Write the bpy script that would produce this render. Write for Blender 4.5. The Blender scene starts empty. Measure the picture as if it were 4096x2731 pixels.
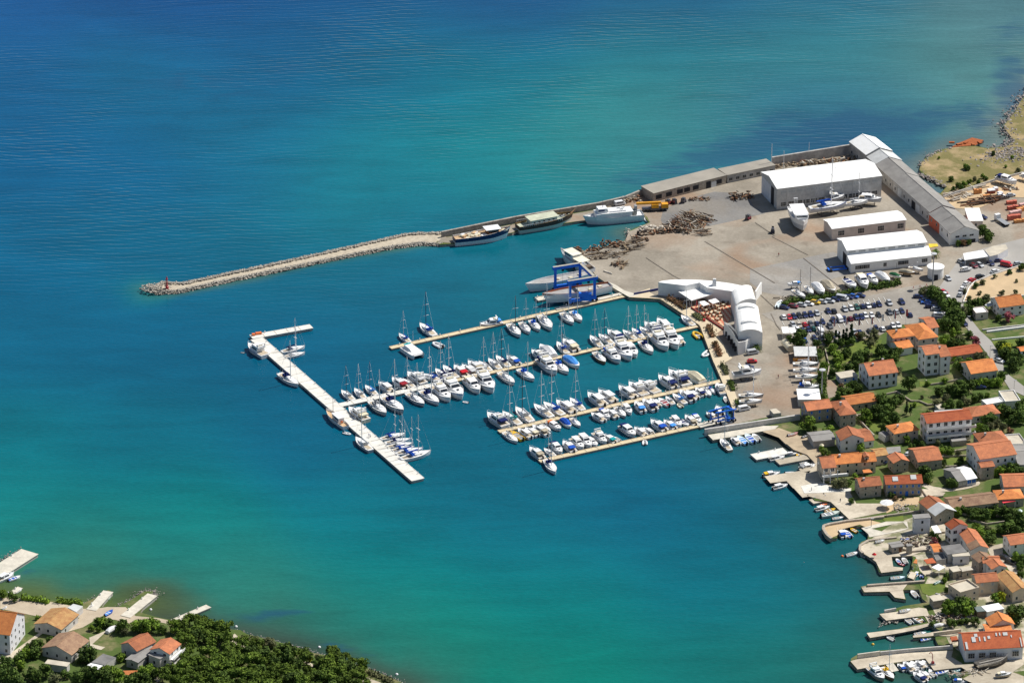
import bpy, math, random
import numpy as np
from mathutils import Vector, Matrix, noise
from mathutils.geometry import tessellate_polygon
random.seed(7)
PI = math.pi
SC = bpy.context.scene
COL = SC.collection
# ---------------- camera ----------------
FPX, TH, DC = 19000.0, math.radians(24.5), 1900.0
CAM = Vector((0, -DC*math.cos(TH), DC*math.sin(TH)))
cd = bpy.data.cameras.new('camera'); cam = bpy.data.objects.new('camera', cd); COL.objects.link(cam)
cd.sensor_width = 36; cd.lens = 36*FPX/4096; cd.clip_start = 10; cd.clip_end = 20000
cam.location = CAM; cam.rotation_euler = (PI/2-TH, 0, 0); SC.camera = cam
# ---------------- sky and sun ----------------
SUN_EL = math.radians(52); SUN_AZ = math.atan2(0.50, 0.87)      # direction towards the sun in the ground plane
w = bpy.data.worlds.new('World'); SC.world = w; w.use_nodes = True
nt = w.node_tree; bg = nt.nodes['Background']
sk = nt.nodes.new('ShaderNodeTexSky'); sk.sky_type = 'NISHITA'; sk.sun_disc = False
sk.sun_elevation = SUN_EL; sk.sun_rotation = PI/2-SUN_AZ
nt.links.new(sk.outputs[0], bg.inputs[0]); bg.inputs[1].default_value = 0.07
sd = bpy.data.lights.new('sun', 'SUN'); sd.energy = 4.6; sd.angle = math.radians(0.53); sd.color = (1, .955, .88)
so = bpy.data.objects.new('sun', sd); COL.objects.link(so)
sv = Vector((math.cos(SUN_AZ)*math.cos(SUN_EL), math.sin(SUN_AZ)*math.cos(SUN_EL), math.sin(SUN_EL)))
so.rotation_euler = sv.to_track_quat('Z', 'Y').to_euler(); so.location = sv*500
SC.view_settings.view_transform = 'Standard'; SC.view_settings.look = 'None'
SC.view_settings.exposure = 0.25; SC.view_settings.gamma = 1
# ---------------- pixel -> place ----------------
FW = Vector((0, math.cos(TH), -math.sin(TH))); UPV = Vector((0, math.sin(TH), math.cos(TH)))
T = dict(A=(3000,500,3.92),B=(3500,500,3.919),C=(2500,700,3.92),D=(3000,900,3.92),E=(950,1150,3.92),F=(1550,1150,3.92),
 G=(2100,950,3.92),H=(2150,1250,3.92),I=(1300,1450,3.92),J=(1900,1500,3.92),K=(2500,1450,3.92),L=(2600,1050,3.92),
 M=(1720,700,2.6133),N=(3500,850,3.919),O=(3100,1200,4.612),P=(3596,1150,4.612),Q=(3050,1450,4.612),R=(3546,1450,4.238),
 S=(3000,1720,4.238),T=(3546,1780,4.238),U=(3200,2050,4.612),V=(3596,2100,4.612),W=(3350,2391,4.612),X=(3696,2411,4.9),
 Y=(0,2150,3.92),Z=(0,2400,4.704),a=(400,2350,3.92),b=(900,2431,3.36),c=(3796,50,2.613),d=(560,900,1.96),z=(0,0,1.0))
def px(t, x, y):
    o = T[t]; return (o[0]+x/o[2], o[1]+y/o[2])
def gp(p, h=0.0):
    d = FW + Vector((1,0,0))*((p[0]-2048)/FPX) + UPV*(-(p[1]-1365.5)/FPX)
    k = (h-CAM.z)/d.z
    v = CAM + d*k; v.z = h; return v
def g(t, x, y, h=0.0): return gp(px(t,x,y), h)
def proj(v):
    r = v-CAM; zc = r.dot(FW); return (2048+FPX*r.x/zc, 1365.5-FPX*r.dot(UPV)/zc)
def pts(s, h=1.2):
    """'T x y, x y, U x y' -> list of ground points"""
    out = []; t = 'z'
    for w_ in s.replace(',', ' , ').split(','):
        q = w_.split()
        if not q: continue
        if q[0].isalpha(): t = q[0]; q = q[1:]
        out.append(g(t, float(q[0]), float(q[1]), h))
    return out
# ---------------- materials ----------------
MC = {}
def srgb(hx):
    c = [int(hx[i:i+2],16)/255 for i in (0,2,4)]
    return tuple((x/12.92 if x <= .04045 else ((x+.055)/1.055)**2.4) for x in c)
def mat(name, col, rough=.75, var=.12, scale=.35, col2=None, bump=0, spec=.3, metal=0, detail=6, bs=None, objvar=0, thr=None):
    if name in MC: return MC[name]
    m = bpy.data.materials.new(name); m.use_nodes = True; n = m.node_tree; P = n.nodes['Principled BSDF']
    P.inputs['Roughness'].default_value = rough; P.inputs['Specular IOR Level'].default_value = spec
    P.inputs['Metallic'].default_value = metal
    ge = n.nodes.new('ShaderNodeNewGeometry')
    nz = n.nodes.new('ShaderNodeTexNoise'); nz.inputs['Scale'].default_value = scale; nz.inputs['Detail'].default_value = detail
    nz.inputs['Roughness'].default_value = .62
    n.links.new(ge.outputs['Position'], nz.inputs['Vector'])
    r = n.nodes.new('ShaderNodeValToRGB')
    a, b = (thr or (.3, .7))
    r.color_ramp.elements[0].position = a; r.color_ramp.elements[1].position = b
    c2 = col2 or tuple(c*(1-2*var) for c in col)
    c1 = col if col2 else tuple(min(1, c*(1+var)) for c in col)
    r.color_ramp.elements[0].color = (*c2, 1); r.color_ramp.elements[1].color = (*c1, 1)
    n.links.new(nz.outputs['Fac'], r.inputs[0]); last = r.outputs[0]
    if objvar:
        oi = n.nodes.new('ShaderNodeObjectInfo'); mr = n.nodes.new('ShaderNodeMapRange')
        mr.inputs[3].default_value = 1-objvar; mr.inputs[4].default_value = 1+objvar
        n.links.new(oi.outputs['Random'], mr.inputs[0])
        hs = n.nodes.new('ShaderNodeHueSaturation'); n.links.new(mr.outputs[0], hs.inputs['Value']); n.links.new(last, hs.inputs['Color']); last = hs.outputs[0]
    n.links.new(last, P.inputs['Base Color'])
    if bump:
        n2 = n.nodes.new('ShaderNodeTexNoise'); n2.inputs['Scale'].default_value = bs or scale*6; n2.inputs['Detail'].default_value = 4
        n.links.new(ge.outputs['Position'], n2.inputs['Vector'])
        bp = n.nodes.new('ShaderNodeBump'); bp.inputs['Distance'].default_value = bump
        n.links.new(n2.outputs['Fac'], bp.inputs['Height']); n.links.new(bp.outputs[0], P.inputs['Normal'])
    MC[name] = m; return m
def tile_mat(name, c1, c2, dark=.8):
    """roof tiles: courses run along local x, weathering by noise"""
    if name in MC: return MC[name]
    m = mat(name, c1, .85, scale=.5, col2=c2, objvar=.2, bump=0, thr=(.35,.65)); n = m.node_tree; P = n.nodes['Principled BSDF']
    tc = n.nodes.new('ShaderNodeTexCoord'); wv = n.nodes.new('ShaderNodeTexWave'); wv.wave_type = 'BANDS'; wv.bands_direction = 'X'
    wv.inputs['Scale'].default_value = .7; wv.inputs['Distortion'].default_value = .8
    n.links.new(tc.outputs['Object'], wv.inputs['Vector'])
    bp = n.nodes.new('ShaderNodeBump'); bp.inputs['Distance'].default_value = .05; bp.inputs['Strength'].default_value = .7
    n.links.new(wv.outputs['Fac'], bp.inputs['Height']); n.links.new(bp.outputs[0], P.inputs['Normal'])
    src = P.inputs['Base Color'].links[0].from_socket
    n3 = n.nodes.new('ShaderNodeTexNoise'); n3.inputs['Scale'].default_value = 3.5; n3.inputs['Detail'].default_value = 2
    n.links.new(tc.outputs['Object'], n3.inputs['Vector'])
    mx = n.nodes.new('ShaderNodeMix'); mx.data_type = 'RGBA'; mx.blend_type = 'MULTIPLY'; mx.inputs[0].default_value = 1
    rr = n.nodes.new('ShaderNodeValToRGB'); rr.color_ramp.elements[0].color = (dark,dark,dark,1); rr.color_ramp.elements[1].color = (1.0,1.0,1.0,1)
    rr.color_ramp.elements[0].position = .35; rr.color_ramp.elements[1].position = .6
    n.links.new(n3.outputs['Fac'], rr.inputs[0]); n.links.new(src, mx.inputs[6]); n.links.new(rr.outputs[0], mx.inputs[7])
    n.links.new(mx.outputs[2], P.inputs['Base Color'])
    return m
PAINT = dict(w=(.80,.80,.79), b=(.02,.09,.45), n=(.015,.025,.11), r=(.50,.02,.03), t=(.02,.30,.32), g=(.30,.31,.32), y=(.75,.45,.03),
 l=(.08,.30,.75), o=(.75,.17,.03), c=(.66,.60,.44), k=(.02,.02,.025), d=(.09,.09,.10), s=(.50,.51,.52), m=(.28,.025,.035), e=(.02,.14,.09),
 z=(.03,.13,.06), f=(.26,.17,.09), h=(.42,.37,.28), p=(.55,.30,.27), v=(.55,.62,.55), a=(.66,.80,.85))
CN = dict(w='white', b='blue', n='navy', r='red', t='teal', g='grey', y='yellow', l='light blue', o='orange', c='cream', k='black', d='dark grey',
 s='silver', m='dark red', e='green', z='green', f='brown', h='tan', p='pink', v='pale green', a='pale blue')
def paint(k, rough=.35): return mat('paint_'+CN[k].replace(' ','_')+('' if rough == .35 else '_%d' % int(rough*100)), PAINT[k], rough, var=.05, scale=1.5, spec=.5)
def cloth(k): return mat('canvas_'+CN[k].replace(' ','_'), tuple(min(.8,c*1.05) for c in PAINT[k]), .9, var=.12, scale=2.0, bump=.05, spec=.1)
GLASS = mat('window_glass', (.02,.028,.04), .08, var=.2, scale=.6, spec=.6)
TEAK = mat('teak_deck', (.50,.42,.31), .7, var=.15, scale=1.2)
DECK = mat('deck_gelcoat', (.74,.74,.72), .6, var=.08, scale=1.2)
ALU = mat('aluminium_mast', (.72,.72,.72), .5, var=.05)
RUB = mat('black_rubber', (.02,.02,.022), .8)
WOOD = mat('weathered_timber', (.34,.26,.19), .9, col2=(.14,.10,.075), scale=1.5)
CONC = mat('pale_concrete', (.60,.56,.47), .9, var=.12, scale=.45, bump=.02)
PONT = mat('pontoon_planks', (.62,.52,.34), .85, var=.12, scale=.8)
WHITEW = mat('white_render', (.80,.79,.76), .8, var=.05, scale=.4)
TRUNK = mat('bark', (.13,.09,.06), .95)
# ---------------- mesh helpers ----------------
class MB:
    def __init__(s): s.v = []; s.f = []
    def quad(s, *p):
        i = len(s.v); s.v += [tuple(q) for q in p]; s.f.append(tuple(range(i, i+len(p)))); return s
    def box(s, x0, x1, y0, y1, z0, z1, tx=1, ty=1):
        cx, cy = (x0+x1)/2, (y0+y1)/2
        i = len(s.v)
        s.v += [(x0,y0,z0),(x1,y0,z0),(x1,y1,z0),(x0,y1,z0)]
        s.v += [(cx+(x-cx)*tx, cy+(y-cy)*ty, z1) for x,y in ((x0,y0),(x1,y0),(x1,y1),(x0,y1))]
        s.f += [tuple(i+k for k in q) for q in ((3,2,1,0),(4,5,6,7),(0,1,5,4),(1,2,6,5),(2,3,7,6),(3,0,4,7))]; return s
    def prism(s, poly, z0, z1, top=True, bottom=False):
        n = len(poly); i = len(s.v)
        if sum(poly[k][0]*poly[(k+1)%n][1]-poly[(k+1)%n][0]*poly[k][1] for k in range(n)) < 0: poly = poly[::-1]
        s.v += [(p[0],p[1],z0) for p in poly]+[(p[0],p[1],z1) for p in poly]
        for k in range(n):
            l = (k+1) % n; s.f.append((i+k,i+l,i+n+l,i+n+k))
        tr = tessellate_polygon([[Vector((p[0],p[1],0)) for p in poly]])
        for t_ in tr:
            a,b,c = (poly[q] for q in t_)
            if (b[0]-a[0])*(c[1]-a[1])-(c[0]-a[0])*(b[1]-a[1]) < 0: t_ = t_[::-1]
            if top: s.f.append(tuple(i+n+q for q in t_))
            if bottom: s.f.append(tuple(i+q for q in t_[::-1]))
        return s
    def tube(s, a, b, r0, r1=None, n=6, cap=True):
        a = Vector(a); b = Vector(b); r1 = r0 if r1 is None else r1
        d = (b-a).normalized(); u = d.orthogonal().normalized(); w_ = d.cross(u); i = len(s.v)
        for c,r in ((a,r0),(b,r1)):
            for k in range(n):
                t_ = 2*PI*k/n; s.v.append(tuple(c+u*(r*math.cos(t_))+w_*(r*math.sin(t_))))
        for k in range(n):
            l = (k+1)%n; s.f.append((i+k,i+l,i+n+l,i+n+k))
        if cap: s.f.append(tuple(i+n+k for k in range(n))); s.f.append(tuple(i+k for k in range(n))[::-1])
        return s
    def loft(s, secs, close=False, caps=True):
        i = len(s.v); n = len(secs[0])
        for q in secs: s.v += [tuple(p) for p in q]
        for j in range(len(secs)-1):
            for k in range(n if close else n-1):
                l = (k+1)%n; s.f.append((i+j*n+k, i+j*n+l, i+(j+1)*n+l, i+(j+1)*n+k))
        if caps:
            s.f.append(tuple(i+k for k in range(n))[::-1]); s.f.append(tuple(i+(len(secs)-1)*n+k for k in range(n)))
        return s
    def lathe(s, prof, n=12, c=(0,0)):
        return s.loft([[(c[0]+r*math.cos(2*PI*k/n), c[1]+r*math.sin(2*PI*k/n), z) for k in range(n)] for r,z in prof], True)
    def mesh(s, name, m, smooth=False):
        me = bpy.data.meshes.new(name); me.from_pydata(s.v, [], s.f)
        if m: me.materials.append(m)
        if smooth:
            me.polygons.foreach_set('use_smooth', [True]*len(me.polygons))
        me.update(); return me
def ob(name, me, parent=None, loc=(0,0,0), rz=0, sc=1, **k):
    o = bpy.data.objects.new(name, me); COL.objects.link(o)
    o.location = loc; o.rotation_euler = (0,0,rz); o.scale = (sc,)*3 if not isinstance(sc, (tuple,list)) else sc
    if parent: o.parent = parent
    for a,b in k.items():
        if b: o[{'label':'label','cat':'category','group':'group','kind':'kind'}[a]] = b
    return o
def struct(name, mb, m): return ob(name, mb.mesh(name, m), kind='structure')
ORD = 'first second third fourth fifth sixth seventh eighth ninth tenth eleventh twelfth thirteenth fourteenth fifteenth sixteenth seventeenth eighteenth nineteenth twentieth'.split()
ORD += ['twenty-'+q for q in ORD[:9]]+['thirtieth']+['thirty-'+q for q in ORD[:9]]+['fortieth']+['forty-'+q for q in ORD[:9]]+['fiftieth']
USED = {}
def uniq(l):
    USED[l] = USED.get(l, 0)+1
    return l
ZL = 1.2
# ================= land, water, paving =================
_lv = {}
def sheet(name, s, lvl, m, kind='structure'):
    _lv[lvl] = _lv.get(lvl,0)+1; p = pts(s, ZL+lvl*.03+_lv[lvl]*.0021); mb = MB(); n = len(p)
    mb.v = [tuple(q) for q in p]
    for t_ in tessellate_polygon([[Vector((q.x,q.y,0)) for q in p]]):
        a,b,c = (p[q] for q in t_)
        if (b.x-a.x)*(c.y-a.y)-(c.x-a.x)*(b.y-a.y) < 0: t_ = t_[::-1]
        mb.f.append(tuple(t_))
    return ob(name, mb.mesh(name, m), kind=kind)
MAIN = ('z 9000 250,4180 330,4096 389,4079 410,4060 448,4033 479,4014 505,4033 532,4056 563,4026 586,3949 593,3892 582,3801 589,3760 600,3722 622,3700 634,3686 650,3677 679,3690 695,'
 '3717 707,3755 730,3788 745,3762 772,3735 775,3700 745,3660 705,3620 660,3575 618,3530 590,3500 578,3465 575,3398 612,3300 632,3200 648,3089 668,2900 705,2700 745,2575 772,'
 '2480 810,2393 836,2250 860,2100 886,1900 926,1766 951,1745 968,1760 978,1812 974,1900 956,2049 932,2068 922,2286 890,2332 880,2430 868,2573 853,2583 872,2596 890,2540 912,2515 925,2518 938,'
 '2500 962,2419 985,2319 1007,2335 1040,2352 1062,2372 1085,2386 1105,2442 1144,2488 1174,2518 1190,2638 1197,2728 1256,2796 1302,2801 1312,2855 1452,2883 1513,2923 1618,2931 1643,2938 1690,2816 1720,'
 '2832 1738,2852 1759,3000 1735,3100 1715,3104 1719,3124 1749,3143 1771,3175 1795,3230 1815,3262 1850,3262 1895,3200 1930,3245 1985,3260 2000,3323 2007,3396 2077,3330 2090,3296 2094,3293 2120,3300 2140,3325 2152,3348 2150,3350 2125,3395 2100,'
 '3454 2104,3473 2134,3471 2156,3445 2166,3436 2180,3441 2202,3455 2212,3469 2221,3503 2245,3512 2270,3516 2284,3525 2290,3612 2280,3610 2267,3573 2265,3566 2226,3647 2221,3652 2232,'
 '3642 2280,3628 2308,3655 2318,3668 2290,3698 2290,3698 2319,3560 2332,3470 2338,3443 2345,3455 2368,3558 2366,3579 2390,3624 2397,3613 2358,3676 2356,3689 2393,3709 2408,3617 2421,3580 2432,3518 2455,'
 '3535 2470,3545 2480,3640 2463,3690 2470,3708 2486,3640 2502,3590 2514,3468 2530,3480 2550,3600 2524,3723 2500,3762 2521,3655 2542,3652 2550,3742 2545,3742 2556,3753 2577,3784 2580,3520 2600,3430 2616,'
 '3404 2632,3402 2648,3430 2675,3560 2655,3701 2632,3736 2679,3849 2664,3892 2666,3860 2690,3839 2697,3851 2715,3888 2715,3905 2740,3960 3400,9000 3400')
LEFT = ('z -3000 2150,-400 2310,-100 2345,0 2366,77 2378,199 2400,332 2412,383 2388,432 2358,444 2362,405 2425,440 2428,472 2425,520 2400,561 2374,579 2363,612 2363,604 2401,575 2425,560 2447,'
 '630 2467,681 2477,770 2480,859 2511,961 2518,989 2535,1060 2552,1168 2580,1257 2610,1346 2627,1410 2650,1474 2672,1530 2695,1584 2717,1640 2745,2100 3300,-3000 3400')
DRY = mat('dry_scrub_ground', (.41,.30,.17), .95, col2=(.17,.15,.055), scale=.09, detail=9, bump=.25, bs=.6, thr=(.46,.66))
GARD = mat('garden_ground', (.25,.20,.11), .95, col2=(.07,.11,.022), scale=.13, detail=9, bump=.25, bs=.7, thr=(.48,.74))
for nm, s, mm in (('land', MAIN, GARD), ('shore_land', LEFT, GARD)):
    struct(nm, MB().prism([(q.x,q.y) for q in pts(s)], ZL-.25, ZL), mm)
    sh_ = MB().prism([(q.x,q.y) for q in pts(s)], -4, ZL-.25, False)
    struct('shore_bank', sh_, mat('bank_stone', (.44,.40,.33), .95, col2=(.19,.17,.14), scale=.8, bump=.1))
def stained(name, c1, c2, c3, s1=.045, t3=(.56,.68)):
    m = mat(name, c1, .95, col2=c2, scale=s1, detail=11, thr=(.40,.60)); n = m.node_tree; P = n.nodes['Principled BSDF']
    src = P.inputs['Base Color'].links[0].from_socket; ge = n.nodes.new('ShaderNodeNewGeometry')
    for sc, th, cc, bt in ((.022,t3,c3,'MIX'),(.9,(.30,.62),(.80,.79,.77),'MULTIPLY'),(.11,(.60,.70),(.78,.76,.74),'MULTIPLY')):
        q = n.nodes.new('ShaderNodeTexNoise'); q.inputs['Scale'].default_value = sc; q.inputs['Detail'].default_value = 9; q.inputs['Distortion'].default_value = .6; n.links.new(ge.outputs['Position'], q.inputs['Vector'])
        r = n.nodes.new('ShaderNodeMapRange'); r.inputs[1].default_value, r.inputs[2].default_value = th; r.inputs[4].default_value = .75; n.links.new(q.outputs['Fac'], r.inputs[0])
        x = n.nodes.new('ShaderNodeMix'); x.data_type = 'RGBA'; x.blend_type = bt; n.links.new(r.outputs[0], x.inputs[0]); n.links.new(src, x.inputs[6]); x.inputs[7].default_value = (*cc,1); src = x.outputs[2]
    n.links.new(src, P.inputs['Base Color']); return m
YARD = stained('yard_concrete', (.37,.33,.27), (.265,.235,.19), (.31,.205,.135), t3=(.50,.64))
ASPH = stained('asphalt', (.24,.235,.225), (.185,.18,.175), (.26,.23,.19))
ROADM = mat('road_surface', (.36,.345,.32), .95, col2=(.30,.285,.26), scale=.08, detail=9)
SAND = mat('bare_earth', (.58,.43,.26), .95, col2=(.44,.33,.20), scale=.12, detail=9, bump=.1)
STONE = stained('pale_stone_paving', (.64,.57,.45), (.46,.40,.31), (.40,.35,.27), .1)
LAWN = mat('lawn', (.155,.185,.035), .95, col2=(.075,.125,.018), scale=.2, detail=8, bump=.1)
WHT = mat('white_painted_concrete', (.70,.685,.63), .85, col2=(.58,.56,.50), scale=.35, thr=(.3,.6))
sheet('dry_ground', 'z 4500 250,4180 330,4096 391,4079 412,4060 450,4033 481,4014 507,4033 532,4056 563,4026 588,3949 595,3892 584,3801 591,3722 624,3686 652,3679 679,3717 709,3755 732,3788 747,3764 774,3770 783,4096 689,4500 600', 1, DRY)
sheet('yard', 'z 3398 614,3300 634,3089 670,2900 707,2575 774,2393 838,2100 888,1766 953,1748 968,1812 972,2049 930,2068 920,2286 888,2573 852,2590 870,2600 890,2545 914,2517 926,2500 964,2419 986,2321 1008,2352 1062,2386 1105,2442 1144,2488 1173,2518 1189,2638 1196,2728 1255,2796 1301,2801 1311,'
 '2855 1451,2883 1512,2923 1617,2931 1642,2938 1690,2816 1720,2900 1702,3085 1665,3200 1660,3205 1560,3270 1500,3290 1400,3306 1371,3421 1362,3523 1334,3596 1300,3724 1290,3834 1302,3852 1306,3869 1258,3847 1208,3872 1156,3908 1115,4096 1054,4500 980,4500 620,4096 690,3770 784,3755 772,3700 745,3620 660,3530 590,3465 577', 2, YARD)
sheet('asphalt_patch', 'C 600 540,1000 370,1400 262,1800 290,2010 300,1960 400,2020 500,2200 600,1700 720,1330 800,1000 800,600 790,560 700', 3, ASPH)
sheet('dark_hardstanding', 'D 0 690,400 610,1310 420,1560 560,1600 760,1300 840,700 1150,200 1050,0 900', 3, stained('worn_grey_concrete', (.345,.325,.295), (.26,.25,.235), (.29,.25,.20)))
sheet('car_park', 'D 180 1390,440 1330,1000 1270,1800 1120,2352 1010,N 0 1260,700 1130,1000 1180,1400 1390,P 1100 640,590 612,0 690,O 1950 640,1480 760,950 780,500 860,300 800,60 480,0 420', 4, stained('car_park_surface', (.36,.33,.285), (.28,.26,.23), (.31,.27,.22)))
sheet('access_road', 'N 1000 1180,1200 900,1400 640,2336 400,2336 790,1780 980,1540 1070,1460 1160,1370 1330,P 1160 270,1260 500,1500 800,1700 980,1900 1300,R 2000 150,2331 400,2331 560,2090 450,P 1680 1300,1500 1060,1260 760,1100 600,1000 300', 5, ROADM)
sheet('earth_plot', 'N 1490 1160,1560 1080,1780 1000,2336 815,2700 700,2700 1290,2336 1290,1400 1390', 6, SAND)
sheet('timber_yard_ground', 'B 1070 1130,1560 960,2336 760,2700 700,2700 1150,2050 1130,1560 1330,1250 1300', 6, SAND)
sheet('promenade', 'G 1640 935,2110 960,L 160 565,500 795,770 975,795 1015,1000 1568,K 1395 0,1500 240,1660 650,1695 750,1900 760,1760 560,1620 180,1560 0,L 1290 1500,1050 1110,1130 1050,650 700,130 540,0 470,0 400,G 1700 880', 7, mat('promenade_paving', (.62,.53,.37), .9, col2=(.52,.43,.30), scale=.2, detail=6))
sheet('quay_strip', 'G 1340 762,1520 870,1640 935,1800 900,1560 830,1420 740,1300 690', 7, CONC)
sheet('beach', 'Q 0 1270,300 1200,850 1400,850 1480,430 1500,300 1380', 3, mat('beach_sand', (.50,.40,.27), .95, col2=(.33,.26,.18), scale=.3))
sheet('white_quay', 'K 1380 1212,2352 1040,Q 300 1160,0 1165,K 2200 985,1300 1130', 5, CONC)
sheet('village_quay', 'S 1130 560,1000 722,840 690,245 780,345 895,620 860,720 970,750 990,890 1140,1000 1120,1370 1215,1680 1505,1960 1450,2331 1380,2331 1240,1800 1240,1700 1060,1720 980,1350 930,1200 860,1180 700', 4, STONE)
sheet('white_terrace', 'S 860 945,1040 905,1270 905,1400 980,1640 960,1720 1015,1650 1045,1400 1045,1180 1060,920 1065', 6, WHT)
sheet('jetty_paving', 'U 440 230,560 190,900 130,1200 110,1560 200,1320 290,1180 250,1100 215,780 300,680 420,560 465,480 400', 5, SAND)
sheet('village_paving', 'U 1320 290,1900 170,2000 290,1850 340,1280 450,1260 390,1130 280,T 0 1290,350 1290,370 1400,200 1430,0 1480', 5, CONC)
sheet('village_terrace', 'U 1100 600,1250 560,1300 680,1640 730,1680 760,2300 640,2300 700,2060 790,1690 810,1720 990,1900 1010,1890 1060,1500 1105,1400 900,1240 790,1120 720', 6, STONE)
sheet('stone_landing', 'U 1120 1360,1500 1330,2000 1290,1900 1420,1650 1450,1180 1460,V 0 1150', 6, STONE)
sheet('shore_path_paving', 'W 775 290,1080 250,1500 170,1640 190,1740 430,1680 450,1600 320,900 410,830 350', 6, STONE)
sheet('jetty_top', 'W 540 640,1150 570,1400 520,1700 455,1720 500,1460 580,1150 640,600 730', 6, STONE)
sheet('jetty_walkway', 'W 1390 690,1780 620,2260 560,2280 640,2070 700,1800 690,1400 725', 6, STONE)
sheet('big_quay', 'W 240 1160,360 1120,1100 1020,2130 960,2100 1080,2300 1200,2300 1270,1780 1330,1620 1110,1030 1190,370 1310', 6, STONE)
sheet('boatyard_ground', 'X 640 1200,1000 1180,1560 1150,1900 1080,1960 1200,1740 1350,1960 1430,1960 1568,960 1568,760 1480,940 1380', 6, STONE)
sheet('slip', 'W 890 1225,1030 1195,1130 1330,1000 1360', 7, CONC)
sheet('lane', 'T 600 690,720 745,900 785,1100 780,1350 740,1560 680,1590 640,1560 600,1500 640,1300 700,1050 735,800 700,640 640', 4, STONE)
sheet('lane', 'T 560 880,620 740,720 745,900 785,1000 800,960 850,800 850,700 870', 4, STONE)
sheet('lane', 'V 1620 400,1910 330,1920 540,2060 600,2150 720,2306 1000,2306 1150,2140 980,1980 760,1700 590', 4, STONE)
sheet('sand_terrace', 'T 0 900,330 880,560 880,540 1000,320 1020,0 1150', 4, SAND)
sheet('lane', 'Q 1165 320,1320 320,1380 450,1340 620,1220 660,1180 480', 4, YARD)
for s in ('O 1260 840,1480 770,1980 730,1900 900,1880 1100,1760 1140,1420 1100,1230 1180,1240 1050,1420 960','Q 1870 1100,2306 1000,2306 1260,2080 1300','R 560 320,900 330,700 420,560 400','P 1700 980,2306 880,2306 1100,2050 1080,1800 1120','T 930 180,1390 180,1400 320,1100 350,940 300','R 380 640,800 650,640 720,380 760','V 380 1080,850 1060,870 1200,560 1300,430 1240','U 1500 100,1900 40,1920 150,1600 190','N 1370 1390,1600 1300,1640 1330,1480 1480','T 1950 1300,2331 1250,2331 1440,2080 1400'):
    sheet('grass', s, 3, LAWN)
for s in ('Y 0 930,400 950,780 1000,1100 1060,1310 1110,1560 1100,1700 1080,1560 1250,1300 1400,960 1500,1250 1250,700 1250,0 1110','a 100 300,400 300,560 440,900 470,1100 510,1050 560,700 480,450 560,250 500,0 470,0 400'):
    sheet('shore_track', s, 2, mat('shore_track_gravel', (.52,.44,.33), .95, col2=(.38,.31,.225), scale=.15, detail=9, bump=.08))
for s in ('Z 190 1000,800 560,830 600,540 820,160 1150,0 1200,0 1030','a 840 1420,1300 1150,1340 1180,900 1480','Z 1680 700,2010 560,2200 450,2100 480,1960 620,1740 820,1980 880,1900 930,1700 880','b 40 420,130 340,170 380,120 440,280 520,460 560,700 680,620 700,440 640,240 560','b 1080 705,1230 770,1240 810,1180 800,1060 720','b 1730 870,2100 1000,2300 1090,2000 1090,1740 920'):
    sheet('footpath', s, 3, STONE)
sheet('beach', 'z 3146 1774,3175 1798,3228 1818,3259 1850,3259 1893,3215 1922,3245 1906,3335 1892,3335 1830,3290 1790,3236 1762,3165 1762', 2, MC.get('beach_sand') or STONE)
sheet('stone_landing', 'z 3446 2348,3457 2366,3558 2364,3580 2388,3621 2394,3611 2357,3600 2338,3560 2335', 4, STONE)
sheet('stone_landing', 'z 3644 2284,3631 2307,3655 2316,3667 2290', 4, STONE)
sheet('village_yards', 'z 3490 2150,3560 2100,3700 2050,3760 2060,3800 2140,3900 2220,3990 2330,4096 2400,4300 2450,4300 2650,3960 2700,3800 2575,3772 2520,3735 2440,3712 2405,3695 2345,3712 2310,3680 2282,3662 2225,3580 2205,3510 2235,3480 2210,3450 2195,3480 2160', 1, mat('village_yard_ground', (.52,.46,.36), .95, col2=(.20,.20,.11), scale=.16, detail=9, bump=.15, bs=.8, thr=(.42,.56)))
# joints of the yard slabs, painted lines
JT = mat('tar_joint', (.23,.20,.165), .95)
def strip(name, s, wd, lvl, m, kind='structure'):
    p = pts(s, ZL+lvl*.03+.03); mb = MB()
    for a,b in zip(p, p[1:]):
        d = (b-a).normalized(); q = Vector((-d.y,d.x,0))*wd/2
        mb.quad(a-q, b-q, b+q, a+q)
    return ob(name, mb.mesh(name, m), kind=kind)
for s in ('C 330 1290,750 1568,L 480 260','C 1250 1035,2352 1690','C 2040 740,2352 950,D 350 180,910 465','D 840 515,1400 960','D 0 940,400 1300','D 330 1380,420 1568,O 100 545','D 1640 740,1660 900'):
    strip('slab_joint', s, .36, 8, JT)
LINE = mat('road_paint', (.7,.7,.66), .8)
k_ = 0
for x0,y0,x1,y1,n in ((1160,440,2300,260,12),(130,390,1000,260,7),(1250,60,2000,-60,9),(500,610,1000,560,5)):
    for i in range(n):
        x = x0+(x1-x0)*i/(n-1); y = y0+(y1-y0)*i/(n-1)
        strip('parking_line', 'O %f %f,%f %f' % (x,y,x+45,y+80), .2, 9, LINE)
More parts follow.
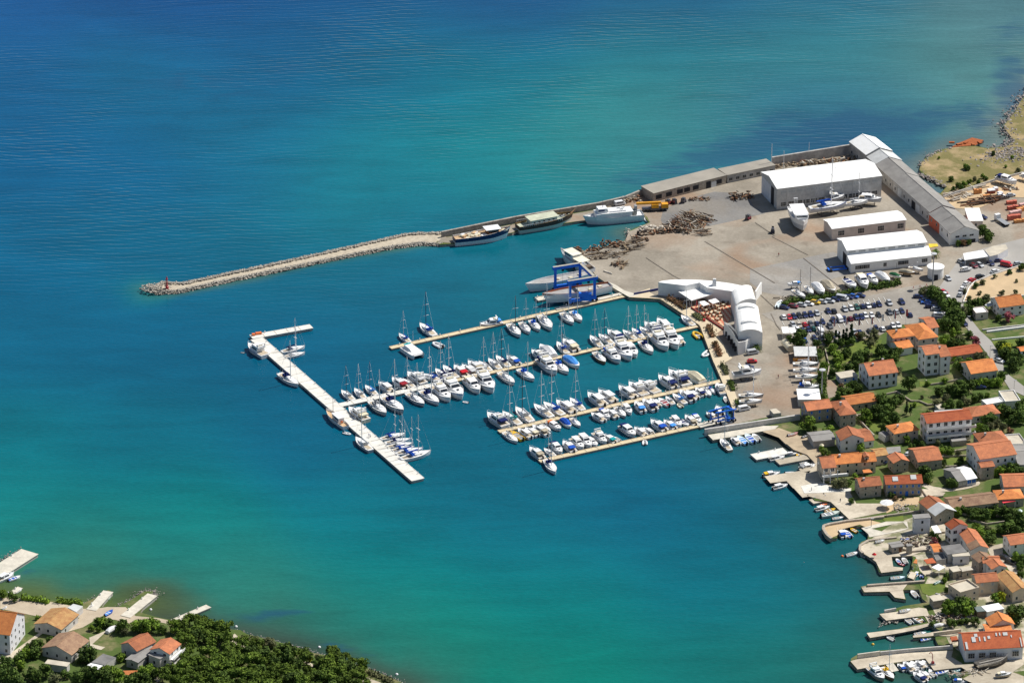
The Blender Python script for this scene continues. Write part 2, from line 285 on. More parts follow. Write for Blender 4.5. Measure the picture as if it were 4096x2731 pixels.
# terrace checker
def checker(name, c1, c2, sc):
    m = bpy.data.materials.new(name); m.use_nodes = True; n = m.node_tree; P = n.nodes['Principled BSDF']
    ge = n.nodes.new('ShaderNodeNewGeometry'); mp = n.nodes.new('ShaderNodeMapping'); mp.inputs['Rotation'].default_value = (0,0,.5)
    ck = n.nodes.new('ShaderNodeTexChecker'); ck.inputs['Scale'].default_value = sc; ck.inputs['Color1'].default_value = (*c1,1); ck.inputs['Color2'].default_value = (*c2,1)
    n.links.new(ge.outputs['Position'], mp.inputs[0]); n.links.new(mp.outputs[0], ck.inputs[0]); n.links.new(ck.outputs[0], P.inputs['Base Color']); P.inputs['Roughness'].default_value = .8
    return m
sheet('restaurant_terrace', 'L 650 690,790 610,1270 590,1275 860,1165 1010', 9, checker('red_and_cream_tiles', (.50,.10,.05), (.62,.48,.30), .75))
# ---- water ----
WSUB, WDIV = (.006,.010,.015), (1.55,1.47,1.40)      # share of the colour that comes from sky reflection, and the sun's gain
SEA = [(-900,-300,'17507e'),(0,0,'1d6094'),(700,0,'1a5a90'),(1300,60,'175786'),(2000,0,'1c5c86'),(2700,0,'1f6688'),(3300,40,'2a7488'),(4096,0,'548887'),(5000,0,'6a8a80'),
 (0,300,'1b6190'),(600,300,'1a6a90'),(1100,260,'185f88'),(1500,260,'187290'),(2000,330,'1a788c'),(2700,260,'2c828c'),(3300,260,'3e8a8c'),(3800,330,'5f9490'),(4050,200,'5f8288'),
 (0,620,'176390'),(500,650,'17648e'),(1000,600,'1b7090'),(1500,650,'1e8090'),(2000,650,'228a92'),(2400,600,'3d9492'),(2750,560,'4e9790'),(2650,660,'2c6e88'),(3000,470,'3a7288'),(3500,440,'3c7488'),(3300,540,'285a84'),(3850,500,'58908c'),(3650,590,'2f688a'),
 (0,1000,'176690'),(500,1000,'186a90'),(1000,1000,'196c8c'),(1500,900,'1f7f90'),(1750,1000,'1b6c8c'),(2100,1010,'1f7488'),(1500,1200,'1a6888'),(2000,1180,'1e7088'),
 (0,1400,'16668a'),(600,1400,'16658a'),(1250,1450,'17658a'),(1800,1500,'186684'),(2300,1450,'1d6e84'),(2700,1350,'1f7a84'),(2400,1700,'1a6a84'),(2800,1650,'1e7080'),
 (0,1750,'167488'),(600,1750,'15708a'),(1200,1750,'15688a'),(1800,1900,'156a86'),(2500,1950,'14668a'),(3000,1850,'176480'),(3100,1760,'386a70'),
 (0,2000,'1a8088'),(700,2050,'168086'),(1500,2100,'13788a'),(2200,2150,'14728a'),(2900,2150,'146a86'),(3250,2150,'1a6478'),
 (0,2200,'228580'),(700,2250,'1b8a88'),(1500,2350,'148486'),(2200,2400,'168084'),(2900,2350,'167688'),(3300,2350,'1e6e7a'),
 (400,2330,'467c66'),(900,2420,'3e8074'),(1300,2520,'317f74'),(1700,2620,'208478'),(2200,2700,'188278'),(2900,2650,'1c7a7a'),(3300,2700,'28706e')]
xs = np.concatenate([[-9000,-4000,-1800],np.arange(-700,701,4.0),[1800,4000,9000]]); ys = np.concatenate([[-3000,-1200],np.arange(-560,900,4.0),[1300,2500,5000,12000]])
GX, GY = np.meshgrid(xs, ys); nx, ny = len(xs), len(ys)
rx = GX; ry = GY-CAM.y; rz = -CAM.z
zc = np.maximum(ry*FW.y+rz*FW.z, 50.); PX = 2048+FPX*rx/zc; PY = 1365.5-FPX*(ry*UPV.y+rz*UPV.z)/zc
PXc = np.clip(PX,-1500,5500); PYc = np.clip(PY,-600,3300)
num = np.zeros(GX.shape+(3,)); den = np.zeros(GX.shape)
for x,y,h in SEA:
    d2 = (PXc-x)**2+((PYc-y)*1.6)**2
    wt = np.exp(-d2/(2*230.**2))+1e6/(d2+2e4)**2*.02
    den += wt; num += wt[...,None]*np.array(srgb(h))*np.array([.9, .86 if y <= 60 else 1.0, .90 if y > 900 else .96])
sea = num/den[...,None]
WPT = pts
def segdist(poly):
    best = np.full(GX.shape, 1e9)
    for a,b in zip(poly, poly[1:]):
        ax,ay,bx,by = a.x,a.y,b.x,b.y; L2 = (bx-ax)**2+(by-ay)**2+1e-9
        t_ = np.clip(((GX-ax)*(bx-ax)+(GY-ay)*(by-ay))/L2,0,1)
        best = np.minimum(best, np.hypot(GX-ax-t_*(bx-ax), GY-ay-t_*(by-ay)))
    return best
nzv = np.zeros(GX.shape)
for j in range(ny):
    for i in range(nx):
        if abs(xs[i]) < 420 and -330 < ys[j] < 560: nzv[j,i] = noise.fractal(Vector((xs[i]*.035, ys[j]*.022, 3)), 1.0, 2.0, 5)
def blend(mask, hexc):
    global sea
    mask = np.clip(mask,0,1)[...,None]; sea = sea*(1-mask)+np.array(srgb(hexc))*mask
def shore(s, wd, hexc, amt, h=0):
    d = segdist(pts(s, h)); blend(amt*np.exp(-(d/(wd*(1+.5*nzv)).clip(.5))**2), hexc)
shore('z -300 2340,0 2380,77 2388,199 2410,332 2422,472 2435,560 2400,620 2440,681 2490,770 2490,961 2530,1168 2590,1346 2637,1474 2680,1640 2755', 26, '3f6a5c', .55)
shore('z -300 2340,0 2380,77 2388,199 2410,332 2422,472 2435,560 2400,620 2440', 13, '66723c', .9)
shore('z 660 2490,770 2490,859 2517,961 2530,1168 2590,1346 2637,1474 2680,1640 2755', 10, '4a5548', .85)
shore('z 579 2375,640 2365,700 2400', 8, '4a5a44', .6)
shore('z 4180 330,4096 395,4060 455,4014 510,4056 563,4026 586,3949 597,3880 590,3801 592,3722 626,3680 655,3680 690,3788 747', 9, '7f8a80', .75)
shore('z 4180 330,4096 395,4050 460,4000 500,4030 560', 20, '7d8a84', .6)
shore('z 3060 1700,3100 1725,3140 1770', 13, '56564e', .95)
shore('z 3230 1850,3260 1860,3240 1880', 5, '5c5a4a', .8)
for s in ('z 3470 2230,3500 2260,3520 2300,3560 2320','z 3600 2230,3640 2260,3620 2300','z 3560 2380,3600 2400,3680 2390','z 3540 2480,3600 2490,3690 2480','z 3620 2550,3700 2570','z 3560 2690,3700 2700,3830 2720'):
    shore(s, 7, '4c5548', .75)
shore('z 3300 2100,3440 2190,3480 2260,3540 2400,3450 2560,3400 2680', 22, '2a6660', .45)
shore('z 570 1150,600 1185,680 1180,1000 1110,1400 1020,1740 975', 3.5, '5a7a66', .7)
shore('z 575 1160,610 1190', 10, '1f7f84', .6)
shore('z 2500 930,2540 930,2520 955', 6, '6a7a6c', .8)
# sea grass meadows
def meadow(cx, cy, rx_, ry_, hexc, amt, ang=-.08):
    u = (PX-cx)*math.cos(ang)+(PY-cy)*math.sin(ang)/1; v = -(PX-cx)*math.sin(ang)+(PY-cy)*math.cos(ang)
    r = np.hypot(u/rx_, v/ry_)+nzv*.45
    global weed
    weed = np.maximum(weed, amt*(1/(1+np.exp((r-1)*4))))
weed = np.zeros(GX.shape)
meadow(3420,500,430,62,'27567f',.85); meadow(2950,600,380,70,'2a5f82',.75,-.25); meadow(3250,560,300,70,'2a5a80',.7); meadow(3900,480,60,60,'4c6a86',.5); meadow(4060,330,70,130,'465f84',.75); meadow(4040,130,90,45,'4f6a84',.6)
meadow(1120,2455,110,14,'1d4a66',.8); meadow(1000,2475,120,18,'2f6266',.4); meadow(105,2290,40,14,'1d5468',.5); meadow(900,330,330,60,'1a5a88',.35); meadow(1400,2600,140,12,'3a5a54',.5,.25)
me = bpy.data.meshes.new('water')
vv = np.zeros((nx*ny,3),np.float32); vv[:,0] = GX.ravel(); vv[:,1] = GY.ravel()
idx = (np.arange(ny-1)[:,None]*nx+np.arange(nx-1)[None,:]).ravel(); fc = np.stack([idx,idx+1,idx+nx+1,idx+nx],1)
me.from_pydata(vv.tolist(), [], fc.tolist())
ca = me.color_attributes.new('depth_tint', 'FLOAT_COLOR', 'POINT'); cc = np.ones((nx*ny,4),np.float32); cc[:,:3] = np.maximum((sea.reshape(-1,3)-np.array(WSUB))/np.array(WDIV), .001); cc[:,3] = weed.ravel(); ca.data.foreach_set('color', cc.ravel())
me.polygons.foreach_set('use_smooth', [True]*len(me.polygons))
wm = bpy.data.materials.new('sea_water'); wm.use_nodes = True; n = wm.node_tree; P = n.nodes['Principled BSDF']
at = n.nodes.new('ShaderNodeAttribute'); at.attribute_name = 'depth_tint'
ge = n.nodes.new('ShaderNodeNewGeometry')
def nn(sc, det, vecsc=(1,1,1), rot=0, dist=0):
    mp = n.nodes.new('ShaderNodeMapping'); mp.inputs['Scale'].default_value = vecsc; mp.inputs['Rotation'].default_value = (0,0,rot)
    n.links.new(ge.outputs['Position'], mp.inputs[0]); q = n.nodes.new('ShaderNodeTexNoise'); q.inputs['Scale'].default_value = sc; q.inputs['Detail'].default_value = det; q.inputs['Distortion'].default_value = dist
    n.links.new(mp.outputs[0], q.inputs['Vector']); return q.outputs['Fac']
def mth(op, a, b):
    q = n.nodes.new('ShaderNodeMath'); q.operation = op
    for i,v in enumerate((a,b)):
        if isinstance(v,(int,float)): q.inputs[i].default_value = v
        else: n.links.new(v, q.inputs[i])
    return q.outputs[0]
WATER_GAIN = 1.0
big = nn(.012, 4, (1,1.5,1), -.1, .4); mid = nn(.06, 5, (.5,1.7,1), -.12, .5); fine = nn(.55, 4, (.7,1.2,1), .1)
f = mth('ADD', mth('ADD', mth('MULTIPLY', big, .62), mth('MULTIPLY', mid, .55)), mth('MULTIPLY', fine, .38))
mr = n.nodes.new('ShaderNodeMapRange'); mr.inputs[1].default_value = .48; mr.inputs[2].default_value = 1.07; mr.inputs[3].default_value = .72*WATER_GAIN; mr.inputs[4].default_value = 1.2*WATER_GAIN
n.links.new(f, mr.inputs[0])
vm = n.nodes.new('ShaderNodeVectorMath'); vm.operation = 'SCALE'; n.links.new(at.outputs['Color'], vm.inputs[0]); n.links.new(mr.outputs[0], vm.inputs['Scale'])
wn_ = n.nodes.new('ShaderNodeMapRange'); wn_.interpolation_type = 'SMOOTHSTEP'; wn_.inputs[1].default_value = .30; wn_.inputs[2].default_value = .95; wn_.inputs[4].default_value = .62
n.links.new(mth('ADD', at.outputs['Alpha'], mth('MULTIPLY', mth('SUBTRACT', nn(.07, 10, (.6,1.3,1), -.2, .8), .40), 1.5)), wn_.inputs[0])
gt_ = mth('MULTIPLY', wn_.outputs[0], mth('MINIMUM', mth('MULTIPLY', at.outputs['Alpha'], 6), 1))
wx_ = n.nodes.new('ShaderNodeMix'); wx_.data_type = 'RGBA'; n.links.new(gt_, wx_.inputs[0]); n.links.new(vm.outputs[0], wx_.inputs[6]); wx_.inputs[7].default_value = (.012,.060,.128,1)
n.links.new(wx_.outputs[2], P.inputs['Base Color'])
P.inputs['Roughness'].default_value = .06; P.inputs['IOR'].default_value = 1.33; P.inputs['Specular IOR Level'].default_value = .25; P.inputs['Specular Tint'].default_value = (.45,.85,1,1)
# swell trains (long parallel ripples, stronger out at sea) plus wind chop
def wave(sc, rot, dist):
    mp = n.nodes.new('ShaderNodeMapping'); mp.inputs['Rotation'].default_value = (0,0,rot); n.links.new(ge.outputs['Position'], mp.inputs[0])
    q = n.nodes.new('ShaderNodeTexWave'); q.bands_direction = 'Y'; q.inputs['Scale'].default_value = sc; q.inputs['Distortion'].default_value = dist; q.inputs['Detail'].default_value = 3; q.inputs['Detail Scale'].default_value = .25
    n.links.new(mp.outputs[0], q.inputs['Vector']); return q.outputs['Fac']
sx = n.nodes.new('ShaderNodeSeparateXYZ'); n.links.new(ge.outputs['Position'], sx.inputs[0])
om = n.nodes.new('ShaderNodeMapRange'); om.inputs[1].default_value = 40; om.inputs[2].default_value = 170; n.links.new(mth('SUBTRACT', sx.outputs['Y'], mth('MULTIPLY', sx.outputs['X'], .35)), om.inputs[0])
pat = n.nodes.new('ShaderNodeMapRange'); pat.inputs[1].default_value = .42; pat.inputs[2].default_value = .66; n.links.new(nn(.009, 2, (1,1.3,1), .3, .6), pat.inputs[0])
sw = mth('MULTIPLY', mth('MULTIPLY', mth('ADD', wave(.07,-.16,11), mth('MULTIPLY', wave(.11,.14,12), .7)), mth('ADD', mth('MULTIPLY', om.outputs[0], .85), .15)), mth('ADD', mth('MULTIPLY', pat.outputs[0],.9), .1))
hgt = mth('ADD', mth('MULTIPLY', sw, .15), mth('MULTIPLY', nn(.8, 5, (.7,1.3,1), .05), .13))
bp = n.nodes.new('ShaderNodeBump'); bp.inputs['Distance'].default_value = 1.0; bp.inputs['Strength'].default_value = .8; n.links.new(hgt, bp.inputs['Height']); n.links.new(bp.outputs[0], P.inputs['Normal'])
me.materials.append(wm)
ob('water', me, kind='structure')
# ================= buildings =================
WALL = dict(w=WHITEW, b=mat('blue_white_render', (.70,.70,.72), .85, var=.06, scale=.4), c=mat('cream_render', (.62,.52,.40), .85, var=.1, scale=.4),
 s=mat('rubble_stone_wall', (.50,.43,.35), .95, col2=(.28,.24,.19), scale=1.2, bump=.08, bs=2.5), g=mat('grey_render', (.55,.53,.50), .9, var=.12, scale=.5),
 k=mat('bare_concrete_wall', (.44,.42,.39), .9, var=.2, scale=.4), r=mat('coral_red_render', (.62,.16,.09), .85, var=.1, scale=.4), p=mat('pinkish_render', (.62,.54,.48), .85, var=.08), t=WOOD)
ROOF = dict(o=tile_mat('bright_orange_tiles', (.68,.25,.075), (.50,.17,.055)), r=tile_mat('terracotta_tiles', (.56,.20,.09), (.38,.14,.07)),
 d=tile_mat('rust_red_tiles', (.46,.12,.045), (.36,.085,.035)), b=tile_mat('brown_weathered_tiles', (.36,.23,.14), (.24,.14,.09)), y=tile_mat('ochre_tiles', (.50,.30,.12), (.36,.17,.07)),
 g=mat('grey_fibre_cement', (.31,.30,.28), .95, col2=(.22,.21,.20), scale=.25, bump=.02), k=mat('dark_roofing_felt', (.20,.195,.19), .95, var=.15), w=mat('white_sheet_roof', (.86,.86,.84), .6, col2=(.77,.76,.73), scale=.3, thr=(.30,.52), detail=8),
 c=mat('cream_slab_roof', (.60,.54,.43), .9, col2=(.42,.38,.31), scale=.3), q=mat('lichened_roof', (.36,.33,.28), .95, col2=(.27,.25,.215), scale=.12, detail=8), s=mat('light_grey_sheet_roof', (.55,.56,.55), .7, var=.08), v=mat('dull_green_sheet', (.16,.20,.19), .8))
FRAME = mat('window_frame', (.66,.65,.62), .6); SHUT = dict(b=mat('blue_shutter', (.02,.16,.60), .6), n=GLASS, g=mat('green_shutter', (.03,.15,.08), .6), w=mat('grey_shutter', (.45,.45,.44), .7))
DOORM = dict(b=SHUT['b'], n=mat('dark_doorway', (.03,.03,.035), .8), t=mat('brown_door', (.20,.10,.05), .7), w=mat('white_door', (.7,.7,.68), .7))
_wc = {}
def winmesh(w_, h_, pane):
    k = (round(w_,2), round(h_,2), pane)
    if k not in _wc:
        _wc[k] = (MB().box(-w_/2,w_/2,-.06,.05,0,h_).mesh('window', FRAME), None)
        m = MB(); n_ = 1 if w_ < 1.3 else max(2, round(w_/.8)); iw = (w_-.12)/n_
        for i in range(n_):
            x0 = -w_/2+.06+i*iw
            if h_ > 1.6 and n_ > 1:
                m.box(x0+.04,x0+iw-.04,.03,.075,.08,h_/2-.04); m.box(x0+.04,x0+iw-.04,.03,.075,h_/2+.04,h_-.08)
            else: m.box(x0+.04,x0+iw-.04,.03,.075,.08,h_-.08)
        _wc[k] = (_wc[k][0], m.mesh('pane', SHUT[pane]))
    return _wc[k]
def add_window(root, x, y, z, ang, w_=.95, h_=1.25, pane='n'):
    a, b = winmesh(w_, h_, pane)
    o = ob('window', a, root, (x,y,z), ang); ob('pane', b, o); return o
def wall_dirs(rot):
    """the four walls (local outward angle) and how much each faces the camera"""
    return [(k, math.sin(rot+k)) for k in (PI/2, -PI/2, 0, PI)]
def fit(A, B, R, h, pitch, kind, zb=ZL):
    a = gp(A, zb+h); b = gp(B, zb+h); u = (b-a); L = u.length; u.normalize(); nrm = Vector((-u.y,u.x,0))
    best = None
    for i in range(-400, 401):
        d = i*.1
        if abs(d) < 1.2: continue
        P_ = a+nrm*(d/2 if kind == 'g' else d)
        if kind == 'g': P_ = P_+Vector((0,0,math.tan(pitch)*abs(d)/2))
        q = proj(P_); e = (q[0]-R[0])**2*.5+(q[1]-R[1])**2
        if best is None or e < best[0]: best = (e, d)
    return a, b, u, nrm, L, best[1]
def building(name, label, cat, t, A, B, R, h, pitch=22, kind='g', wall='w', roof='r', win=None, floors=None, pane='n', chim=0, group=None, over=.35, wsize=(.95,1.25), door=None, zb=ZL, parapet=0, t2=None, t3=None):
    pr = math.radians(pitch)
    a,b,u,nrm,L,d = fit(px(t,*A), px(t2 or t,*B), px(t3 or t,*R), h, pr, kind, zb)
    D = abs(d); s = 1 if d > 0 else -1
    c = (a+b)/2+nrm*(d/2); c.z = zb; rot = math.atan2(u.y,u.x)
    root = ob(name, None, None, c, rot, label=label, cat=cat, group=group); hx, hy = L/2, D/2
    rise = math.tan(pr)*hy; m = MB()
    if kind == 'g':
        sec = [[(x,-hy,-.6),(x,-hy,h),(x,0,h+rise),(x,hy,h),(x,hy,-.6)] for x in (-hx,hx)]
        m.loft(sec, True)
    else: m.box(-hx,hx,-hy,hy,-.6,h-.01)
    ob('wall', m.mesh('wall', WALL[wall]), root)
    r = MB(); th = .16
    if kind == 'g':
        o_ = over; ze = h-math.tan(pr)*o_
        for sg in (-1,1):
            y0,y1 = sg*(hy+o_), 0
            sec = [[(x,y0,ze+.02),(x,y0,ze+th),(x,y1,h+rise+th),(x,y1,h+rise+.02)] for x in ((-hx-o_,hx+o_) if sg < 0 else (hx+o_,-hx-o_))]
            r.loft(sec, True)
        r.box(-hx-o_,hx+o_,-.16,.16,h+rise+th-.05,h+rise+th+.08)
    elif kind in ('h','n'):
        o_ = over; ex, ey = hx+o_, hy+o_; mn = min(ex,ey); rz_ = math.tan(pr)*mn
        rx_, ry_ = ex-mn, ey-mn
        v = [(-ex,-ey,h),(ex,-ey,h),(ex,ey,h),(-ex,ey,h),(-max(rx_,.05),-max(ry_,0),h+rz_),(max(rx_,.05),-max(ry_,0),h+rz_),(max(rx_,.05),max(ry_,0)+.01,h+rz_),(-max(rx_,.05),max(ry_,0)+.01,h+rz_)]
        r.v = v+[(x,y,h-.14) for x,y,_ in v[:4]]
        r.f = [(0,1,5,4),(1,2,6,5),(2,3,7,6),(3,0,4,7),(4,5,6,7),(8,9,1,0),(9,10,2,1),(10,11,3,2),(11,8,0,3),(11,10,9,8)]
    else:
        o_ = .02 if parapet else over*.6
        if parapet:
            r.box(-hx,hx,-hy,hy,h-.008,h+.1)
            pm = MB(); q = .22
            for bx in ((-hx-.03,hx+.03,-hy-.03,-hy+q),(-hx-.03,hx+.03,hy-q,hy+.03),(-hx-.03,-hx+q,-hy+q,hy-q),(hx-q,hx+.03,-hy+q,hy-q)): pm.box(*bx, h-.02, h+parapet)
            ob('parapet', pm.mesh('parapet', WALL[wall]), root)
        else:
            r.box(-hx-o_,hx+o_,-hy-o_,hy+o_,h-.005,h+.18)
    ro = ob('roof', r.mesh('roof', ROOF[roof]), root)
    for i in range(chim):
        x = -hx*.5+i*hx*.9; yy = hy*.25*(1 if i % 2 else -1); zz = h+(rise*(1-abs(yy)/hy) if kind != 'f' else .1)
        cm = MB().box(-.35,.35,-.3,.3,-.4,.9); cm.box(-.42,.42,-.37,.37,.9,1.02)
        ob('chimney', cm.mesh('chimney', WALL['g']), ro, (x,yy,zz))
    fl = floors or max(1, round(h/2.9)); fh = h/fl
    nw = win if win is not None else max(1, round(L/3.2))
    for k, fc_ in wall_dirs(rot):
        if fc_ > .25: continue
        longw = abs(math.sin(k)) > .5; half = hx if longw else hy; off = hy if longw else hx
        cnt = nw if longw else max(1, round(D/3.6)) if nw else 0
        for f_ in range(fl):
            for i in range(cnt):
                t_ = -half+(i+.5)*2*half/cnt
                ww, wh = wsize
                z_ = f_*fh+(.9 if fh > 2.3 else .6)
                if fh-.9 < wh+.2: wh = max(.6, fh-1.3)
                if door and f_ == 0 and longw and i == cnt//2:
                    dm = MB().box(-.55,.55,-.05,.06,0,2.05 if h > 2.3 else 1.8)
                    x,y = (t_, off) if longw else (off, t_)
                    X,Y = (-math.sin(k)*0+t_*1, math.sin(k)*off) if longw else (math.cos(k)*off, t_)
                    ob('door', dm.mesh('door', DOORM[door]), root, (X,Y,0), k-PI/2); continue
                X,Y = (t_, math.sin(k)*off) if longw else (math.cos(k)*off, t_)
                add_window(root, X, Y, z_, k-PI/2, ww, wh, pane)
    return root, L, D
def flatb(name, label, cat, s, h, wall='w', roof='w', th=.25, posts=False, zb=ZL, parapet=0, kind=None, group=None):
    """building or canopy from the outline of its flat roof"""
    p = pts(s, zb+h); cx = sum(q.x for q in p)/len(p); cy = sum(q.y for q in p)/len(p)
    root = ob(name, None, None, (cx,cy,zb), label=label, cat=cat, group=group)
    lp = [(q.x-cx,q.y-cy) for q in p]
    if posts:
        for x,y in lp[:: max(1,len(lp)//4)]: ob('post', MB().tube((x*.93,y*.93,0),(x*.93,y*.93,h-th),.09).mesh('post', WALL['w'] if wall != 't' else WOOD), root)
        ob('roof', MB().prism(lp, h-th, h, True, True).mesh('roof', ROOF[roof]), root)
    else:
        ob('wall', MB().prism(lp, -.6, h-.02).mesh('wall', WALL[wall]), root)
        ip = [(x*.985,y*.985) for x,y in lp]
        ob('roof', MB().prism(ip if parapet else lp, h-.015, h+.06).mesh('roof', ROOF[roof]), root)
        if parapet:
            m = MB(); n_ = len(lp)
            for i in range(n_):
                (x0,y0),(x1,y1) = lp[i], lp[(i+1)%n_]; k = .96
                m.quad((x0,y0,h-.02),(x1,y1,h-.02),(x1,y1,h+parapet),(x0,y0,h+parapet)).quad((x0*k,y0*k,h+.05),(x0*k,y0*k,h+parapet),(x1*k,y1*k,h+parapet),(x1*k,y1*k,h+.05)).quad((x0,y0,h+parapet),(x1,y1,h+parapet),(x1*k,y1*k,h+parapet),(x0*k,y0*k,h+parapet))
            ob('parapet', m.mesh('parapet', WALL[wall]), root)
    return root
# --- boatyard halls ---
r, L, D = building('boat_hall', 'largest grey-walled hall with broad white roof beside the hauled-out yachts', 'hall', 'A', (430,1000), (2060,797), (320,800), 9.6, 12, wall='g', roof='w', win=0)
for i in range(13):
    x = -L/2+L*(i+.9)/13.8
    add_window(r, x, -D/2, 1.2, PI, 3.0, 1.9, 'n'); add_window(r, x, -D/2, 6.9, PI, 3.0, 1.3, 'w')
pm = MB()
for i in range(12): pm.box(-L/2+L*i/11-.15, -L/2+L*i/11+.15, -D/2-.12, -D/2+.1, 0, 9.4)
ob('pilaster', pm.mesh('pilaster', WALL['g']), r)
ob('door', MB().box(-.1,.08,-D*.30,-D*.12,0,8.2).mesh('door', DOORM['n']), r, (-L/2,0,0))
for i in range(4): ob('sliding_door', MB().box(-.12,.1,-D*.11+i*D*.15,-D*.11+i*D*.15+D*.14,0,8.2).mesh('sliding_door', WALL['b']), r, (-L/2,0,0))
r, L, D = building('workshop', 'beige workshop with white roof and four big windows between two halls', 'workshop', 'D', (1290,60), (480,115), (1225,-40), 5.2, 10, wall='p', roof='w', win=0, t2='N')
for i in range(4): add_window(r, -L/2+L*(.075+.27*i)+1.6, -D/2, 1.6, PI, 2.9, 2.3)
r, L, D = building('repair_hall', 'white hall with two-step roof and clerestory windows beside the guard kiosk', 'hall', 'D', (1525,400), (805,465), (1440,255), 8.0, 14, wall='w', roof='w', win=0, t2='N')
for i in range(8): add_window(r, -L/2+L*(i+.5)/8, -D/2, 6.7, PI, 3.0, .9, 'w')
ob('door', MB().box(-.1,.08,-D*.45,-D*.10,0,5.6).mesh('door', DOORM['n']), r, (-L/2,0,0))
lw = 5.4
sh = MB(); sh.loft([[(x,-D/2-lw,-.6),(x,-D/2-lw,4.3),(x,-D/2-.01,6.1),(x,-D/2-.01,-.6)] for x in (-L/2+.02,L/2+.6)], True); ob('lean_to_wall', sh.mesh('lean_to_wall', WALL['w']), r)
ob('lean_to_roof', MB().loft([[(x,-D/2-lw-.3,4.22),(x,-D/2-lw-.3,4.38),(x,-D/2-.02,6.30),(x,-D/2-.02,6.14)] for x in (-L/2-.2,L/2+.9)], True).mesh('lean_to_roof', ROOF['w']), r)
for f_ in (.06,.115,.17,.40,.60,.66,.90): add_window(r, -L/2+L*f_+1, -D/2-lw, 1.5, PI, 2.6 if f_ != .4 else 1.5, 1.7)
# --- the long grey building, six bays ---
LB = [('white-roofed seaward end bay of the long harbour building', (1820,470),(1560,265),(2020,345),'A','A','A',6.0,'k','w'),
 ('second white-roofed bay of the long harbour building', (1968,615),(1822,492),(2190,512),'A','A','A',5.2,'k','s'),
 ('third bay of the long harbour building, first with a grey roof', (280,865),(2,622),(492,755),'B','B','B',5,'k','g'),
 ('longest grey-roofed bay of the long harbour building with sliding doors', (860,1370),(284,869),(1070,1265),'B','B','B',5,'g','g'),
 ('grey-roofed bay of the long harbour building with coral red wall', (1008,165),(848,27),(1235,60),'N','N','N',5,'r','g'),
 ('white-walled landward end bay of the long harbour building', (1180,340),(1012,172),(1405,217),'N','N','N',5,'w','g')]
for i,(lb,A,B,R,t1,t2,t3,h,wl,rf) in enumerate(LB):
    r, L, D = building('harbour_building_bay', lb, 'building', t1, A, B, R, h, 22, wall=wl, roof=rf, t2=t2, t3=t3, win=0, over=.2, group='bays of the long harbour building')
    s = -1
    for k in range(max(2,int(L/4.2))):
        x = -L/2+L*(k+.5)/max(2,int(L/4.2))
        for k_, fc_ in wall_dirs(r.rotation_euler.z):
            if abs(math.sin(k_)) > .5 and fc_ < 0 and not (i == 3 and k in (2,3,6)):
                add_window(r, x, math.sin(k_)*D/2, 1.4 if i < 4 else 2.6, k_-PI/2, 1.1, 1.5)
            if i == 3 and k in (2,3,6) and abs(math.sin(k_)) > .5 and fc_ < 0:
                ob('sliding_door', MB().box(-1.8,1.8,-.05,.1,0,3.6).mesh('sliding_door', DOORM['n' if k == 3 else 'w']), r, (x, math.sin(k_)*D/2, 0), k_-PI/2)
    if i == 5:
        for k_, fc_ in wall_dirs(r.rotation_euler.z):
            if abs(math.sin(k_)) < .5 and fc_ < 0:
                for y in (-3.2,0,3.2): add_window(r, math.cos(k_)*L/2, y, 3.0, k_-PI/2, 1.9, .9)
                ob('garage_door', MB().box(-5,2.5,-.05,.1,0,1.6).mesh('garage_door', DOORM['n']), r, (math.cos(k_)*L/2, 0, 0), k_-PI/2)
building('annex', 'flat white-roofed annex on the seaward side of the long building', 'annex', 'B', (1475,1508), (1692,1505), (1310,1328), 3.2, kind='f', wall='p', roof='w', win=1)
r,L,D = building('store_shed', 'long low stone store with flat beige roof against the sea wall', 'shed', 'C', (450,292), (1585,8), (296,146), 4.0, kind='f', wall='s', roof='q', win=0)
for f_ in (.07,.21,.36,.46,.58,.90): ob('window', MB().box(-1.5,1.5,-.05,.08,1.0,2.9).mesh('window', DOORM['n']), r, (-L/2+L*f_,-D/2,0), PI)
ob('door', MB().box(-1.2,1.2,-.05,.1,0,3.2).mesh('door', DOORM['n']), r, (-L/2+L*.755,-D/2,0), PI)
ob('door', MB().box(-1.3,1.3,-.05,.1,0,2.6).mesh('door', DOORM['w']), r, (-L/2+L*.83,-D/2,0), PI)
r,L,D = building('store_shed', 'landward half of the long beige-roofed store by the sea wall', 'shed', 'A', (-355,790), (395,634), (-480,680), 3.7, kind='f', wall='k', roof='q', win=7, wsize=(2.0,1.4))
# sea walls
def wallrun(name, label, s, h, th, m, z0=ZL, cat='wall', group=None, seth=None):
    p = pts(s, z0+h if seth is None else seth); mb = MB()
    for i,(a,b) in enumerate(zip(p, p[1:])):
        d = (b-a).normalized(); q = Vector((-d.y,d.x,0))*th/2; e = d*.02*i
        c = [a-q, b-q, b+q, a+q]; mb.prism([(v.x,v.y) for v in c], z0-.8, z0+h+.003*i)
    return ob(name, mb.mesh(name, m), label=label, cat=cat, group=group)
wallrun('sea_wall', 'high dark sea wall between the stores and the long building', 'A 345 505,1565 308', 4.4, 1.0, WALL['k'])
wallrun('sea_wall', 'long low sea wall along the quay of the moored ships', 'M 122 592,900 432,1400 348,1762 288,2045 222,2218 150', 2.6, 1.0, mat('sea_wall_stone', (.44,.40,.34), .95, col2=(.20,.18,.16), scale=.7))
wallrun('retaining_wall', 'tall stepped concrete wall between slipway and village beach', 'K 1250 1040,2330 875,Q 690 955', 2.2, .8, WALL['g'])
flatb('concrete_block', 'cream concrete block on the slipway wall corner', 'block', 'Q 130 865,250 845,345 925,205 945', 2.2, 'k', 'c')
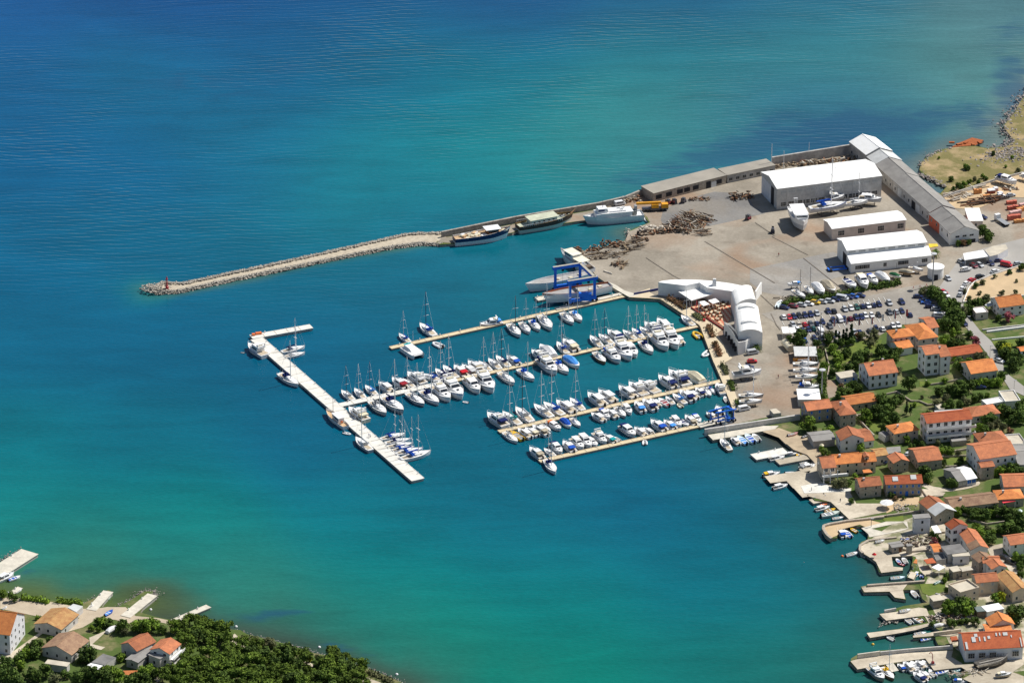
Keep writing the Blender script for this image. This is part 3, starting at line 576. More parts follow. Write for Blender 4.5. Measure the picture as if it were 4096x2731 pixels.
# --- marina building ---
W_ = ROOF['w']
r = flatb('marina_office', 'white flat-roofed curved wing of the marina building by the yard', 'building', 'L 130 312,180 292,330 272,550 268,780 274,980 290,1250 325,1520 378,1520 440,1290 452,900 396,775 316,560 362', 5.7, 'w', 'w')
c0 = r.location
tq = g('L',1010,360,ZL+5.7)
ob('chimney', MB().box(-.9,.9,-1.2,1.2,0,3.0,.7,.3).mesh('chimney', WALL['w']), r, (tq.x-c0.x, tq.y-c0.y, 5.7))
for x,y in ((1065,480),(1113,485),(1160,488),(1250,497)):
    q = g('L',x,y,ZL+3.4); ob('window', MB().box(-.3,.3,-.25,.25,-.5,.5).mesh('window', DOORM['n']), r, (q.x-c0.x, q.y-c0.y, 3.4))
flatb('pavilion', 'square white pavilion roof over the cafe terrace', 'pavilion', 'L 445 455,755 393,972 500,650 592', 3.3, 'w', 'w', .4, posts=True)
flatb('parasol', 'left of two square white parasols on the red terrace', 'parasol', 'L 755 612,855 598,935 652,838 680', 2.8, 'w', 'w', .15, posts=True)
flatb('parasol', 'right of two square white parasols on the red terrace', 'parasol', 'L 912 592,1025 560,1092 612,985 646', 3.0, 'w', 'w', .15, posts=True)
def barrel(name, label, t, A, B, C, h, rise, ribs):
    a = g(t,*A,ZL+h); b = g(t,*B,ZL+h); c = g(t,*C,ZL+h)    # a near-left, b near-right, c far-left (wall tops)
    u = b-a; Wd = u.length; u.normalize(); v = c-a; L = v.length
    root = ob(name, None, None, (a.x,a.y,ZL), label=label, cat='building'); N_ = 14
    def arc(off, k=0.0):
        o_ = []
        for i in range(N_+1):
            t_ = PI*i/N_; x = Wd/2-(Wd/2-k)*math.cos(t_); z = h+.0+rise*math.sin(t_)
            q = u*x+v*off; o_.append((q.x,q.y,z))
        return o_
    base0 = [tuple((u*Wd).to_tuple()[:2])+(-.6,), (0,0,-.6)]
    m = MB(); s0 = arc(0); s1 = arc(1); f0 = [(s0[-1][0],s0[-1][1],-.6),(s0[0][0],s0[0][1],-.6)]; f1 = [(s1[-1][0],s1[-1][1],-.6),(s1[0][0],s1[0][1],-.6)]
    m.loft([s0+f0, s1+f1], True); ob('wall', m.mesh('wall', WALL['w']), root)
    rm = MB(); up = lambda s,k: [(x,y,z+k) for x,y,z in s]
    rm.loft([up(arc(-.02,.4),.12), up(arc(1.02,.4),.12)], False, False); ob('roof', rm.mesh('roof', W_, True), root)
    for off in ribs:
        q = MB(); e0 = arc(off-.03,1.2); e1 = arc(off+.03,1.2)
        q.loft([up(e0,.1), up(e0,.9), up(e1,.9), up(e1,.1)], False, False); ob('roof_rib', q.mesh('roof_rib', WALL['w']), root)
    return root
barrel('marina_hall', 'long white barrel-vaulted hall of the marina building with two roof ribs', 'L', (1388,1112), (1765,1108), (1325,712), 7.2, 1.9, (.27,.86))
barrel('marina_hall', 'shorter white vaulted hall at the yard end of the marina building', 'L', (1335,690), (1662,600), (1272,482), 6.6, 1.9, ())
q = MB(); a = g('L',1640,600,ZL); b = g('L',1728,490,ZL)
q.loft([[(a.x,a.y,ZL),(b.x,b.y,ZL),(b.x,b.y,ZL+5.2),(a.x,a.y,ZL+4.2)],[(a.x+.6,a.y,ZL),(b.x+.6,b.y,ZL),(b.x+.6,b.y,ZL+5.2),(a.x+.6,a.y,ZL+4.2)]], True)
ob('fin_wall', q.mesh('fin_wall', WALL['w']), label='white pointed fin wall at the yard corner of the marina building', cat='wall')
r = flatb('curved_wing', 'low white wing with rounded end and terrace at marina waterfront', 'building', 'L 1160 965,1290 1110,1385 1285,1500 1262,1572 1215,1400 1200,1340 1090,1250 1000', 4.6, 'w', 'k', parapet=.9)
c0 = r.location
for x,y in ((1200,1120),(1235,1180),(1275,1240),(1310,1300),(1340,1350)):
    qq = g('L',x,y,ZL+1.6); ob('window', MB().box(-.5,.5,-.35,.35,-1,1).mesh('window', DOORM['n']), r, (qq.x-c0.x, qq.y-c0.y, 1.6))
wallrun('terrace_wall', 'low red-striped wall edging the cafe terrace', 'L 645 690,1150 1030', .9, .35, mat('wall_red', (.33,.07,.05), .85))
wallrun('gate_wall', 'dark blue hoarding between yard and marina building', 'G 1708 870,2085 795', 1.0, .3, mat('hoarding_navy', (.015,.03,.16), .7))
# --- sheds in the boat park ---
building('store_shed', 'open shed with pale sheet roof and orange fascia beside the tall masts', 'shed', 'O', (370,1035), (770,1035), (357,865), 2.8, kind='f', wall='t', roof='s', win=0)
building('store_shed', 'bright white flat-roofed shed beside the motor yacht on stands', 'shed', 'Q', (665,682), (1066,680), (651,492), 3.2, kind='f', wall='g', roof='w', win=0)
flatb('canopy', 'left square white canopy at the car park corner', 'canopy', 'O 145 610,275 605,240 490,115 495', 2.8, 'w', 'w', .2, posts=True)
flatb('canopy', 'right square white canopy at the car park corner', 'canopy', 'O 290 612,395 600,365 498,252 503', 2.8, 'w', 'w', .2, posts=True)
flatb('gatehouse_canopy', 'long white canopy over the marina gate parking', 'canopy', 'N 1380 640,1690 588,1795 685,1405 745', 3.0, 'w', 'w', .3, posts=True)
flatb('gatehouse', 'white gatehouse with dark rooftop square beside the red van', 'gatehouse', 'N 1720 590,1850 525,2050 498,2085 570,1925 660,1800 690', 3.4, 'b', 'c')
flatb('yellow_canopy', 'small yellow awning at the corner of the white two-step hall', 'awning', 'N 840 492,975 488,992 528,855 545', 4.2, 'w', 'w', .2, posts=True).children[-1].data.materials[0] = mat('awning_yellow', (.75,.55,.05), .8)
r = ob('guard_kiosk', None, None, g('N',945,1010,ZL), label='round white guard kiosk beside the barrier', cat='kiosk')
ob('wall', MB().lathe([(3.3,0),(3.3,4.6)], 24).mesh('wall', WALL['w']), r); ob('roof', MB().lathe([(3.6,4.6),(3.6,4.85),(.05,5.2)], 24).mesh('roof', W_), r)
ob('door', MB().box(-.8,.8,-3.45,-3.1,0,2.4).mesh('door', DOORM['n']), r)
# --- village houses: name label tile A B R h pitch kind wall roof opts ---
HS = [
 ('Q',(1975,240),(2490,171),(1815,28),6.0,26,'g','b','r','three-storey white house with plain orange roof beside the blue-walled shed',dict(chim=2,wsize=(1.1,1.6))),
 ('Q',(1450,292),(1757,245),(1352,196),2.6,0,'f','b','c','small cream-roofed shed with bright blue walls in the garden',dict(pane='b',win=2)),
 ('Q',(835,885),(1275,826),(757,737),5.3,26,'g','s','r','long wing of the stone house with blue shutters by the beach',dict(pane='b')),
 ('Q',(1437,970),(1722,936),(1190,745),5.4,26,'n','s','r','hip-roofed end wing of the stone house with blue shutters',dict(win=2,pane='n',chim=1)),
 ('Q',(1600,777),(2103,700),(1533,640),3.0,20,'g','s','o','long low barn with brightest orange roof behind the stone house',dict(win=4,door='n')),
 ('Q',(1450,1432),(1358,1280),(1652,1312),5.2,24,'g','b','r','white two-storey house whose gable faces the fishing jetties',dict(win=2)),
 ('Q',(1790,1460),(2052,1425),(1710,1290),2.9,16,'g','w','r','low orange-roofed annex beside the white gabled jetty house',dict(win=2)),
 ('S',(1080,190),(1440,150),(1010,95),2.9,10,'g','k','g','grey-roofed boathouse shed at the beach end',dict(win=0,door='w')),
 ('S',(1235,640),(1452,622),(1190,462),5.6,26,'g','c','r','cream house with balconies at the seaward end of the front terrace',dict(wsize=(1.6,1.9))),
 ('S',(1442,577),(1880,536),(1402,422),5.0,26,'g','c','o','middle house of the front terrace with plain orange roof',dict(chim=1)),
 ('S',(1882,537),(2135,520),(1905,385),5.0,26,'g','c','o','landward terrace house with the roof dormer',dict(win=2)),
 ('S',(2147,437),(2332,410),(2080,345),4.0,20,'g','g','y','small ochre-roofed house behind the front terrace',dict(win=1)),
 ('S',(1872,960),(2228,925),(1822,822),4.8,24,'g','s','r','rough stone cottage with orange roof beside the white terrace',dict(win=2,chim=1)),
 ('T',(-5,660),(603,640),(-40,525),5.2,24,'g','s','d','stone terrace with solar panels and blue shutters',dict(pane='b',win=6,door='b')),
 ('R',(692,1027),(1445,950),(600,892),8.7,20,'g','w','d','long white apartment house with full-width balconies',dict(wsize=(1.5,1.9),win=6,floors=3)),
 ('R',(140,1202),(543,1130),(18,1060),4.6,22,'h','c','o','cream hip-roofed house left of the long apartment house',dict(win=3,chim=1)),
 ('R',(1440,187),(1872,125),(1343,0),4.0,24,'g','g','o','bright orange roofed grey house above the vegetable gardens',dict(win=4)),
 ('P',(495,1240),(745,1208),(435,1090),9.2,22,'g','w','r','tallest white house, larger left-hand block',dict(wsize=(1.4,1.5),win=2,floors=3)),
 ('P',(775,1276),(945,1252),(698,1085),8.0,22,'g','w','r','tallest white house, lower right-hand wing',dict(wsize=(1.0,1.2),win=1,floors=3,chim=1)),
 ('P',(955,1266),(1532,1182),(893,1146),3.0,18,'g','s','d','long low red-brown barn beside the lane',dict(win=4)),
 ('P',(-110,930),(292,882),(-172,776),5.6,24,'h','p','o','large multi-hipped orange villa next to the car park',dict(win=4,chim=1)),
 ('P',(372,955),(712,905),(190,660),5.6,24,'n','p','o','right-hand wing of the large hipped villa',dict(win=2)),
 ('P',(560,752),(726,727),(420,600),5.0,18,'g','w','r','rear porch wing of the large villa by the car park trees',dict(win=1)),
 ('P',(0,1132),(252,1088),(-30,1000),3.2,18,'g','w','o','low orange terrace roof in front of the large villa',dict(win=0)),
 ('P',(1860,366),(2312,305),(1785,187),4.6,26,'g','w','o','white house with orange roof beside the pink flowering bush',dict(win=3,wsize=(1.1,1.6))),
 ('P',(1420,485),(1645,462),(1357,375),2.9,0,'f','p','w','square flat-roofed annex by the bend of the lane',dict(win=1,parapet=.4)),
 ('R',(2012,675),(2272,655),(1925,490),2.8,0,'f','w','c','wide flat terrace roof beside the upper lane',dict(win=0,parapet=.5)),
 ('R',(1700,722),(2000,667),(1660,617),2.5,0,'f','w','w','small white flat roof joined to the terrace roof',dict(win=1,parapet=.4)),
 ('R',(1430,915),(1922,852),(1342,753),3.0,24,'h','g','r','hip-roofed house half hidden by dark trees',dict(win=2)),
 ('R',(1600,1362),(2060,1312),(1475,1205),3.6,26,'h','s','r','hip-roofed house directly behind the big white gabled mansion',dict(win=2,chim=1)),
 ('T',(1590,235),(2197,150),(1440,20),6.8,20,'g','w','r','big white mansion with long orange roof and blank end wall',dict(win=5)),
 ('T',(1612,377),(1825,352),(1592,305),5.2,14,'g','s','r','small stone tower with tiled roof in front of the white mansion',dict(win=1)),
 ('T',(1217,612),(1362,582),(1045,463),2.8,16,'g','k','g','grey-roofed half of the low workshop by the lane',dict(win=2,pane='w')),
 ('T',(1366,582),(1522,552),(1247,432),2.8,16,'g','b','w','white-roofed half of the low workshop with blue doors',dict(win=2,pane='b',wsize=(1.8,1.6))),
 ('T',(540,282),(942,237),(442,88),3.8,20,'g','s','r','plain orange-roofed stone house beside a dark round tree',dict(win=2)),
 ('T',(125,302),(22,190),(272,252),4.4,22,'g','s','r','small gabled stone house behind the solar panel terrace',dict(win=1)),
 ('T',(2000,702),(2400,690),(1940,520),4.0,20,'g','g','r','wide terracotta-roofed house at the right edge above the red awning',dict(win=2)),
 ('T',(1892,917),(2330,890),(1778,778),3.5,24,'h','s','o','hip-roofed house with the bright red awning',dict(win=2,chim=1)),
 ('T',(1110,1062),(1888,966),(1012,925),3.0,18,'g','c','b','long low house with weathered brown roof',dict(win=6,chim=1)),
 ('T',(838,1180),(560,962),(905,1005),4.0,24,'g','s','r','two-tone roofed stone house end-on to the waterfront',dict(win=2)),
 ('T',(478,1247),(742,1227),(408,1195),6.2,0,'f','b','g','tall plain white block with flat grey roof',dict(win=1)),
 ('V',(965,68),(860,-20),(1130,-20),6.4,24,'g','w','d','white house with deep red roof and glazed left wall',dict(win=2,wsize=(1.6,1.4))),
 ('V',(1335,445),(1108,125),(1462,340),4.0,22,'g','w','r','long gabled house with patched terracotta roof pointing at camera',dict(win=2)),
 ('V',(2062,360),(2420,312),(1998,202),4.8,24,'g','w','r','white house with orange roof above the two black cars',dict(win=2)),
 ('V',(1480,685),(1348,570),(1602,590),4.2,22,'g','s','b','small brown-roofed house wedged behind the orange pair',dict(win=1)),
 ('V',(1720,805),(1612,690),(1868,752),4.6,22,'g','w','r','white gabled house with balcony beside the lane',dict(win=1)),
 ('V',(1560,692),(1855,690),(1487,595),4.4,18,'g','w','r','rear roof of the white gabled house by the lane',dict(win=0)),
 ('V',(1440,1056),(1827,1021),(1393,915),5.2,24,'g','c','r','beige two-storey house beside the yellow-green tree',dict(win=2,pane='w')),
 ('V',(1130,1265),(1477,1167),(1008,1042),4.4,0,'f','c','c','cream house with walled flat roof terrace',dict(win=2,parapet=.7)),
 ('V',(2100,1232),(1806,915),(2250,1142),4.2,22,'g','c','y','long ochre-roofed house running along the lane',dict(win=3)),
 ('V',(900,540),(1240,492),(800,388),3.6,0,'f','g','k','large dark grey flat roof behind the patio walls',dict(win=1)),
 ('V',(1000,577),(1302,562),(892,540),3.4,0,'f','b','c','small pale house just below the dark grey flat roof',dict(win=1)),
 ('V',(655,490),(790,480),(645,395),2.4,10,'g','w','o','tiny orange-roofed outhouse by the patio',dict(win=0)),
 ('V',(1002,862),(1150,835),(950,770),3.0,0,'f','s','c','left of two square stone sheds with cream flat roofs',dict(win=1)),
 ('V',(1172,852),(1358,822),(1140,790),3.0,0,'f','s','c','right of two square stone sheds with cream flat roofs',dict(win=1)),
 ('V',(640,1402),(830,1372),(575,1312),3.0,0,'f','s','c','concrete-roofed boathouse left of the lowest broad green trees',dict(win=0,door='n')),
 ('V',(850,1412),(1022,1382),(778,1302),1.6,0,'f','s','c','low cream terrace beside the concrete-roofed boathouse',dict(win=0)),
 ('X',(1240,172),(1560,112),(1160,55),2.4,0,'f','w','w','white flat-roofed bungalow above the steep orange gable',dict(win=1)),
 ('X',(1050,172),(1238,152),(992,85),2.3,0,'f','t','v','green-grey lean-to at the bungalow end',dict(win=0)),
 ('X',(1310,450),(1215,302),(1530,312),3.6,26,'g','p','o','steep orange gabled roof behind the rust red boat hall',dict(win=1)),
 ('X',(1222,557),(1712,533),(1182,468),2.8,10,'g','w','o','low orange roof running under the steep gable',dict(win=1)),
 ('X',(810,910),(1940,850),(738,600),5.0,26,'g','b','d','large rust red hall with many skylights at the big quay',dict(win=0)),
 ('U',(1705,640),(1900,610),(1640,600),2.6,8,'g','s','g','small stone hut on the rocky landing',dict(win=2,door='t')),
 ('U',(1985,620),(2070,610),(1970,585),3.4,0,'f','s','g','narrow stone chimney block beside the small stone hut',dict(win=0)),
 ('P',(2250,1170),(2450,1140),(2290,1090),5.0,20,'g','w','o','white house cut by the right picture edge above the lane fork',dict(win=2)),
 ('T',(2240,330),(2500,320),(2170,110),4.0,10,'g','k','g','dark grey roofed store at the right edge beside the mansion',dict(win=0)),
 ('Z',(180,645),(-420,575),(410,252),8.0,30,'g','b','o','large white house with orange roof at the lower left corner',dict(win=4)),
 ('Z',(1150,546),(1467,268),(905,413),3.2,16,'g','g','y','grey house with patchy orange roof beside the shore track',dict(win=2)),
 ('Z',(1345,1022),(1662,758),(1130,800),3.2,20,'g','g','b','house with worn brown roof and grey gable left of the garage',dict(win=2)),
 ('Z',(905,1120),(1310,1178),(650,1105),2.6,0,'f','g','c','grey flat terrace in front of the worn brown roof house',dict(win=0)),
 ('a',(577,985),(866,840),(424,870),4.2,26,'g','g','r','grey house with steep terracotta roof at the wood edge',dict(win=2)),
 ('a',(592,1167),(870,950),(500,1128),2.9,10,'g','k','g','long grey sheet roof beside the terracotta house',dict(win=1)),
 ('a',(1088,1032),(1256,880),(932,942),4.8,22,'g','w','r','white house with stacked balconies beside the pine wood',dict(win=2,wsize=(1.2,1.8))),
 ('a',(937,1115),(1080,1032),(752,1062),3.6,0,'f','g','g','grey concrete flat roof block under the balcony house',dict(win=1)),
]
for t,A,B,R,h,pi_,kd,wl,rf,lb,op in HS:
    building('house' if h > 3.3 else 'outbuilding', uniq(lb), 'house' if h > 3.3 else 'outbuilding', t, A, B, R, h, pi_, kd, wl, rf, **op)
flatb('garage', 'dark flat-roofed garage at the lower left with white canopy', 'garage', 'Z 1720 1165,1940 1003,2182 1072,1955 1215', 2.6, 'g', 'k')
flatb('canopy', 'bright white canopy attached to the dark-roofed garage', 'canopy', 'Z 1640 1215,1722 1168,1950 1212,1790 1345', 2.4, 'w', 'w', .15, posts=True)
flatb('lean_to', 'pale grey lean-to at the shore end of the patchy roof house', 'lean-to', 'Z 1275 135,1380 65,1560 112,1435 222', 2.6, 'g', 's')
flatb('canopy', 'small red tiled canopy over a patio beside the tiny cove', 'canopy', 'V 455 630,620 598,690 690,515 705', 2.5, 't', 'd', .2, posts=True)
flatb('garden_tent', 'diamond-shaped white sail tent beside the cove', 'tent', 'V 598 770,725 708,850 770,740 835', 2.7, 'w', 'w', .1, posts=True)
flatb('awning', 'bright red striped awning on the hip-roofed house', 'awning', 'T 1945 930,2165 895,2190 945,1975 980', 2.7, 'w', 'w', .12, posts=True).children[-1].data.materials[0] = mat('awning_red', (.72,.06,.08), .8)
flatb('canopy', 'orange tiled shelter in the courtyard of the front terrace', 'shelter', 'S 1905 670,2020 655,2080 712,1925 722', 2.4, 't', 'o', .2, posts=True)
flatb('canopy', 'small rust red roof over the quay steps', 'shelter', 'X 508 655,640 640,680 740,545 755', 2.5, 't', 'd', .2, posts=True)
flatb('canopy', 'white tiled pergola beside the plain white block', 'pergola', 'V 590 18,700 -5,785 130,655 142', 2.3, 'w', 'w', .15, posts=True)
flatb('canopy', 'tiny orange shelter on the cove pier', 'shelter', 'V 258 690,305 620,340 632,335 700', 2.4, 'w', 'o', .2, posts=True)
flatb('canopy', 'orange tiled porch in front of the long grey roof', 'porch', 'a 330 1345,372 1295,595 1290,530 1375', 2.0, 't', 'o', .2, posts=True)
flatb('canopy', 'grey pergola on the terrace beside the hip-roofed villa wing', 'pergola', 'P 1580 320,1690 250,1760 320,1640 350', 2.6, 'w', 's', .15, posts=True)
flatb('shed', 'grey stone shed beside the overgrown vegetable gardens', 'shed', 'R 820 715,945 695,985 785,890 790', 1.8, 'g', 'c')
flatb('shed', 'long grey roof behind the apartment house', 'shed', 'R 810 815,1340 780,1400 820,825 865', 2.2, 'g', 's')
flatb('shed', 'small grey shed below the apartment house balconies', 'shed', 'R 1082 1285,1330 1258,1360 1312,1110 1340', 2.2, 's', 'g')
flatb('shed', 'grey stone cube with flat terrace in the upper village', 'shed', 'T 0 40,235 20,245 110,0 150', 2.6, 'g', 'g')
flatb('ruin', 'roofless stone patio walls beside the red tiled canopy', 'ruin', 'V 620 545,800 520,870 650,690 680', 1.6, 'k', 'k', parapet=.8)
flatb('shed', 'grey concrete shed behind the white gabled house', 'shed', 'Q 2140 1290,2230 1262,2420 1290,2260 1370', 2.4, 'g', 'k')
flatb('shed', 'pale terrace house at the right edge with white skylight', 'shed', 'R 2000 1240,2250 1220,2331 1330,2331 1400,2090 1400', 2.6, 'w', 'c', parapet=.6)
def octo(t, x, y, r, h, label, m, name='parasol'):
    q = g(t,x,y,ZL+h); root = ob(name, None, None, (q.x,q.y,ZL), label=label, cat='parasol')
    ob('pole', MB().tube((0,0,0),(0,0,h),.06).mesh('pole', ALU), root); ob('canopy', MB().lathe([(r,h-.5),(.05,h+.25)], 8).mesh('canopy', m), root)
octo('T',5,950,2.6,2.8,'large white octagonal parasol on the sandy terrace', cloth('w'))
octo('T',1890,370,1.4,2.4,'yellow parasol beside the white mansion', cloth('y'))
octo('T',2258,1090,1.1,2.4,'pale blue parasol among dark trees at right', cloth('a'))
octo('U',1370,745,.9,2.0,'red and pink parasol on the rocky landing', cloth('r'))
octo('S',1215,235,1.0,2.2,'cream parasol in the garden of the boathouse', cloth('c'))
# skylights of the rust red hall, solar panels
def slab_on(label, name, t, quad, h, m, cat):
    p = [g(t,x,y,h[i] if isinstance(h,tuple) else h) for i,(x,y) in enumerate(quad)]; c = sum(p, Vector())/4
    mb = MB(); q = [v-c for v in p]; mb.quad(*q); lo = [v-Vector((0,0,.25)) for v in q]
    for i in range(4): mb.quad(lo[i], lo[(i+1)%4], q[(i+1)%4], q[i])
    ob(name, mb.mesh(name, m), None, c, label=label, cat=cat, group=cat+'s on village roofs')
# ================= boats =================
def hullsecs(L, Bm, fb, flare=1.0, stern=.82, rake=.06, n=9, kz=-.35, fine=1.9, sheer=.25):
    out = []
    for i in range(n+1):
        t_ = i/n; x = -L/2+L*t_
        b = Bm/2*(stern+(1-stern)*math.sin(PI*min(1,t_/.55)/2)) if t_ < .55 else Bm/2*(1-((t_-.55)/.45)**fine)
        b = max(b, .03); z = fb*(1+sheer*t_*t_); xo = rake*L*max(0,t_-.6)/.4
        out.append([(x+xo*.0,-b,z),(x-xo*.25,-b*.94,z*.5),(x-xo*.6,-b*.80,0),(x-xo,-b*.3,kz),(x-xo,b*.3,kz),(x-xo*.6,b*.80,0),(x-xo*.25,b*.94,z*.5),(x,b,z)])
    return out
def sec_at(S, x):
    for a,b in zip(S, S[1:]):
        if a[0][0] <= x <= b[0][0]+1e-6:
            k = (x-a[0][0])/(b[0][0]-a[0][0]); return abs(a[0][1])*(1-k)+abs(b[0][1])*k, a[0][2]*(1-k)+b[0][2]*k
    return abs(S[-1][0][1]), S[-1][0][2]
_pc = {}
def proto(kind, cv, hull='w', boot='n', mastk='w'):
    key = (kind, cv, hull, boot, mastk)
    if key in _pc: return _pc[key]
    parts = []            # (name, mesh, parent index)
    def add(nm, mb, m, par=None, smooth=False): parts.append((nm, mb.mesh(nm, m, smooth), par)); return len(parts)-1
    def deckof(S, inset, z, x0=0, x1=None):
        m = MB(); x1 = len(S) if x1 is None else x1
        m.loft([[(s_[0][0]-.02,-max(abs(s_[0][1])-inset,.01),s_[0][2]+z),(s_[0][0]-.02,max(abs(s_[0][1])-inset,.01),s_[0][2]+z)] for s_ in S[x0:x1]], False, False)
        for i,f in enumerate(m.f): m.f[i] = f
        return m
    if kind == 'S':
        S = hullsecs(10, 3.2, 1.05, stern=.62, fine=1.8); h = MB().loft(S, False, True); add('hull', h, paint(hull))
        b_ = MB().loft([[(q[0],q[1]*1.01,q[2]) for q in (s_[0], (s_[0][0],s_[0][1],s_[0][2]-.16))] for s_ in S], False, False)
        b_.loft([[(q[0],q[1]*1.01,q[2]) for q in ((s_[7][0],s_[7][1],s_[7][2]-.16), s_[7])] for s_ in S], False, False); add('rubbing_strake', b_, paint(boot))
        add('deck', deckof(S, .04, -.03), DECK)
        c_ = MB(); c_.loft([[(x,-w_,1.0),(x,-w_*.86,1.0+z),(x,w_*.86,1.0+z),(x,w_,1.0)] for x,w_,z in ((-1.4,1.05,.62),(.6,1.05,.55),(2.2,.75,.42),(3.0,.4,.28))], False, True)
        ci = add('coachroof', c_, paint('w')); wn = MB()
        for s_ in (-1,1): wn.quad((-1.0,s_*1.03,1.2),(1.6,s_*.93,1.22),(1.6,s_*.88,1.4),(-1.0,s_*.96,1.42))
        add('window', wn, GLASS, ci)
        add('cockpit', MB().box(-4.2,-1.6,-.75,.75,1.0,1.07), TEAK)
        mh = 12.0; ms = MB().tube((.9,0,1.3),(.9,0,1.3+mh),.12,.09,6)
        mi = add('mast', ms, ALU if mastk == 'w' else paint(mastk)); sp = MB()
        for z in (5.2,8.8): add('spreader', MB().box(.82,.95,-.95,.95,z,z+.12), ALU, mi)
        st = MB()
        for a,b2 in (((5.0,0,1.3),(.95,0,13.2)),((-4.9,0,1.2),(.85,0,13.2))): st.tube(a,b2,.025,.025,3,False)
        add('stay', st, ALU, mi)
        bo = MB().tube((.7,0,2.3),(-3.3,0,2.25),.08,.07,6); bi = add('boom', bo, ALU, mi)
        add('sail_cover', MB().tube((.6,0,2.5),(-3.1,0,2.4),.26,.16,7), cloth(cv if cv != 'w' else 's'), bi)
        if cv not in 'w': add('spray_hood', MB().loft([[(-1.9,-1.1,1.5),(-1.9,-.95,2.25),(-1.9,.95,2.25),(-1.9,1.1,1.5)],[(-.7,-.95,1.5),(-.9,-.8,1.95),(-.9,.8,1.95),(-.7,.95,1.5)]], False, True), cloth(cv))
        else: add('spray_hood', MB().loft([[(-1.7,-1.0,1.5),(-1.7,-.9,2.1),(-1.7,.9,2.1),(-1.7,1.0,1.5)],[(-.9,-.95,1.5),(-1.0,-.8,1.85),(-1.0,.8,1.85),(-.9,.95,1.5)]], False, True), cloth('s'))
        pp = MB()
        for x in (-4.8,4.6):
            w2,z = sec_at(S,x)
            for sg in (-1,1): pp.tube((x,sg*w2*.9,z),(x,sg*w2*.9,z+.7),.03,.03,4)
        add('guard_rail', pp, ALU)
    elif kind in ('M','m'):
        S = hullsecs(10, 3.7, 1.35, stern=.88, fine=2.3, sheer=.35); add('hull', MB().loft(S, False, True), paint(hull))
        b_ = MB()
        for k,kk in ((0,1),(7,-1)): b_.loft([[(s_[k][0],s_[k][1]*1.01,s_[k][2]-.30),(s_[k][0],s_[k][1]*1.01,s_[k][2]-.42)][::kk] for s_ in S], False, False)
        add('stripe', b_, paint(boot)); add('deck', deckof(S, .05, -.03), paint('w',.5))
        c_ = MB(); c_.loft([[(x,-w_,1.3),(x,-w_*.85,1.3+z),(x,w_*.85,1.3+z),(x,w_,1.3)] for x,w_,z in ((-2.2,1.45,1.55),(.8,1.4,1.45),(1.7,1.25,.75),(3.4,.75,.35))], False, True)
        ci = add('cabin', c_, paint('w')); wn = MB()
        for s_ in (-1,1): wn.quad((-1.8,s_*1.40,1.95),(.9,s_*1.36,1.95),(.7,s_*1.25,2.5),(-1.8,s_*1.29,2.5))
        wn.quad((1.62,-1.1,2.15),(1.62,1.1,2.15),(.95,1.0,2.72),(.95,-1.0,2.72)); add('window', wn, GLASS, ci)
        fg = MB()
        for x,w_ in ((2.2,.55),): fg.box(x,x+.6,-.3,.3,1.9,1.98)
        add('hatch', fg, GLASS, ci)
        add('cockpit', MB().box(-4.6,-2.25,-1.35,1.35,1.35,1.42), TEAK)
        if kind == 'M':
            f_ = MB(); f_.loft([[(x,-w_,z0),(x,-w_*1.05,z0+.5),(x,w_*1.05,z0+.5),(x,w_,z0)] for x,w_,z0 in ((-2.9,1.3,2.8),(-.2,1.25,2.75),(.6,.9,2.75))], False, True)
            fi = add('flybridge', f_, paint('w')); add('helm_seat', MB().box(-1.9,-1.2,-.9,.9,3.3,3.6), paint('c'), fi)
            add('radar_arch', MB().box(-2.7,-2.3,-1.4,-1.25,2.8,4.1).box(-2.7,-2.3,1.25,1.4,2.8,4.1).box(-2.7,-2.3,-1.4,1.4,4.1,4.22), paint('w'))
        cz = 2.75 if kind == 'M' else 2.6
        if cv != 'w': add('canopy', MB().loft([[(-4.3,-1.4,2.2),(-4.3,-1.25,cz-.1),(-4.3,1.25,cz-.1),(-4.3,1.4,2.2)],[(-2.25,-1.4,1.9),(-2.2,-1.3,cz),(-2.2,1.3,cz),(-2.25,1.4,1.9)]], False, True), cloth(cv))
        elif kind == 'm': add('canopy', MB().loft([[(-3.6,-1.2,2.75),(-3.6,1.2,2.75)],[(.4,-1.2,2.95),(.4,1.2,2.95)],[(.4,-1.2,3.02),(.4,1.2,3.02)],[(-3.6,-1.2,2.85),(-3.6,1.2,2.85)]], False, False), cloth('w'))
        r_ = MB()
        for i in range(5,9):
            a = S[i][0]; b2 = S[i+1][0]
            for s_ in (-1,1): r_.tube((a[0],s_*a[1]*.9,a[2]+.6),(b2[0],s_*b2[1]*.9,b2[2]+.6),.03,.03,3,False); r_.tube((a[0],s_*a[1]*.9,a[2]),(a[0],s_*a[1]*.9,a[2]+.6),.03,.03,3,False)
        add('guard_rail', r_, ALU)
        if kind == 'm': add('outboard', MB().box(-5.5,-4.95,-.3,.3,.3,1.9,.8,.9), RUB)
    elif kind == 'C':
        S = hullsecs(10, 3.7, 1.3, stern=.88, fine=2.2); add('hull', MB().loft(S, False, True), paint(hull))
        add('deck', deckof(S, .05, -.02), paint('w',.5))
        add('tarpaulin', MB().loft([[(x,-w_,z0),(x,-w_*.75,z0+zz*.6),(x,0,z0+zz),(x,w_*.75,z0+zz*.6),(x,w_,z0)] for x,w_,z0,zz in ((-4.9,1.6,1.2,.9),(-3,1.75,1.25,1.7),(-.5,1.8,1.3,2.0),(1.5,1.6,1.35,1.2),(2.9,1.1,1.45,.6),(3.4,.7,1.5,.2))], False, True), cloth(cv), smooth=False)
    elif kind == 'O':
        S = hullsecs(10, 3.6, 1.3, stern=.78, fine=2.0, sheer=.4)
        add('hull', MB().loft(S, False, True), paint(hull))
        g_ = MB()
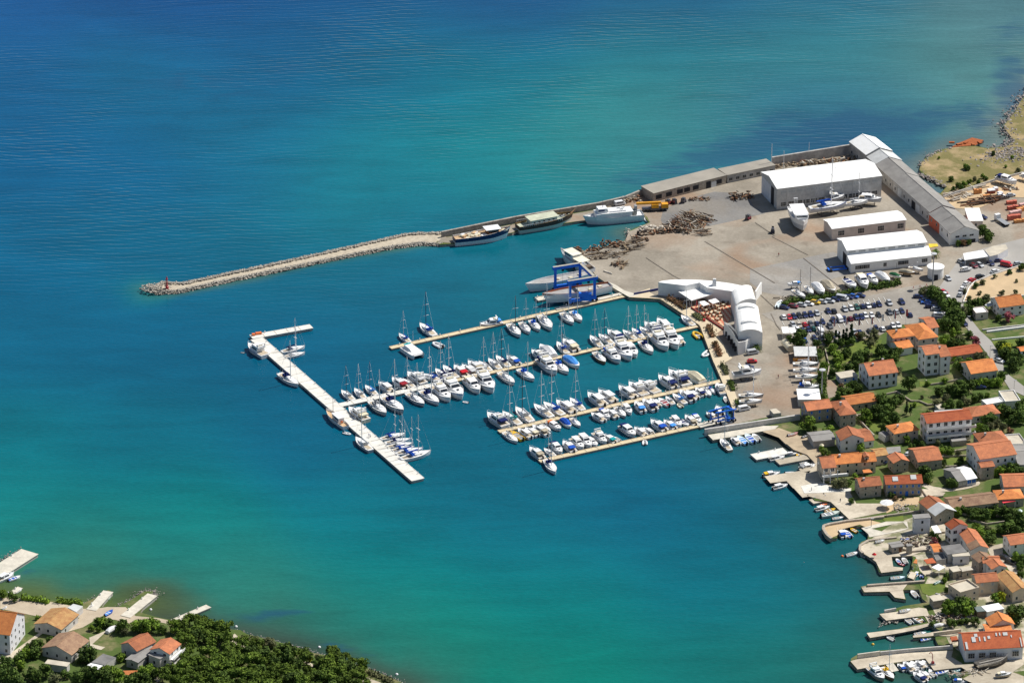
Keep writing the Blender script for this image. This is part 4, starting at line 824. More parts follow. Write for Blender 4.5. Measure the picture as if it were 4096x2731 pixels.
        for k in (0,7): g_.loft([[(s_[k][0],s_[k][1]*1.02,s_[k][2]),(s_[k][0],s_[k][1]*1.02,s_[k][2]+.08),(s_[k][0],s_[k][1]*.84,s_[k][2]+.08),(s_[k][0],s_[k][1]*.84,s_[k][2]-.05)] for s_ in S], False, False)
        add('gunwale', g_, paint(hull)); add('floor', deckof(S, .28, -.12, 0, 8), paint(cv, .6) if cv != 'w' else mat('boat_floor', (.30,.32,.33), .8))
        add('foredeck', deckof(S, .05, .04, 6), paint(hull)); se = MB()
        for x in (-2.6,.3): se.box(x-.35,x+.35,-1.45,1.45,1.22,1.45)
        add('thwart', se, paint('w') if cv != 'w' else TEAK); add('outboard', MB().box(-5.7,-5.0,-.4,.4,.2,2.2,.8,.9), RUB)
    elif kind == 'D':
        m = MB(); pth = [(-5,-1.9),(1,-1.9),(3.6,-1.3),(5,0),(3.6,1.3),(1,1.9),(-5,1.9)]
        for a,b2 in zip(pth, pth[1:]): m.tube((a[0],a[1],.9),(b2[0],b2[1],.9),.75,.75,8)
        add('tube', m, paint(hull,.6)); add('floor', MB().box(-4.6,2.5,-1.4,1.4,.4,.6), mat('boat_floor', (.30,.32,.33), .8)); add('thwart', MB().box(-1.3,-.5,-1.4,1.4,.9,1.2), paint('w')); add('outboard', MB().box(-6.2,-5.0,-.6,.6,.3,2.8,.8,.9), RUB)
    elif kind == 'K':
        for sg in (-1,1):
            S = hullsecs(10, 1.5, 1.3, stern=.9, fine=2.4); add('hull', MB().loft([[(x,y+sg*2.1,z) for x,y,z in s_] for s_ in S], False, True), paint('w'))
        add('deck', MB().loft([[(-4.8,-2.7,1.1),(-4.8,-2.7,1.55),(-4.8,2.7,1.55),(-4.8,2.7,1.1)],[(2.2,-2.7,1.1),(2.2,-2.7,1.65),(2.2,2.7,1.65),(2.2,2.7,1.1)],[(3.6,-2.3,1.3),(3.6,-2.3,1.55),(3.6,2.3,1.55),(3.6,2.3,1.3)]], False, True), paint('w',.5))
        add('trampoline', MB().box(3.6,4.6,-2,2,1.3,1.4), cloth('s'))
        ci = add('cabin', MB().loft([[(-3.4,-2,1.6),(-3.4,-1.6,2.8),(-3.4,1.6,2.8),(-3.4,2,1.6)],[(.4,-2,1.6),(-.1,-1.5,2.7),(-.1,1.5,2.7),(.4,2,1.6)],[(1.9,-1.5,1.6),(1.5,-1.2,1.8),(1.5,1.2,1.8),(1.9,1.5,1.6)]], False, True), paint('w'))
        add('window', MB().quad((.5,-1.5,1.85),(.5,1.5,1.85),(.05,1.3,2.5),(.05,-1.3,2.5)).box(-3.9,-3.5,-1.5,1.5,1.6,2.3), GLASS, ci)
        add('canopy', MB().box(-4.6,-3.3,-1.4,1.4,2.7,2.8), cloth('t')); mi = add('mast', MB().tube((.3,0,2.6),(.3,0,9.5),.09,.07,6), ALU)
    _pc[key] = parts; return parts
def put_boat(name, parts, loc, rz, sc, label, cat, group=None):
    root = ob(name, None, None, loc, rz, sc, label=label, cat=cat, group=group); made = []
    for nm, me_, par in parts: made.append(ob(nm, me_, root if par is None else made[par]))
    return root
BT = {'S':('sailboat','sailboat'),'M':('motor_yacht','motor yacht'),'m':('cabin_boat','cabin boat'),'C':('covered_boat','covered boat'),'O':('open_boat','open boat'),'D':('dinghy','inflatable dinghy'),'K':('catamaran','catamaran')}
# rows: title, group, order word, entries 'tile bowx bowy sternx sterny TYPE canvas [hull] [boot] [mastcolour]'
ROWS = [
('north side of first pontoon','boats along the first pontoon','from the sea',1.0,"""F 180 715 350 855 S b;F 505 568 745 760 S b w n n;F 1445 580 1800 540 M l"""),
('south side of first pontoon','boats along the first pontoon','from the sea',1.0,"""F 500 1080 290 935 K t;F 720 840 860 915 D w w;F 2085 755 1895 575 S w w n d;F 2235 700 2080 545 S w;G 235 1445 80 1295 S b;G 420 1435 230 1230 S w;G 765 1340 570 1180 S w;G 895 1300 720 1155 S l"""),
('north side of second pontoon','boats along the second pontoon','from the sea',1.0,"""I 255 430 450 585 S w w n k;I 462 400 625 560 S w;I 630 352 810 505 S l w n n;I 842 315 1050 455 m w;I 1055 250 1275 405 m m;I 1215 245 1400 378 S w;I 1292 165 1555 335 M s;I 1505 170 1830 285 S b;I 1730 95 1935 265 S n;F 870 1225 1095 1415 S n;F 1050 1232 1235 1395 m r;F 1170 1222 1385 1370 m s;F 1265 1165 1490 1322 m h;F 1430 1150 1622 1300 S w w b;F 1580 1110 1770 1275 S w;F 1700 1068 1912 1240 S n;F 1870 1078 2068 1210 m b;H -90 590 100 725 M w;H 40 515 255 700 C w;H 305 460 475 640 S b;H 398 435 620 610 m c;H 825 362 1005 535 S w;H 955 335 1185 492 S w w n n;H 1100 292 1345 452 m n;H 1335 270 1542 412 S w;H 1480 242 1655 390 S b;H 1600 215 1780 350 S w;H 1675 165 1925 322 M n;H 1885 110 2062 278 m w"""),
('south side of second pontoon','boats along the second pontoon','from the sea',1.0,"""I 378 722 650 910 M c c n;I 965 805 705 610 S g s e;I 1235 770 900 548 S n s n;I 1560 660 1285 482 S w s n;I 1790 640 1500 448 S n w b;I 1960 590 1710 385 M w;I 2160 550 1855 312 M n;I 2160 580 2250 600 D w w;F 1442 1637 1235 1445 m c;F 1662 1627 1410 1382 M w;F 1995 1500 1748 1332 S w;F 2305 1440 2048 1282 S b;H 300 950 35 745 M n;H 490 940 245 765 S b;H 655 850 430 705 C l;H 1070 780 885 620 S w f f;H 1295 770 1065 595 M b;H 1475 730 1215 505 M w;H 1555 682 1395 515 m w;H 1815 625 1605 452 S n;H 2045 575 1805 355 M w;H 2205 552 1995 315 M w;H 2120 350 2280 490 m w;L 690 1070 795 1170 D w y"""),
('north side of third pontoon','boats along the third pontoon','from the sea',1.0,"""J 195 612 485 808 M n;J 430 578 710 780 S t;J 635 512 895 740 S w;J 920 462 1210 662 S w;J 1070 432 1388 632 S b c;J 1275 418 1558 590 m w;J 1490 362 1702 550 S b;J 1770 298 2032 482 m w;J 1935 252 2195 420 m w;H 1275 1168 1532 1340 m w;H 1435 1112 1695 1302 M w;H 1585 1085 1885 1262 M w;K 525 222 795 402 m n;K 690 148 978 372 M n;K 920 138 1222 312 C c"""),
('south side of third pontoon','boats along the third pontoon','from the sea',.8,"""J 672 1050 450 900 S w w t;J 560 885 752 1008 O w y;J 672 850 880 980 m w;J 785 832 990 950 m c;J 900 802 1142 940 m h;J 1188 875 1030 770 S w;J 1350 852 1142 742 m o;J 1502 810 1362 692 C b;J 1655 796 1500 672 S w;J 1820 602 2032 720 m w;J 2115 675 1962 552 m b;J 2070 542 2225 670 m w;J 2365 652 2200 505 S g s;K 96 800 -20 672 m w;K 165 622 292 780 m l;K 280 592 482 752 m n;K 395 572 545 690 m w;K 525 562 692 672 O m;K 640 522 766 646 S w;K 745 490 956 646 S l;K 830 625 892 688 D w c;K 860 452 1076 610 m n;K 960 442 1146 562 m w;K 1110 402 1248 522 m n;K 1356 520 1205 392 S w;K 1416 466 1290 372 S b;K 1440 338 1552 500 M w;K 1562 522 1602 610 O w"""),
('north side of fourth pontoon','boats along the fourth pontoon','from the sea',.8,"""J 860 1150 1062 1312 m h;J 1080 1142 1255 1262 S w;J 1360 1222 1205 1075 m n;J 1385 1048 1552 1210 m b;J 1702 1152 1522 1002 m w;J 1820 1132 1642 962 m w;J 1925 1102 1748 1000 m w;J 2065 1062 1872 912 M w;J 2000 938 2202 1062 m t;J 2170 955 2282 1018 O w;K 165 1155 -60 1002 m n;K 150 1022 326 1142 m w;K 285 1018 438 1110 m s;K 405 918 635 1078 m b;K 610 912 788 1042 m l;K 876 1000 742 862 m w;K 1002 986 862 892 O n;K 945 838 1112 980 m h;K 1182 936 1072 822 m b;K 1275 778 1420 862 m w;K 1440 695 1522 850 m w"""),
('village breakwater quay','small boats at the village breakwater','from the left',.8,"""K 1495 1195 1655 1378 S w h f;K 1665 1165 1790 1278 m w;K 1765 1150 1908 1268 O l a;K 1885 1120 2028 1246 O b a;K 2000 1112 2108 1222 O w"""),
('long main pier','boats around the long main pier','from the far end',1.2,"""E 170 890 440 1070 M w;E 50 975 112 988 D w g;E 1060 905 690 1000 S n;E 1060 1000 725 1075 S w;E 958 1525 655 1345 S n;I 400 1085 290 1062 D w;I 480 1165 722 1372 S w s"""),
('raft beside main pier','sailboats moored side by side at the main pier','from the far end',1.2,"""I 1262 1095 868 1192 S b;I 1345 1180 940 1250 S n;I 1385 1248 965 1312 S w;I 1405 1300 1040 1365 S b;I 1540 1330 1110 1425 S b;I 1662 1378 1185 1512 S b"""),
('loose at quay edges','small boats at the quay edges','from the left',.7,"""J 1265 1540 1105 1335 S n w n;L 488 838 690 995 S w;L 830 1460 932 1385 D w;K 308 1200 312 1272 D w;M 2245 442 2288 488 O w"""),
('village jetties','small boats at the upper village jetties','from the top',.7,"""S 590 442 330 500 m w w k;S 800 385 615 395 m w;S 965 372 780 415 O y y;S 510 722 222 772 m y c;S 780 706 600 722 D w;S 975 530 838 558 O w;S 1132 592 840 655 m g;S 640 922 390 985 m w;S 1272 1085 990 1132 O f k;S 1558 1060 1260 1100 O w;S 1312 1235 1185 1252 O o o;S 1352 1292 1108 1350 m w;S 1452 1322 1262 1375 O f y;S 1520 1390 1208 1455 O g v;S 1585 1465 1392 1492 O w"""),
('rock basin','small boats around the rock basin','from the top',.7,"""U 700 300 820 460 m b;U 812 318 945 445 O b;U 920 265 1055 350 O f y;U 1075 722 850 785 O w;U 1105 760 1215 798 O g s;U 1775 830 1850 920 O b;U 1890 815 1970 930 O w;U 1800 905 1930 955 O m m;U 1940 1182 1668 1205 O w a;U 2050 1425 2165 1552 O w;U 2200 1060 2120 1160 m l;U 2290 1070 2240 1180 O b"""),
('lower village slips','small boats at the lower village slips','from the top',.7,"""W 1235 345 1380 470 O w;W 1360 315 1582 452 O f;W 895 685 1042 768 O w;W 945 675 1050 712 D w s;W 1640 625 1408 662 O w;W 1765 712 1528 770 O b"""),
('big village quay','boats at the big village quay','from the left',.8,"""W 860 1510 585 1285 M w h;W 1045 1490 815 1275 S y f;W 1110 1200 1245 1330 m b;W 1215 1172 1408 1350 m w;W 1350 1162 1520 1320 O g;W 1440 1142 1612 1290 m w;W 1560 1142 1725 1272 O w;W 1395 1372 1632 1540 m n;W 1500 1335 1695 1480 m w;W 1690 1305 1810 1440 O w;W 2055 1325 1800 1378 O b;W 2292 1290 2108 1335 O t a;X 862 1520 570 1512 m b"""),
('lower left shore','small boats at the lower left shore','from the left',.7,"""Y 220 555 -40 680 m w;Y 320 592 135 660 O b;Y 340 782 240 848 O w;Y 1735 905 1608 985 O w v"""),
]
MASTC = {}
for title, grp, way, hz, s in ROWS:
    ent = [e.split() for e in s.split(';') if e.strip()]; cnt = {}
    for e in ent: cnt[e[5]] = cnt.get(e[5], 0)+1
    seen = {}
    for i,e in enumerate(ent):
        t,bx,by,sx_,sy_,ty = e[0],*map(float,e[1:5]),e[5]; cv = e[6]; hull = e[7] if len(e) > 7 else 'w'; boot = e[8] if len(e) > 8 else random.choice('nnbmg'); mk = e[9] if len(e) > 9 else random.choice('wwwwwk')
        a = g(t,bx,by,hz*1.15); b = g(t,sx_,sy_,hz); d = a-b; L = math.hypot(d.x,d.y); L = min(L, 17); c = (a+b)/2; c.z = 0
        seen[ty] = seen.get(ty,0)+1
        nm, cat = BT[ty]; dsc = f"{CN[hull]} {cat}"
        if ty == 'C': dsc += f" under {CN[cv]} tarpaulin"
        elif ty in 'SMm' and cv != 'w': dsc += f" with {CN[cv]} canvas"
        lab = f"{dsc}, {ORD[i]} {way}, {title}"

        sc = L/10
        if ty == 'S' and len(e) <= 8: bmx = 1.0
        s3 = (sc, sc*(1.0 if L > 8 else 1.06), sc*(1 if ty != 'M' else .95))
        put_boat(nm, proto(ty, cv, hull, boot if ty in 'SMm' else 'n', mk if ty == 'S' else 'w'), c, math.atan2(d.y,d.x), s3, uniq(lab), cat, grp)
# boats ashore, on cradles
ASH = """A 1510 1240 930 1325 S b s b 2.4|grey-hulled yacht with tallest mast, hauled out beside the boat hall
A 1485 1100 1205 1165 M w s n 2.2|grey cabin cruiser ashore behind the tallest-masted grey yacht
A 1855 1180 1490 1232 S w w n 2.2|white and navy yacht ashore between grey yacht and grey launch
A 2065 1170 1700 1140 m w s n 2.0|grey launch ashore, farthest right beside the boat hall
A 1960 1090 1730 1110 C w w n 1.6|white covered boat behind the grey launch ashore
D 585 915 800 905 m l w n 1.6|white speedboat with light blue canvas on hardstanding by the vaulted hall
D 870 1125 665 1010 S w s n 1.5|white yacht with black mast nearest the dumped dinghies
D 995 1075 865 950 S w w n 1.5|slim white yacht with tall black mast behind the hedge
D 1160 1070 1005 925 C w w n 1.5|bulky white covered boat between black-masted yacht and rusty hull
D 1330 1050 1155 895 C h h n 1.2|tan-covered hull ashore beside the bulky white one
D 1660 985 1490 850 O n w n 1.4|open white boat ashore, first of the right-hand four
D 1835 970 1700 800 m c w n 1.4|white cabin boat with cream hood, second of the right-hand four
D 2000 915 1850 790 m b w n 1.4|white cabin boat with bright blue hood, third of the right-hand four
D 2195 880 1995 755 C w w n 1.4|large white shrink-wrapped boat, last of the right-hand four
N 415 1000 235 945 C z w n 1.0|boat under dark green cover by the hedge end
N 630 935 378 905 C h f n 1.0|big tan-covered boat beside the guard kiosk
N 760 885 525 840 S w w m 1.4|white and red yacht ashore under the wall of the white hall
K 2140 140 1690 190 M w w n 1.8|large white flybridge cruiser ashore beside the blue car
K 2175 500 1780 510 S w g n 1.6|grey yacht ashore, farther of the pair by the waterfront hedge
K 2155 585 1790 600 S h s f 1.6|pale yacht with tan deck ashore, nearer of the pair
O 810 1165 330 1170 S w g n 1.8|grey yacht ashore, first in the storage row
O 790 1270 335 1285 S w w g 1.8|white yacht ashore, second in the storage row
O 790 1385 375 1400 S w w g 1.6|white yacht ashore, third in the storage row
Q 1045 440 655 440 M b w n 1.4|white motor yacht with blue bimini ashore above the bright shed
B 2225 900 1905 815 m n w n 1.6|white cruiser on trailer near the timber yard fence
B 2450 830 2280 770 m w w n 1.6|white boat ashore cut by the right picture edge
N 1525 860 1345 880 m w w n .6|white motorboat on trailer at the gate parking
Q 655 1275 465 1320 O w p n .1|white rowing boat with pink floor on the village beach
U 1560 480 1388 512 O w w n .3|white rowing boat on the rocky landing grass
U 2035 465 1865 455 O b b n .2|blue rowing boat on the stony quay
W 1355 190 1140 222 O w w n .4|long white boat resting on the jetty wall
W 1985 455 1785 490 C w w n .1|boat-shaped white cover on the pale quay
V 775 1000 650 1055 O e v n .1|pale green rowing boat on the concrete apron
V 760 1245 680 1215 O w w n .1|small white rowing boat in the dry grass
X 1720 1360 1415 1390 m c h n .7|brown wooden fishing boat with white roof beside the wreck
V 1070 1320 1000 1285 O a a n .1|pale blue boat on the cream terrace
Y 1770 1115 1645 1195 O l b n .1|bright blue rowing boat on the shore sand
Y 1465 1022 1410 1055 O w w n .1|small white boat lying on the concrete jetty
Y 110 1050 35 1095 O w w n .1|small white boat beside the lower left house
a 270 580 110 680 C w w n .1|white covered boat in the garden of the terracotta house
S 1000 60 880 100 O d d n .1|dark skiff drawn up on the beach
L 2060 590 1990 690 O a w n .1|white and pale blue skiff at the hedge end"""
CRM = mat('cradle_steel', (.10,.08,.07), .8)
for ln in ASH.split('\n'):
    q, lab = ln.split('|'); e = q.split(); t,bx,by,sx_,sy_,ty,cv,hull,boot,lift = e[0],*map(float,e[1:5]),e[5],e[6],e[7],e[8],float(e[9])
    hz = ZL+lift+.9; a = g(t,bx,by,hz); b = g(t,sx_,sy_,hz); d = a-b; L = math.hypot(d.x,d.y); c = (a+b)/2; c.z = ZL+lift-.05
    nm, cat = BT[ty]; sc = L/10; lift_ = lift
    r = put_boat(nm, proto(ty, cv, hull, boot if ty in 'SMm' else 'n', 'k' if 'black mast' in lab else 'w'), c, math.atan2(d.y,d.x), sc, uniq(lab), cat)
    if lift > .5:
        if ty in 'SM':
            kl = MB().loft([[(-1.2,-.12,-.3),(-1.2,.12,-.3)],[(1.0,-.12,-.3),(1.0,.12,-.3)],[(.6,-.2,-lift/sc*.9),(.6,.2,-lift/sc*.9)],[(-.9,-.2,-lift/sc*.9),(-.9,.2,-lift/sc*.9)]], False, False)
            ob('keel', kl.mesh('keel', paint('n' if boot == 'n' else 'g')), r)
        cr = ob('boat_cradle', None, None, (c.x,c.y,ZL), math.atan2(d.y,d.x), 1, label=('steel cradle under the '+' '.join(lab.replace(',', '').split()))[:400] if len(lab.split()) < 13 else 'steel cradle under the '+' '.join(lab.replace(',', '').split()[:12]), cat='boat cradle', group='cradles under the boats ashore')
        m = MB(); bw = sc*1.3
        for x in (-L*.22, L*.2):
            m.box(x-.12,x+.12,-bw,bw,.05,.3)
            for sg in (-1,1): m.tube((x,sg*bw,.2),(x,sg*bw*.8,lift+.25),.09,.09,5)
        m.box(-L*.22,L*.2,-bw*.9,-bw*.8,.1,.25).box(-L*.22,L*.2,bw*.8,bw*.9,.1,.25); ob('frame', m.mesh('frame', CRM), cr)
# ---- the big vessels ----
def ship(name, label, t, bow, stern, hz, W, fb, hullm, low, deckm, builder, cat='ship', zb=0, sheer=.45, stern_=.7, rail=None):
    a = g(t,*bow,hz*1.2); b = g(t,*stern,hz); d = a-b; L = math.hypot(d.x,d.y); c = (a+b)/2
    r = ob(name, None, None, (c.x,c.y,zb), math.atan2(d.y,d.x), label=label, cat=cat)
    S = hullsecs(L, W, fb, stern=stern_, fine=2.0, sheer=sheer, n=16, rake=.12)
    up = MB()
    for lo,hi in ((0,1),(6,7)): up.loft([[s_[lo],s_[hi]] for s_ in S], False, False)
    ob('topside', up.mesh('topside', hullm), r)
    dn = MB().loft([s_[1:7] for s_ in S], False, True); ob('hull', dn.mesh('hull', low), r)
    tr = MB().quad(S[0][0],S[0][1],S[0][6],S[0][7]); ob('transom', tr.mesh('transom', hullm), r)
    dk = MB().loft([[(s_[0][0],-max(.02,abs(s_[0][1])-.12),s_[0][2]-.7),(s_[0][0],max(.02,abs(s_[0][1])-.12),s_[0][2]-.7)] for s_ in S], False, False); ob('deck', dk.mesh('deck', deckm), r)
    bw_ = MB()
    for k in (0,7): bw_.loft([[(s_[k][0],s_[k][1],s_[k][2]+.05),(s_[k][0],s_[k][1]*.95,s_[k][2]+.05),(s_[k][0],s_[k][1]*.95,s_[k][2]-.7)] for s_ in S], False, False)
    ob('bulwark', bw_.mesh('bulwark', rail or paint('w')), r)
    builder(r, L, W, fb); return r
def P_(r, nm, m, mt): return ob(nm, m.mesh(nm, mt), r)
def gulet(r, L, W, fb):
    random.seed(3)
    c = P_(r, 'wheelhouse', MB().box(L*.08,L*.27,-W*.3,W*.3,fb-.6,fb+2.0), mat('varnished_wood', (.26,.10,.04), .5))
    ob('window', MB().box(L*.085,L*.265,-W*.31,-W*.295,fb+.8,fb+1.6).mesh('window', GLASS), c); P_(r, 'wheelhouse_roof', MB().box(L*.04,L*.31,-W*.38,W*.38,fb+2.0,fb+2.18), paint('w'))
    for i in range(16):
        x = -L*.42+random.random()*L*.44; y = (random.random()-.5)*W*.6; s = .5+random.random()*.9
        ob('deck_load', MB().box(-s,s,-s*.6,s*.6,0,.4+random.random()*.6).mesh('deck_load', random.choice([paint('c'),paint('w'),mat('deck_tan', (.55,.38,.22), .8)])), r, (x,y,fb-.6), random.random())
    for i in range(4): ob('deck_load', MB().box(-.5,.5,-.5,.5,0,.7).mesh('deck_load', paint('c')), r, (L*(.33+.03*i),(-1)**i*.6,fb))
    P_(r, 'bowsprit', MB().tube((L*.44,0,fb*1.35),(L*.56,0,fb*1.8),.12,.08), WOOD)
ship('gulet', 'long wooden gulet with navy and white hull and white-roofed wheelhouse', 'M', (838,585), (252,675), 2.4, 6.6, 3.4, paint('n'), paint('w'), mat('deck_tan', (.55,.38,.22), .8), gulet, 'gulet', rail=paint('w'))
def gulet2(r, L, W, fb):
    c = P_(r, 'deckhouse', MB().box(-L*.29,L*.16,-W*.36,W*.36,fb-.6,fb+1.9), paint('v'))
    wn = MB()
    for i in range(5): wn.box(-L*.26+i*L*.085,-L*.26+i*L*.085+.9,-W*.37,-W*.355,fb+.2,fb+1.2)
    ob('window', wn.mesh('window', GLASS), c); P_(r, 'deckhouse_roof', MB().box(-L*.32,L*.19,-W*.42,W*.42,fb+1.9,fb+2.1), mat('pale_green_deck', (.50,.52,.40), .8))
    P_(r, 'foredeck_hatch', MB().box(L*.2,L*.3,-1,1,fb-.5,fb+.3), paint('v')); P_(r, 'bow_timber', MB().tube((L*.38,-.9,fb+.2),(L*.53,0,fb*1.75),.25,.15), mat('raw_timber', (.55,.30,.15), .8))
    rl = MB()
    for i in range(22):
        x = -L*.46+L*.7*i/21
        for s_ in (-1,1): rl.box(x-.05,x+.05,s_*W*.46-.05,s_*W*.46+.05,fb-.1,fb+.8)
    for s_ in (-1,1): rl.box(-L*.46,L*.24,s_*W*.46-.05,s_*W*.46+.05,fb+.75,fb+.85)
    P_(r, 'guard_rail', rl, paint('w'))
    for i in range(8): ob('deck_load', MB().box(-.5,.5,-.4,.4,0,.8).mesh('deck_load', random.choice([RUB,paint('g'),WOOD])), r, (L*(.25+.02*i),(random.random()-.5)*2,fb))
ship('gulet', 'wooden gulet under refit with dark topsides and pale green deckhouse', 'M', (1500,425), (915,545), 2.5, 7.2, 3.4, mat('tarred_brown', (.075,.055,.045), .7), paint('v'), mat('pale_green_deck', (.50,.52,.40), .8), gulet2, 'gulet', rail=mat('primer_ochre', (.30,.19,.08), .8))
def ferry(r, L, W, fb):
    c = P_(r, 'saloon', MB().box(-L*.30,L*.30,-W*.42,W*.42,fb-.7,fb+1.9), paint('w')); wn = MB()
    for i in range(12): wn.box(-L*.27+i*L*.044,-L*.27+i*L*.044+.8,-W*.43,-W*.41,fb+.4,fb+1.2)
    ob('window', wn.mesh('window', paint('n')), c); P_(r, 'upper_deck', MB().box(-L*.32,L*.22,-W*.43,W*.43,fb+1.9,fb+2.05), paint('w'))
    u = P_(r, 'bridge', MB().box(L*.10,L*.27,-W*.3,W*.3,fb+1.9,fb+3.9,.9,.95), paint('w')); ob('window', MB().box(L*.16,L*.262,-W*.31,W*.31,fb+2.9,fb+3.5).mesh('window', paint('n')), u)
    P_(r, 'mast', MB().tube((L*.17,0,fb+3.9),(L*.17,0,fb+7.2),.12,.06), paint('n')); ss = MB().box(-L*.2,L*.08,-W*.3,W*.3,fb+2.05,fb+2.6)
    P_(r, 'seat_block', ss, paint('w')); P_(r, 'stair', MB().box(L*.12,L*.15,-W*.46,-W*.42,fb-.4,fb+1.4), paint('n'))
    for x,y in ((-L*.14,.9),(-L*.18,-.8),(-L*.10,-.6)): ob('life_raft', MB().tube((-.6,0,0),(.6,0,0),.4,.4,8).mesh('life_raft', paint('w')), r, (x,y,fb+2.9))
    P_(r, 'funnel', MB().box(-L*.40,-L*.36,-.9,.9,fb-.5,fb+3.4), paint('g')); P_(r, 'machinery', MB().box(-L*.38,-L*.33,-1.6,1.6,fb-.5,fb+1.5), mat('machinery_grey', (.2,.21,.2), .8))
ship('ferry', 'white passenger ferry with blue bridge windows moored at the quay head', 'M', (1600,440), (2222,395), 2.8, 6.8, 3.1, paint('w'), paint('w'), paint('w',.5), ferry, 'ferry', stern_=.92, sheer=.3)
def fisher(r, L, W, fb):
    c = P_(r, 'wheelhouse', MB().box(-L*.02,L*.24,-W*.33,W*.33,fb-.6,fb+2.6), paint('w')); ob('window', MB().box(L*.05,L*.25,-W*.34,W*.34,fb+1.4,fb+2.0).mesh('window', GLASS), c)
    P_(r, 'wheelhouse_roof', MB().box(-L*.05,L*.28,-W*.38,W*.38,fb+2.6,fb+2.75), mat('cream_roof', (.78,.74,.60), .6)); P_(r, 'aft_roof', MB().box(-L*.3,-L*.03,-W*.42,W*.42,fb+1.6,fb+1.75), mat('cream_roof', (.78,.74,.60), .6))
    for x in (-L*.28,-L*.08):
        for y in (-W*.38,W*.38): ob('post', MB().tube((x,y,fb-.6),(x,y,fb+1.6),.07).mesh('post', paint('w')), r)
    P_(r, 'net_gear', MB().box(-L*.44,-L*.34,-W*.25,W*.25,fb-.6,fb+.6), mat('net_brown', (.16,.12,.09), .9))
ship('fishing_boat', 'white fishing trawler with two cream roofs behind the blue travel lift', 'G', (560,215), (1040,520), 2.0, 6.0, 2.7, paint('w'), paint('w'), paint('g',.35), fisher, 'trawler')
def bare(r, L, W, fb):
    random.seed(5)
    for i in range(5): ob('deck_hatch', MB().box(-.8,.8,-.7,.7,0,.4).mesh('deck_hatch', paint(random.choice('cgc'))), r, (-L*.35+i*L*.16,(random.random()-.5)*1.4,fb-.65), random.random()*.3)
    P_(r, 'rope_heap', MB().lathe([(.9,fb-.7),(.6,fb-.2),(.1,fb)], 7), mat('net_brown', (.16,.12,.09), .9))
ship('workboat', 'long bare grey-decked hull inside the far frame of the travel lift', 'G', (8,768), (1015,545), 2.4, 6.4, 2.9, paint('w'), paint('w'), mat('grey_deck_paint', (.36,.35,.34), .8), bare, 'workboat')
ship('workboat', 'bare white hull with red-brown bulwark slung in the travel lift', 'G', (272,920), (1338,742), 3.6, 6.8, 3.2, paint('w'), paint('w'), mat('grey_deck_paint', (.36,.35,.34), .8), bare, 'workboat', zb=1.0, rail=mat('varnish_red', (.38,.11,.05), .5), stern_=.62)
def trawl2(r, L, W, fb):
    c = P_(r, 'wheelhouse', MB().box(-L*.1,L*.28,-W*.38,W*.38,fb-.4,fb+2.3), paint('w')); ob('window', MB().box(L*.20,L*.295,-W*.3,W*.3,fb+1.4,fb+1.9).mesh('window', GLASS), c); P_(r, 'wheelhouse_roof', MB().box(-L*.34,L*.24,-W*.43,W*.43,fb+2.3,fb+2.45), paint('w'))
    P_(r, 'gantry', MB().box(-L*.42,-L*.40,-.9,.9,fb+4.2,fb+4.5).tube((-L*.41,-.6,fb),(-L*.41,-.6,fb+4.2),.1).tube((-L*.41,.6,fb),(-L*.41,.6,fb+4.2),.1), ALU)
ship('fishing_boat', 'white trawler on stands with its bow towards the open yard', 'A', (845,1535), (700,1290), ZL+4.5, 7.2, 3.4, paint('w'), paint('s'), paint('w',.5), trawl2, 'trawler', zb=ZL+1.6, stern_=.9)
def fb2(r, L, W, fb):
    c = P_(r, 'wheelhouse', MB().box(-L*.26,L*.06,-W*.28,W*.28,fb-.5,fb+1.7), paint('w')); ob('window', MB().box(-L*.25,L*.062,-W*.285,W*.285,fb+.6,fb+1.2).mesh('window', GLASS), c)
    P_(r, 'wheelhouse_roof', MB().box(-L*.28,L*.08,-W*.33,W*.33,fb+1.7,fb+1.82), paint('w')); P_(r, 'mast', MB().tube((L*.15,0,fb),(L*.15,0,fb+8),.1,.07), paint('d')); P_(r, 'life_buoy', MB().box(-L*.3,-L*.27,-.4,.4,fb,fb+.5), paint('o'))
ship('fishing_boat', 'wooden fishing boat with white wheelhouse moored outside the main pier', 'I', (20,735), (330,1000), 1.4, 4.2, 1.6, paint('w'), paint('w'), mat('deck_tan', (.55,.38,.22), .8), fb2, 'fishing boat')
# wooden wreck: bare ribs
def wreck():
    a = g('X',1650,1030,3.5); b = g('X',1020,1200,3.0); d = a-b; L = math.hypot(d.x,d.y); c = (a+b)/2
    r = ob('ship_wreck', None, None, (c.x,c.y,ZL), math.atan2(d.y,d.x), label='skeleton of a wooden ship with bare ribs on the boatyard ground', cat='wreck')
    DK = mat('rotten_timber', (.10,.085,.07), .95, col2=(.035,.03,.027)); GR = mat('grey_rib', (.30,.28,.25), .9)
    S = hullsecs(L, 5.2, 2.4, stern=.7, n=16, fine=2.0, kz=.05, sheer=.3)
    ob('hull', MB().loft([s_[1:7] for s_ in S], False, True).mesh('hull', DK), r)
    rb = MB()
    for i in range(26):
        x = -L*.47+L*.9*i/25; w_, z = sec_at(S, x)
        for sg in (-1,1): rb.tube((x,sg*w_*.75,.8),(x,sg*w_*1.02,z),.09,.09,4)
        rb.tube((x,-w_*.95,z*.72),(x,w_*.95,z*.72),.08,.08,4)
    ob('rib', rb.mesh('rib', GR), r)
    for k in (0,7): ob('gunwale', MB().loft([[s_[k],(s_[k][0],s_[k][1]*.92,s_[k][2]+.1)] for s_ in S], False, False).mesh('gunwale', GR), r)
    ob('deck_plank', MB().box(-L*.4,L*.35,-.35,.35,2.0,2.1).mesh('deck_plank', GR), r)
wreck()
a = g('B',1250,345,.6); b = g('B',1700,240,.9)
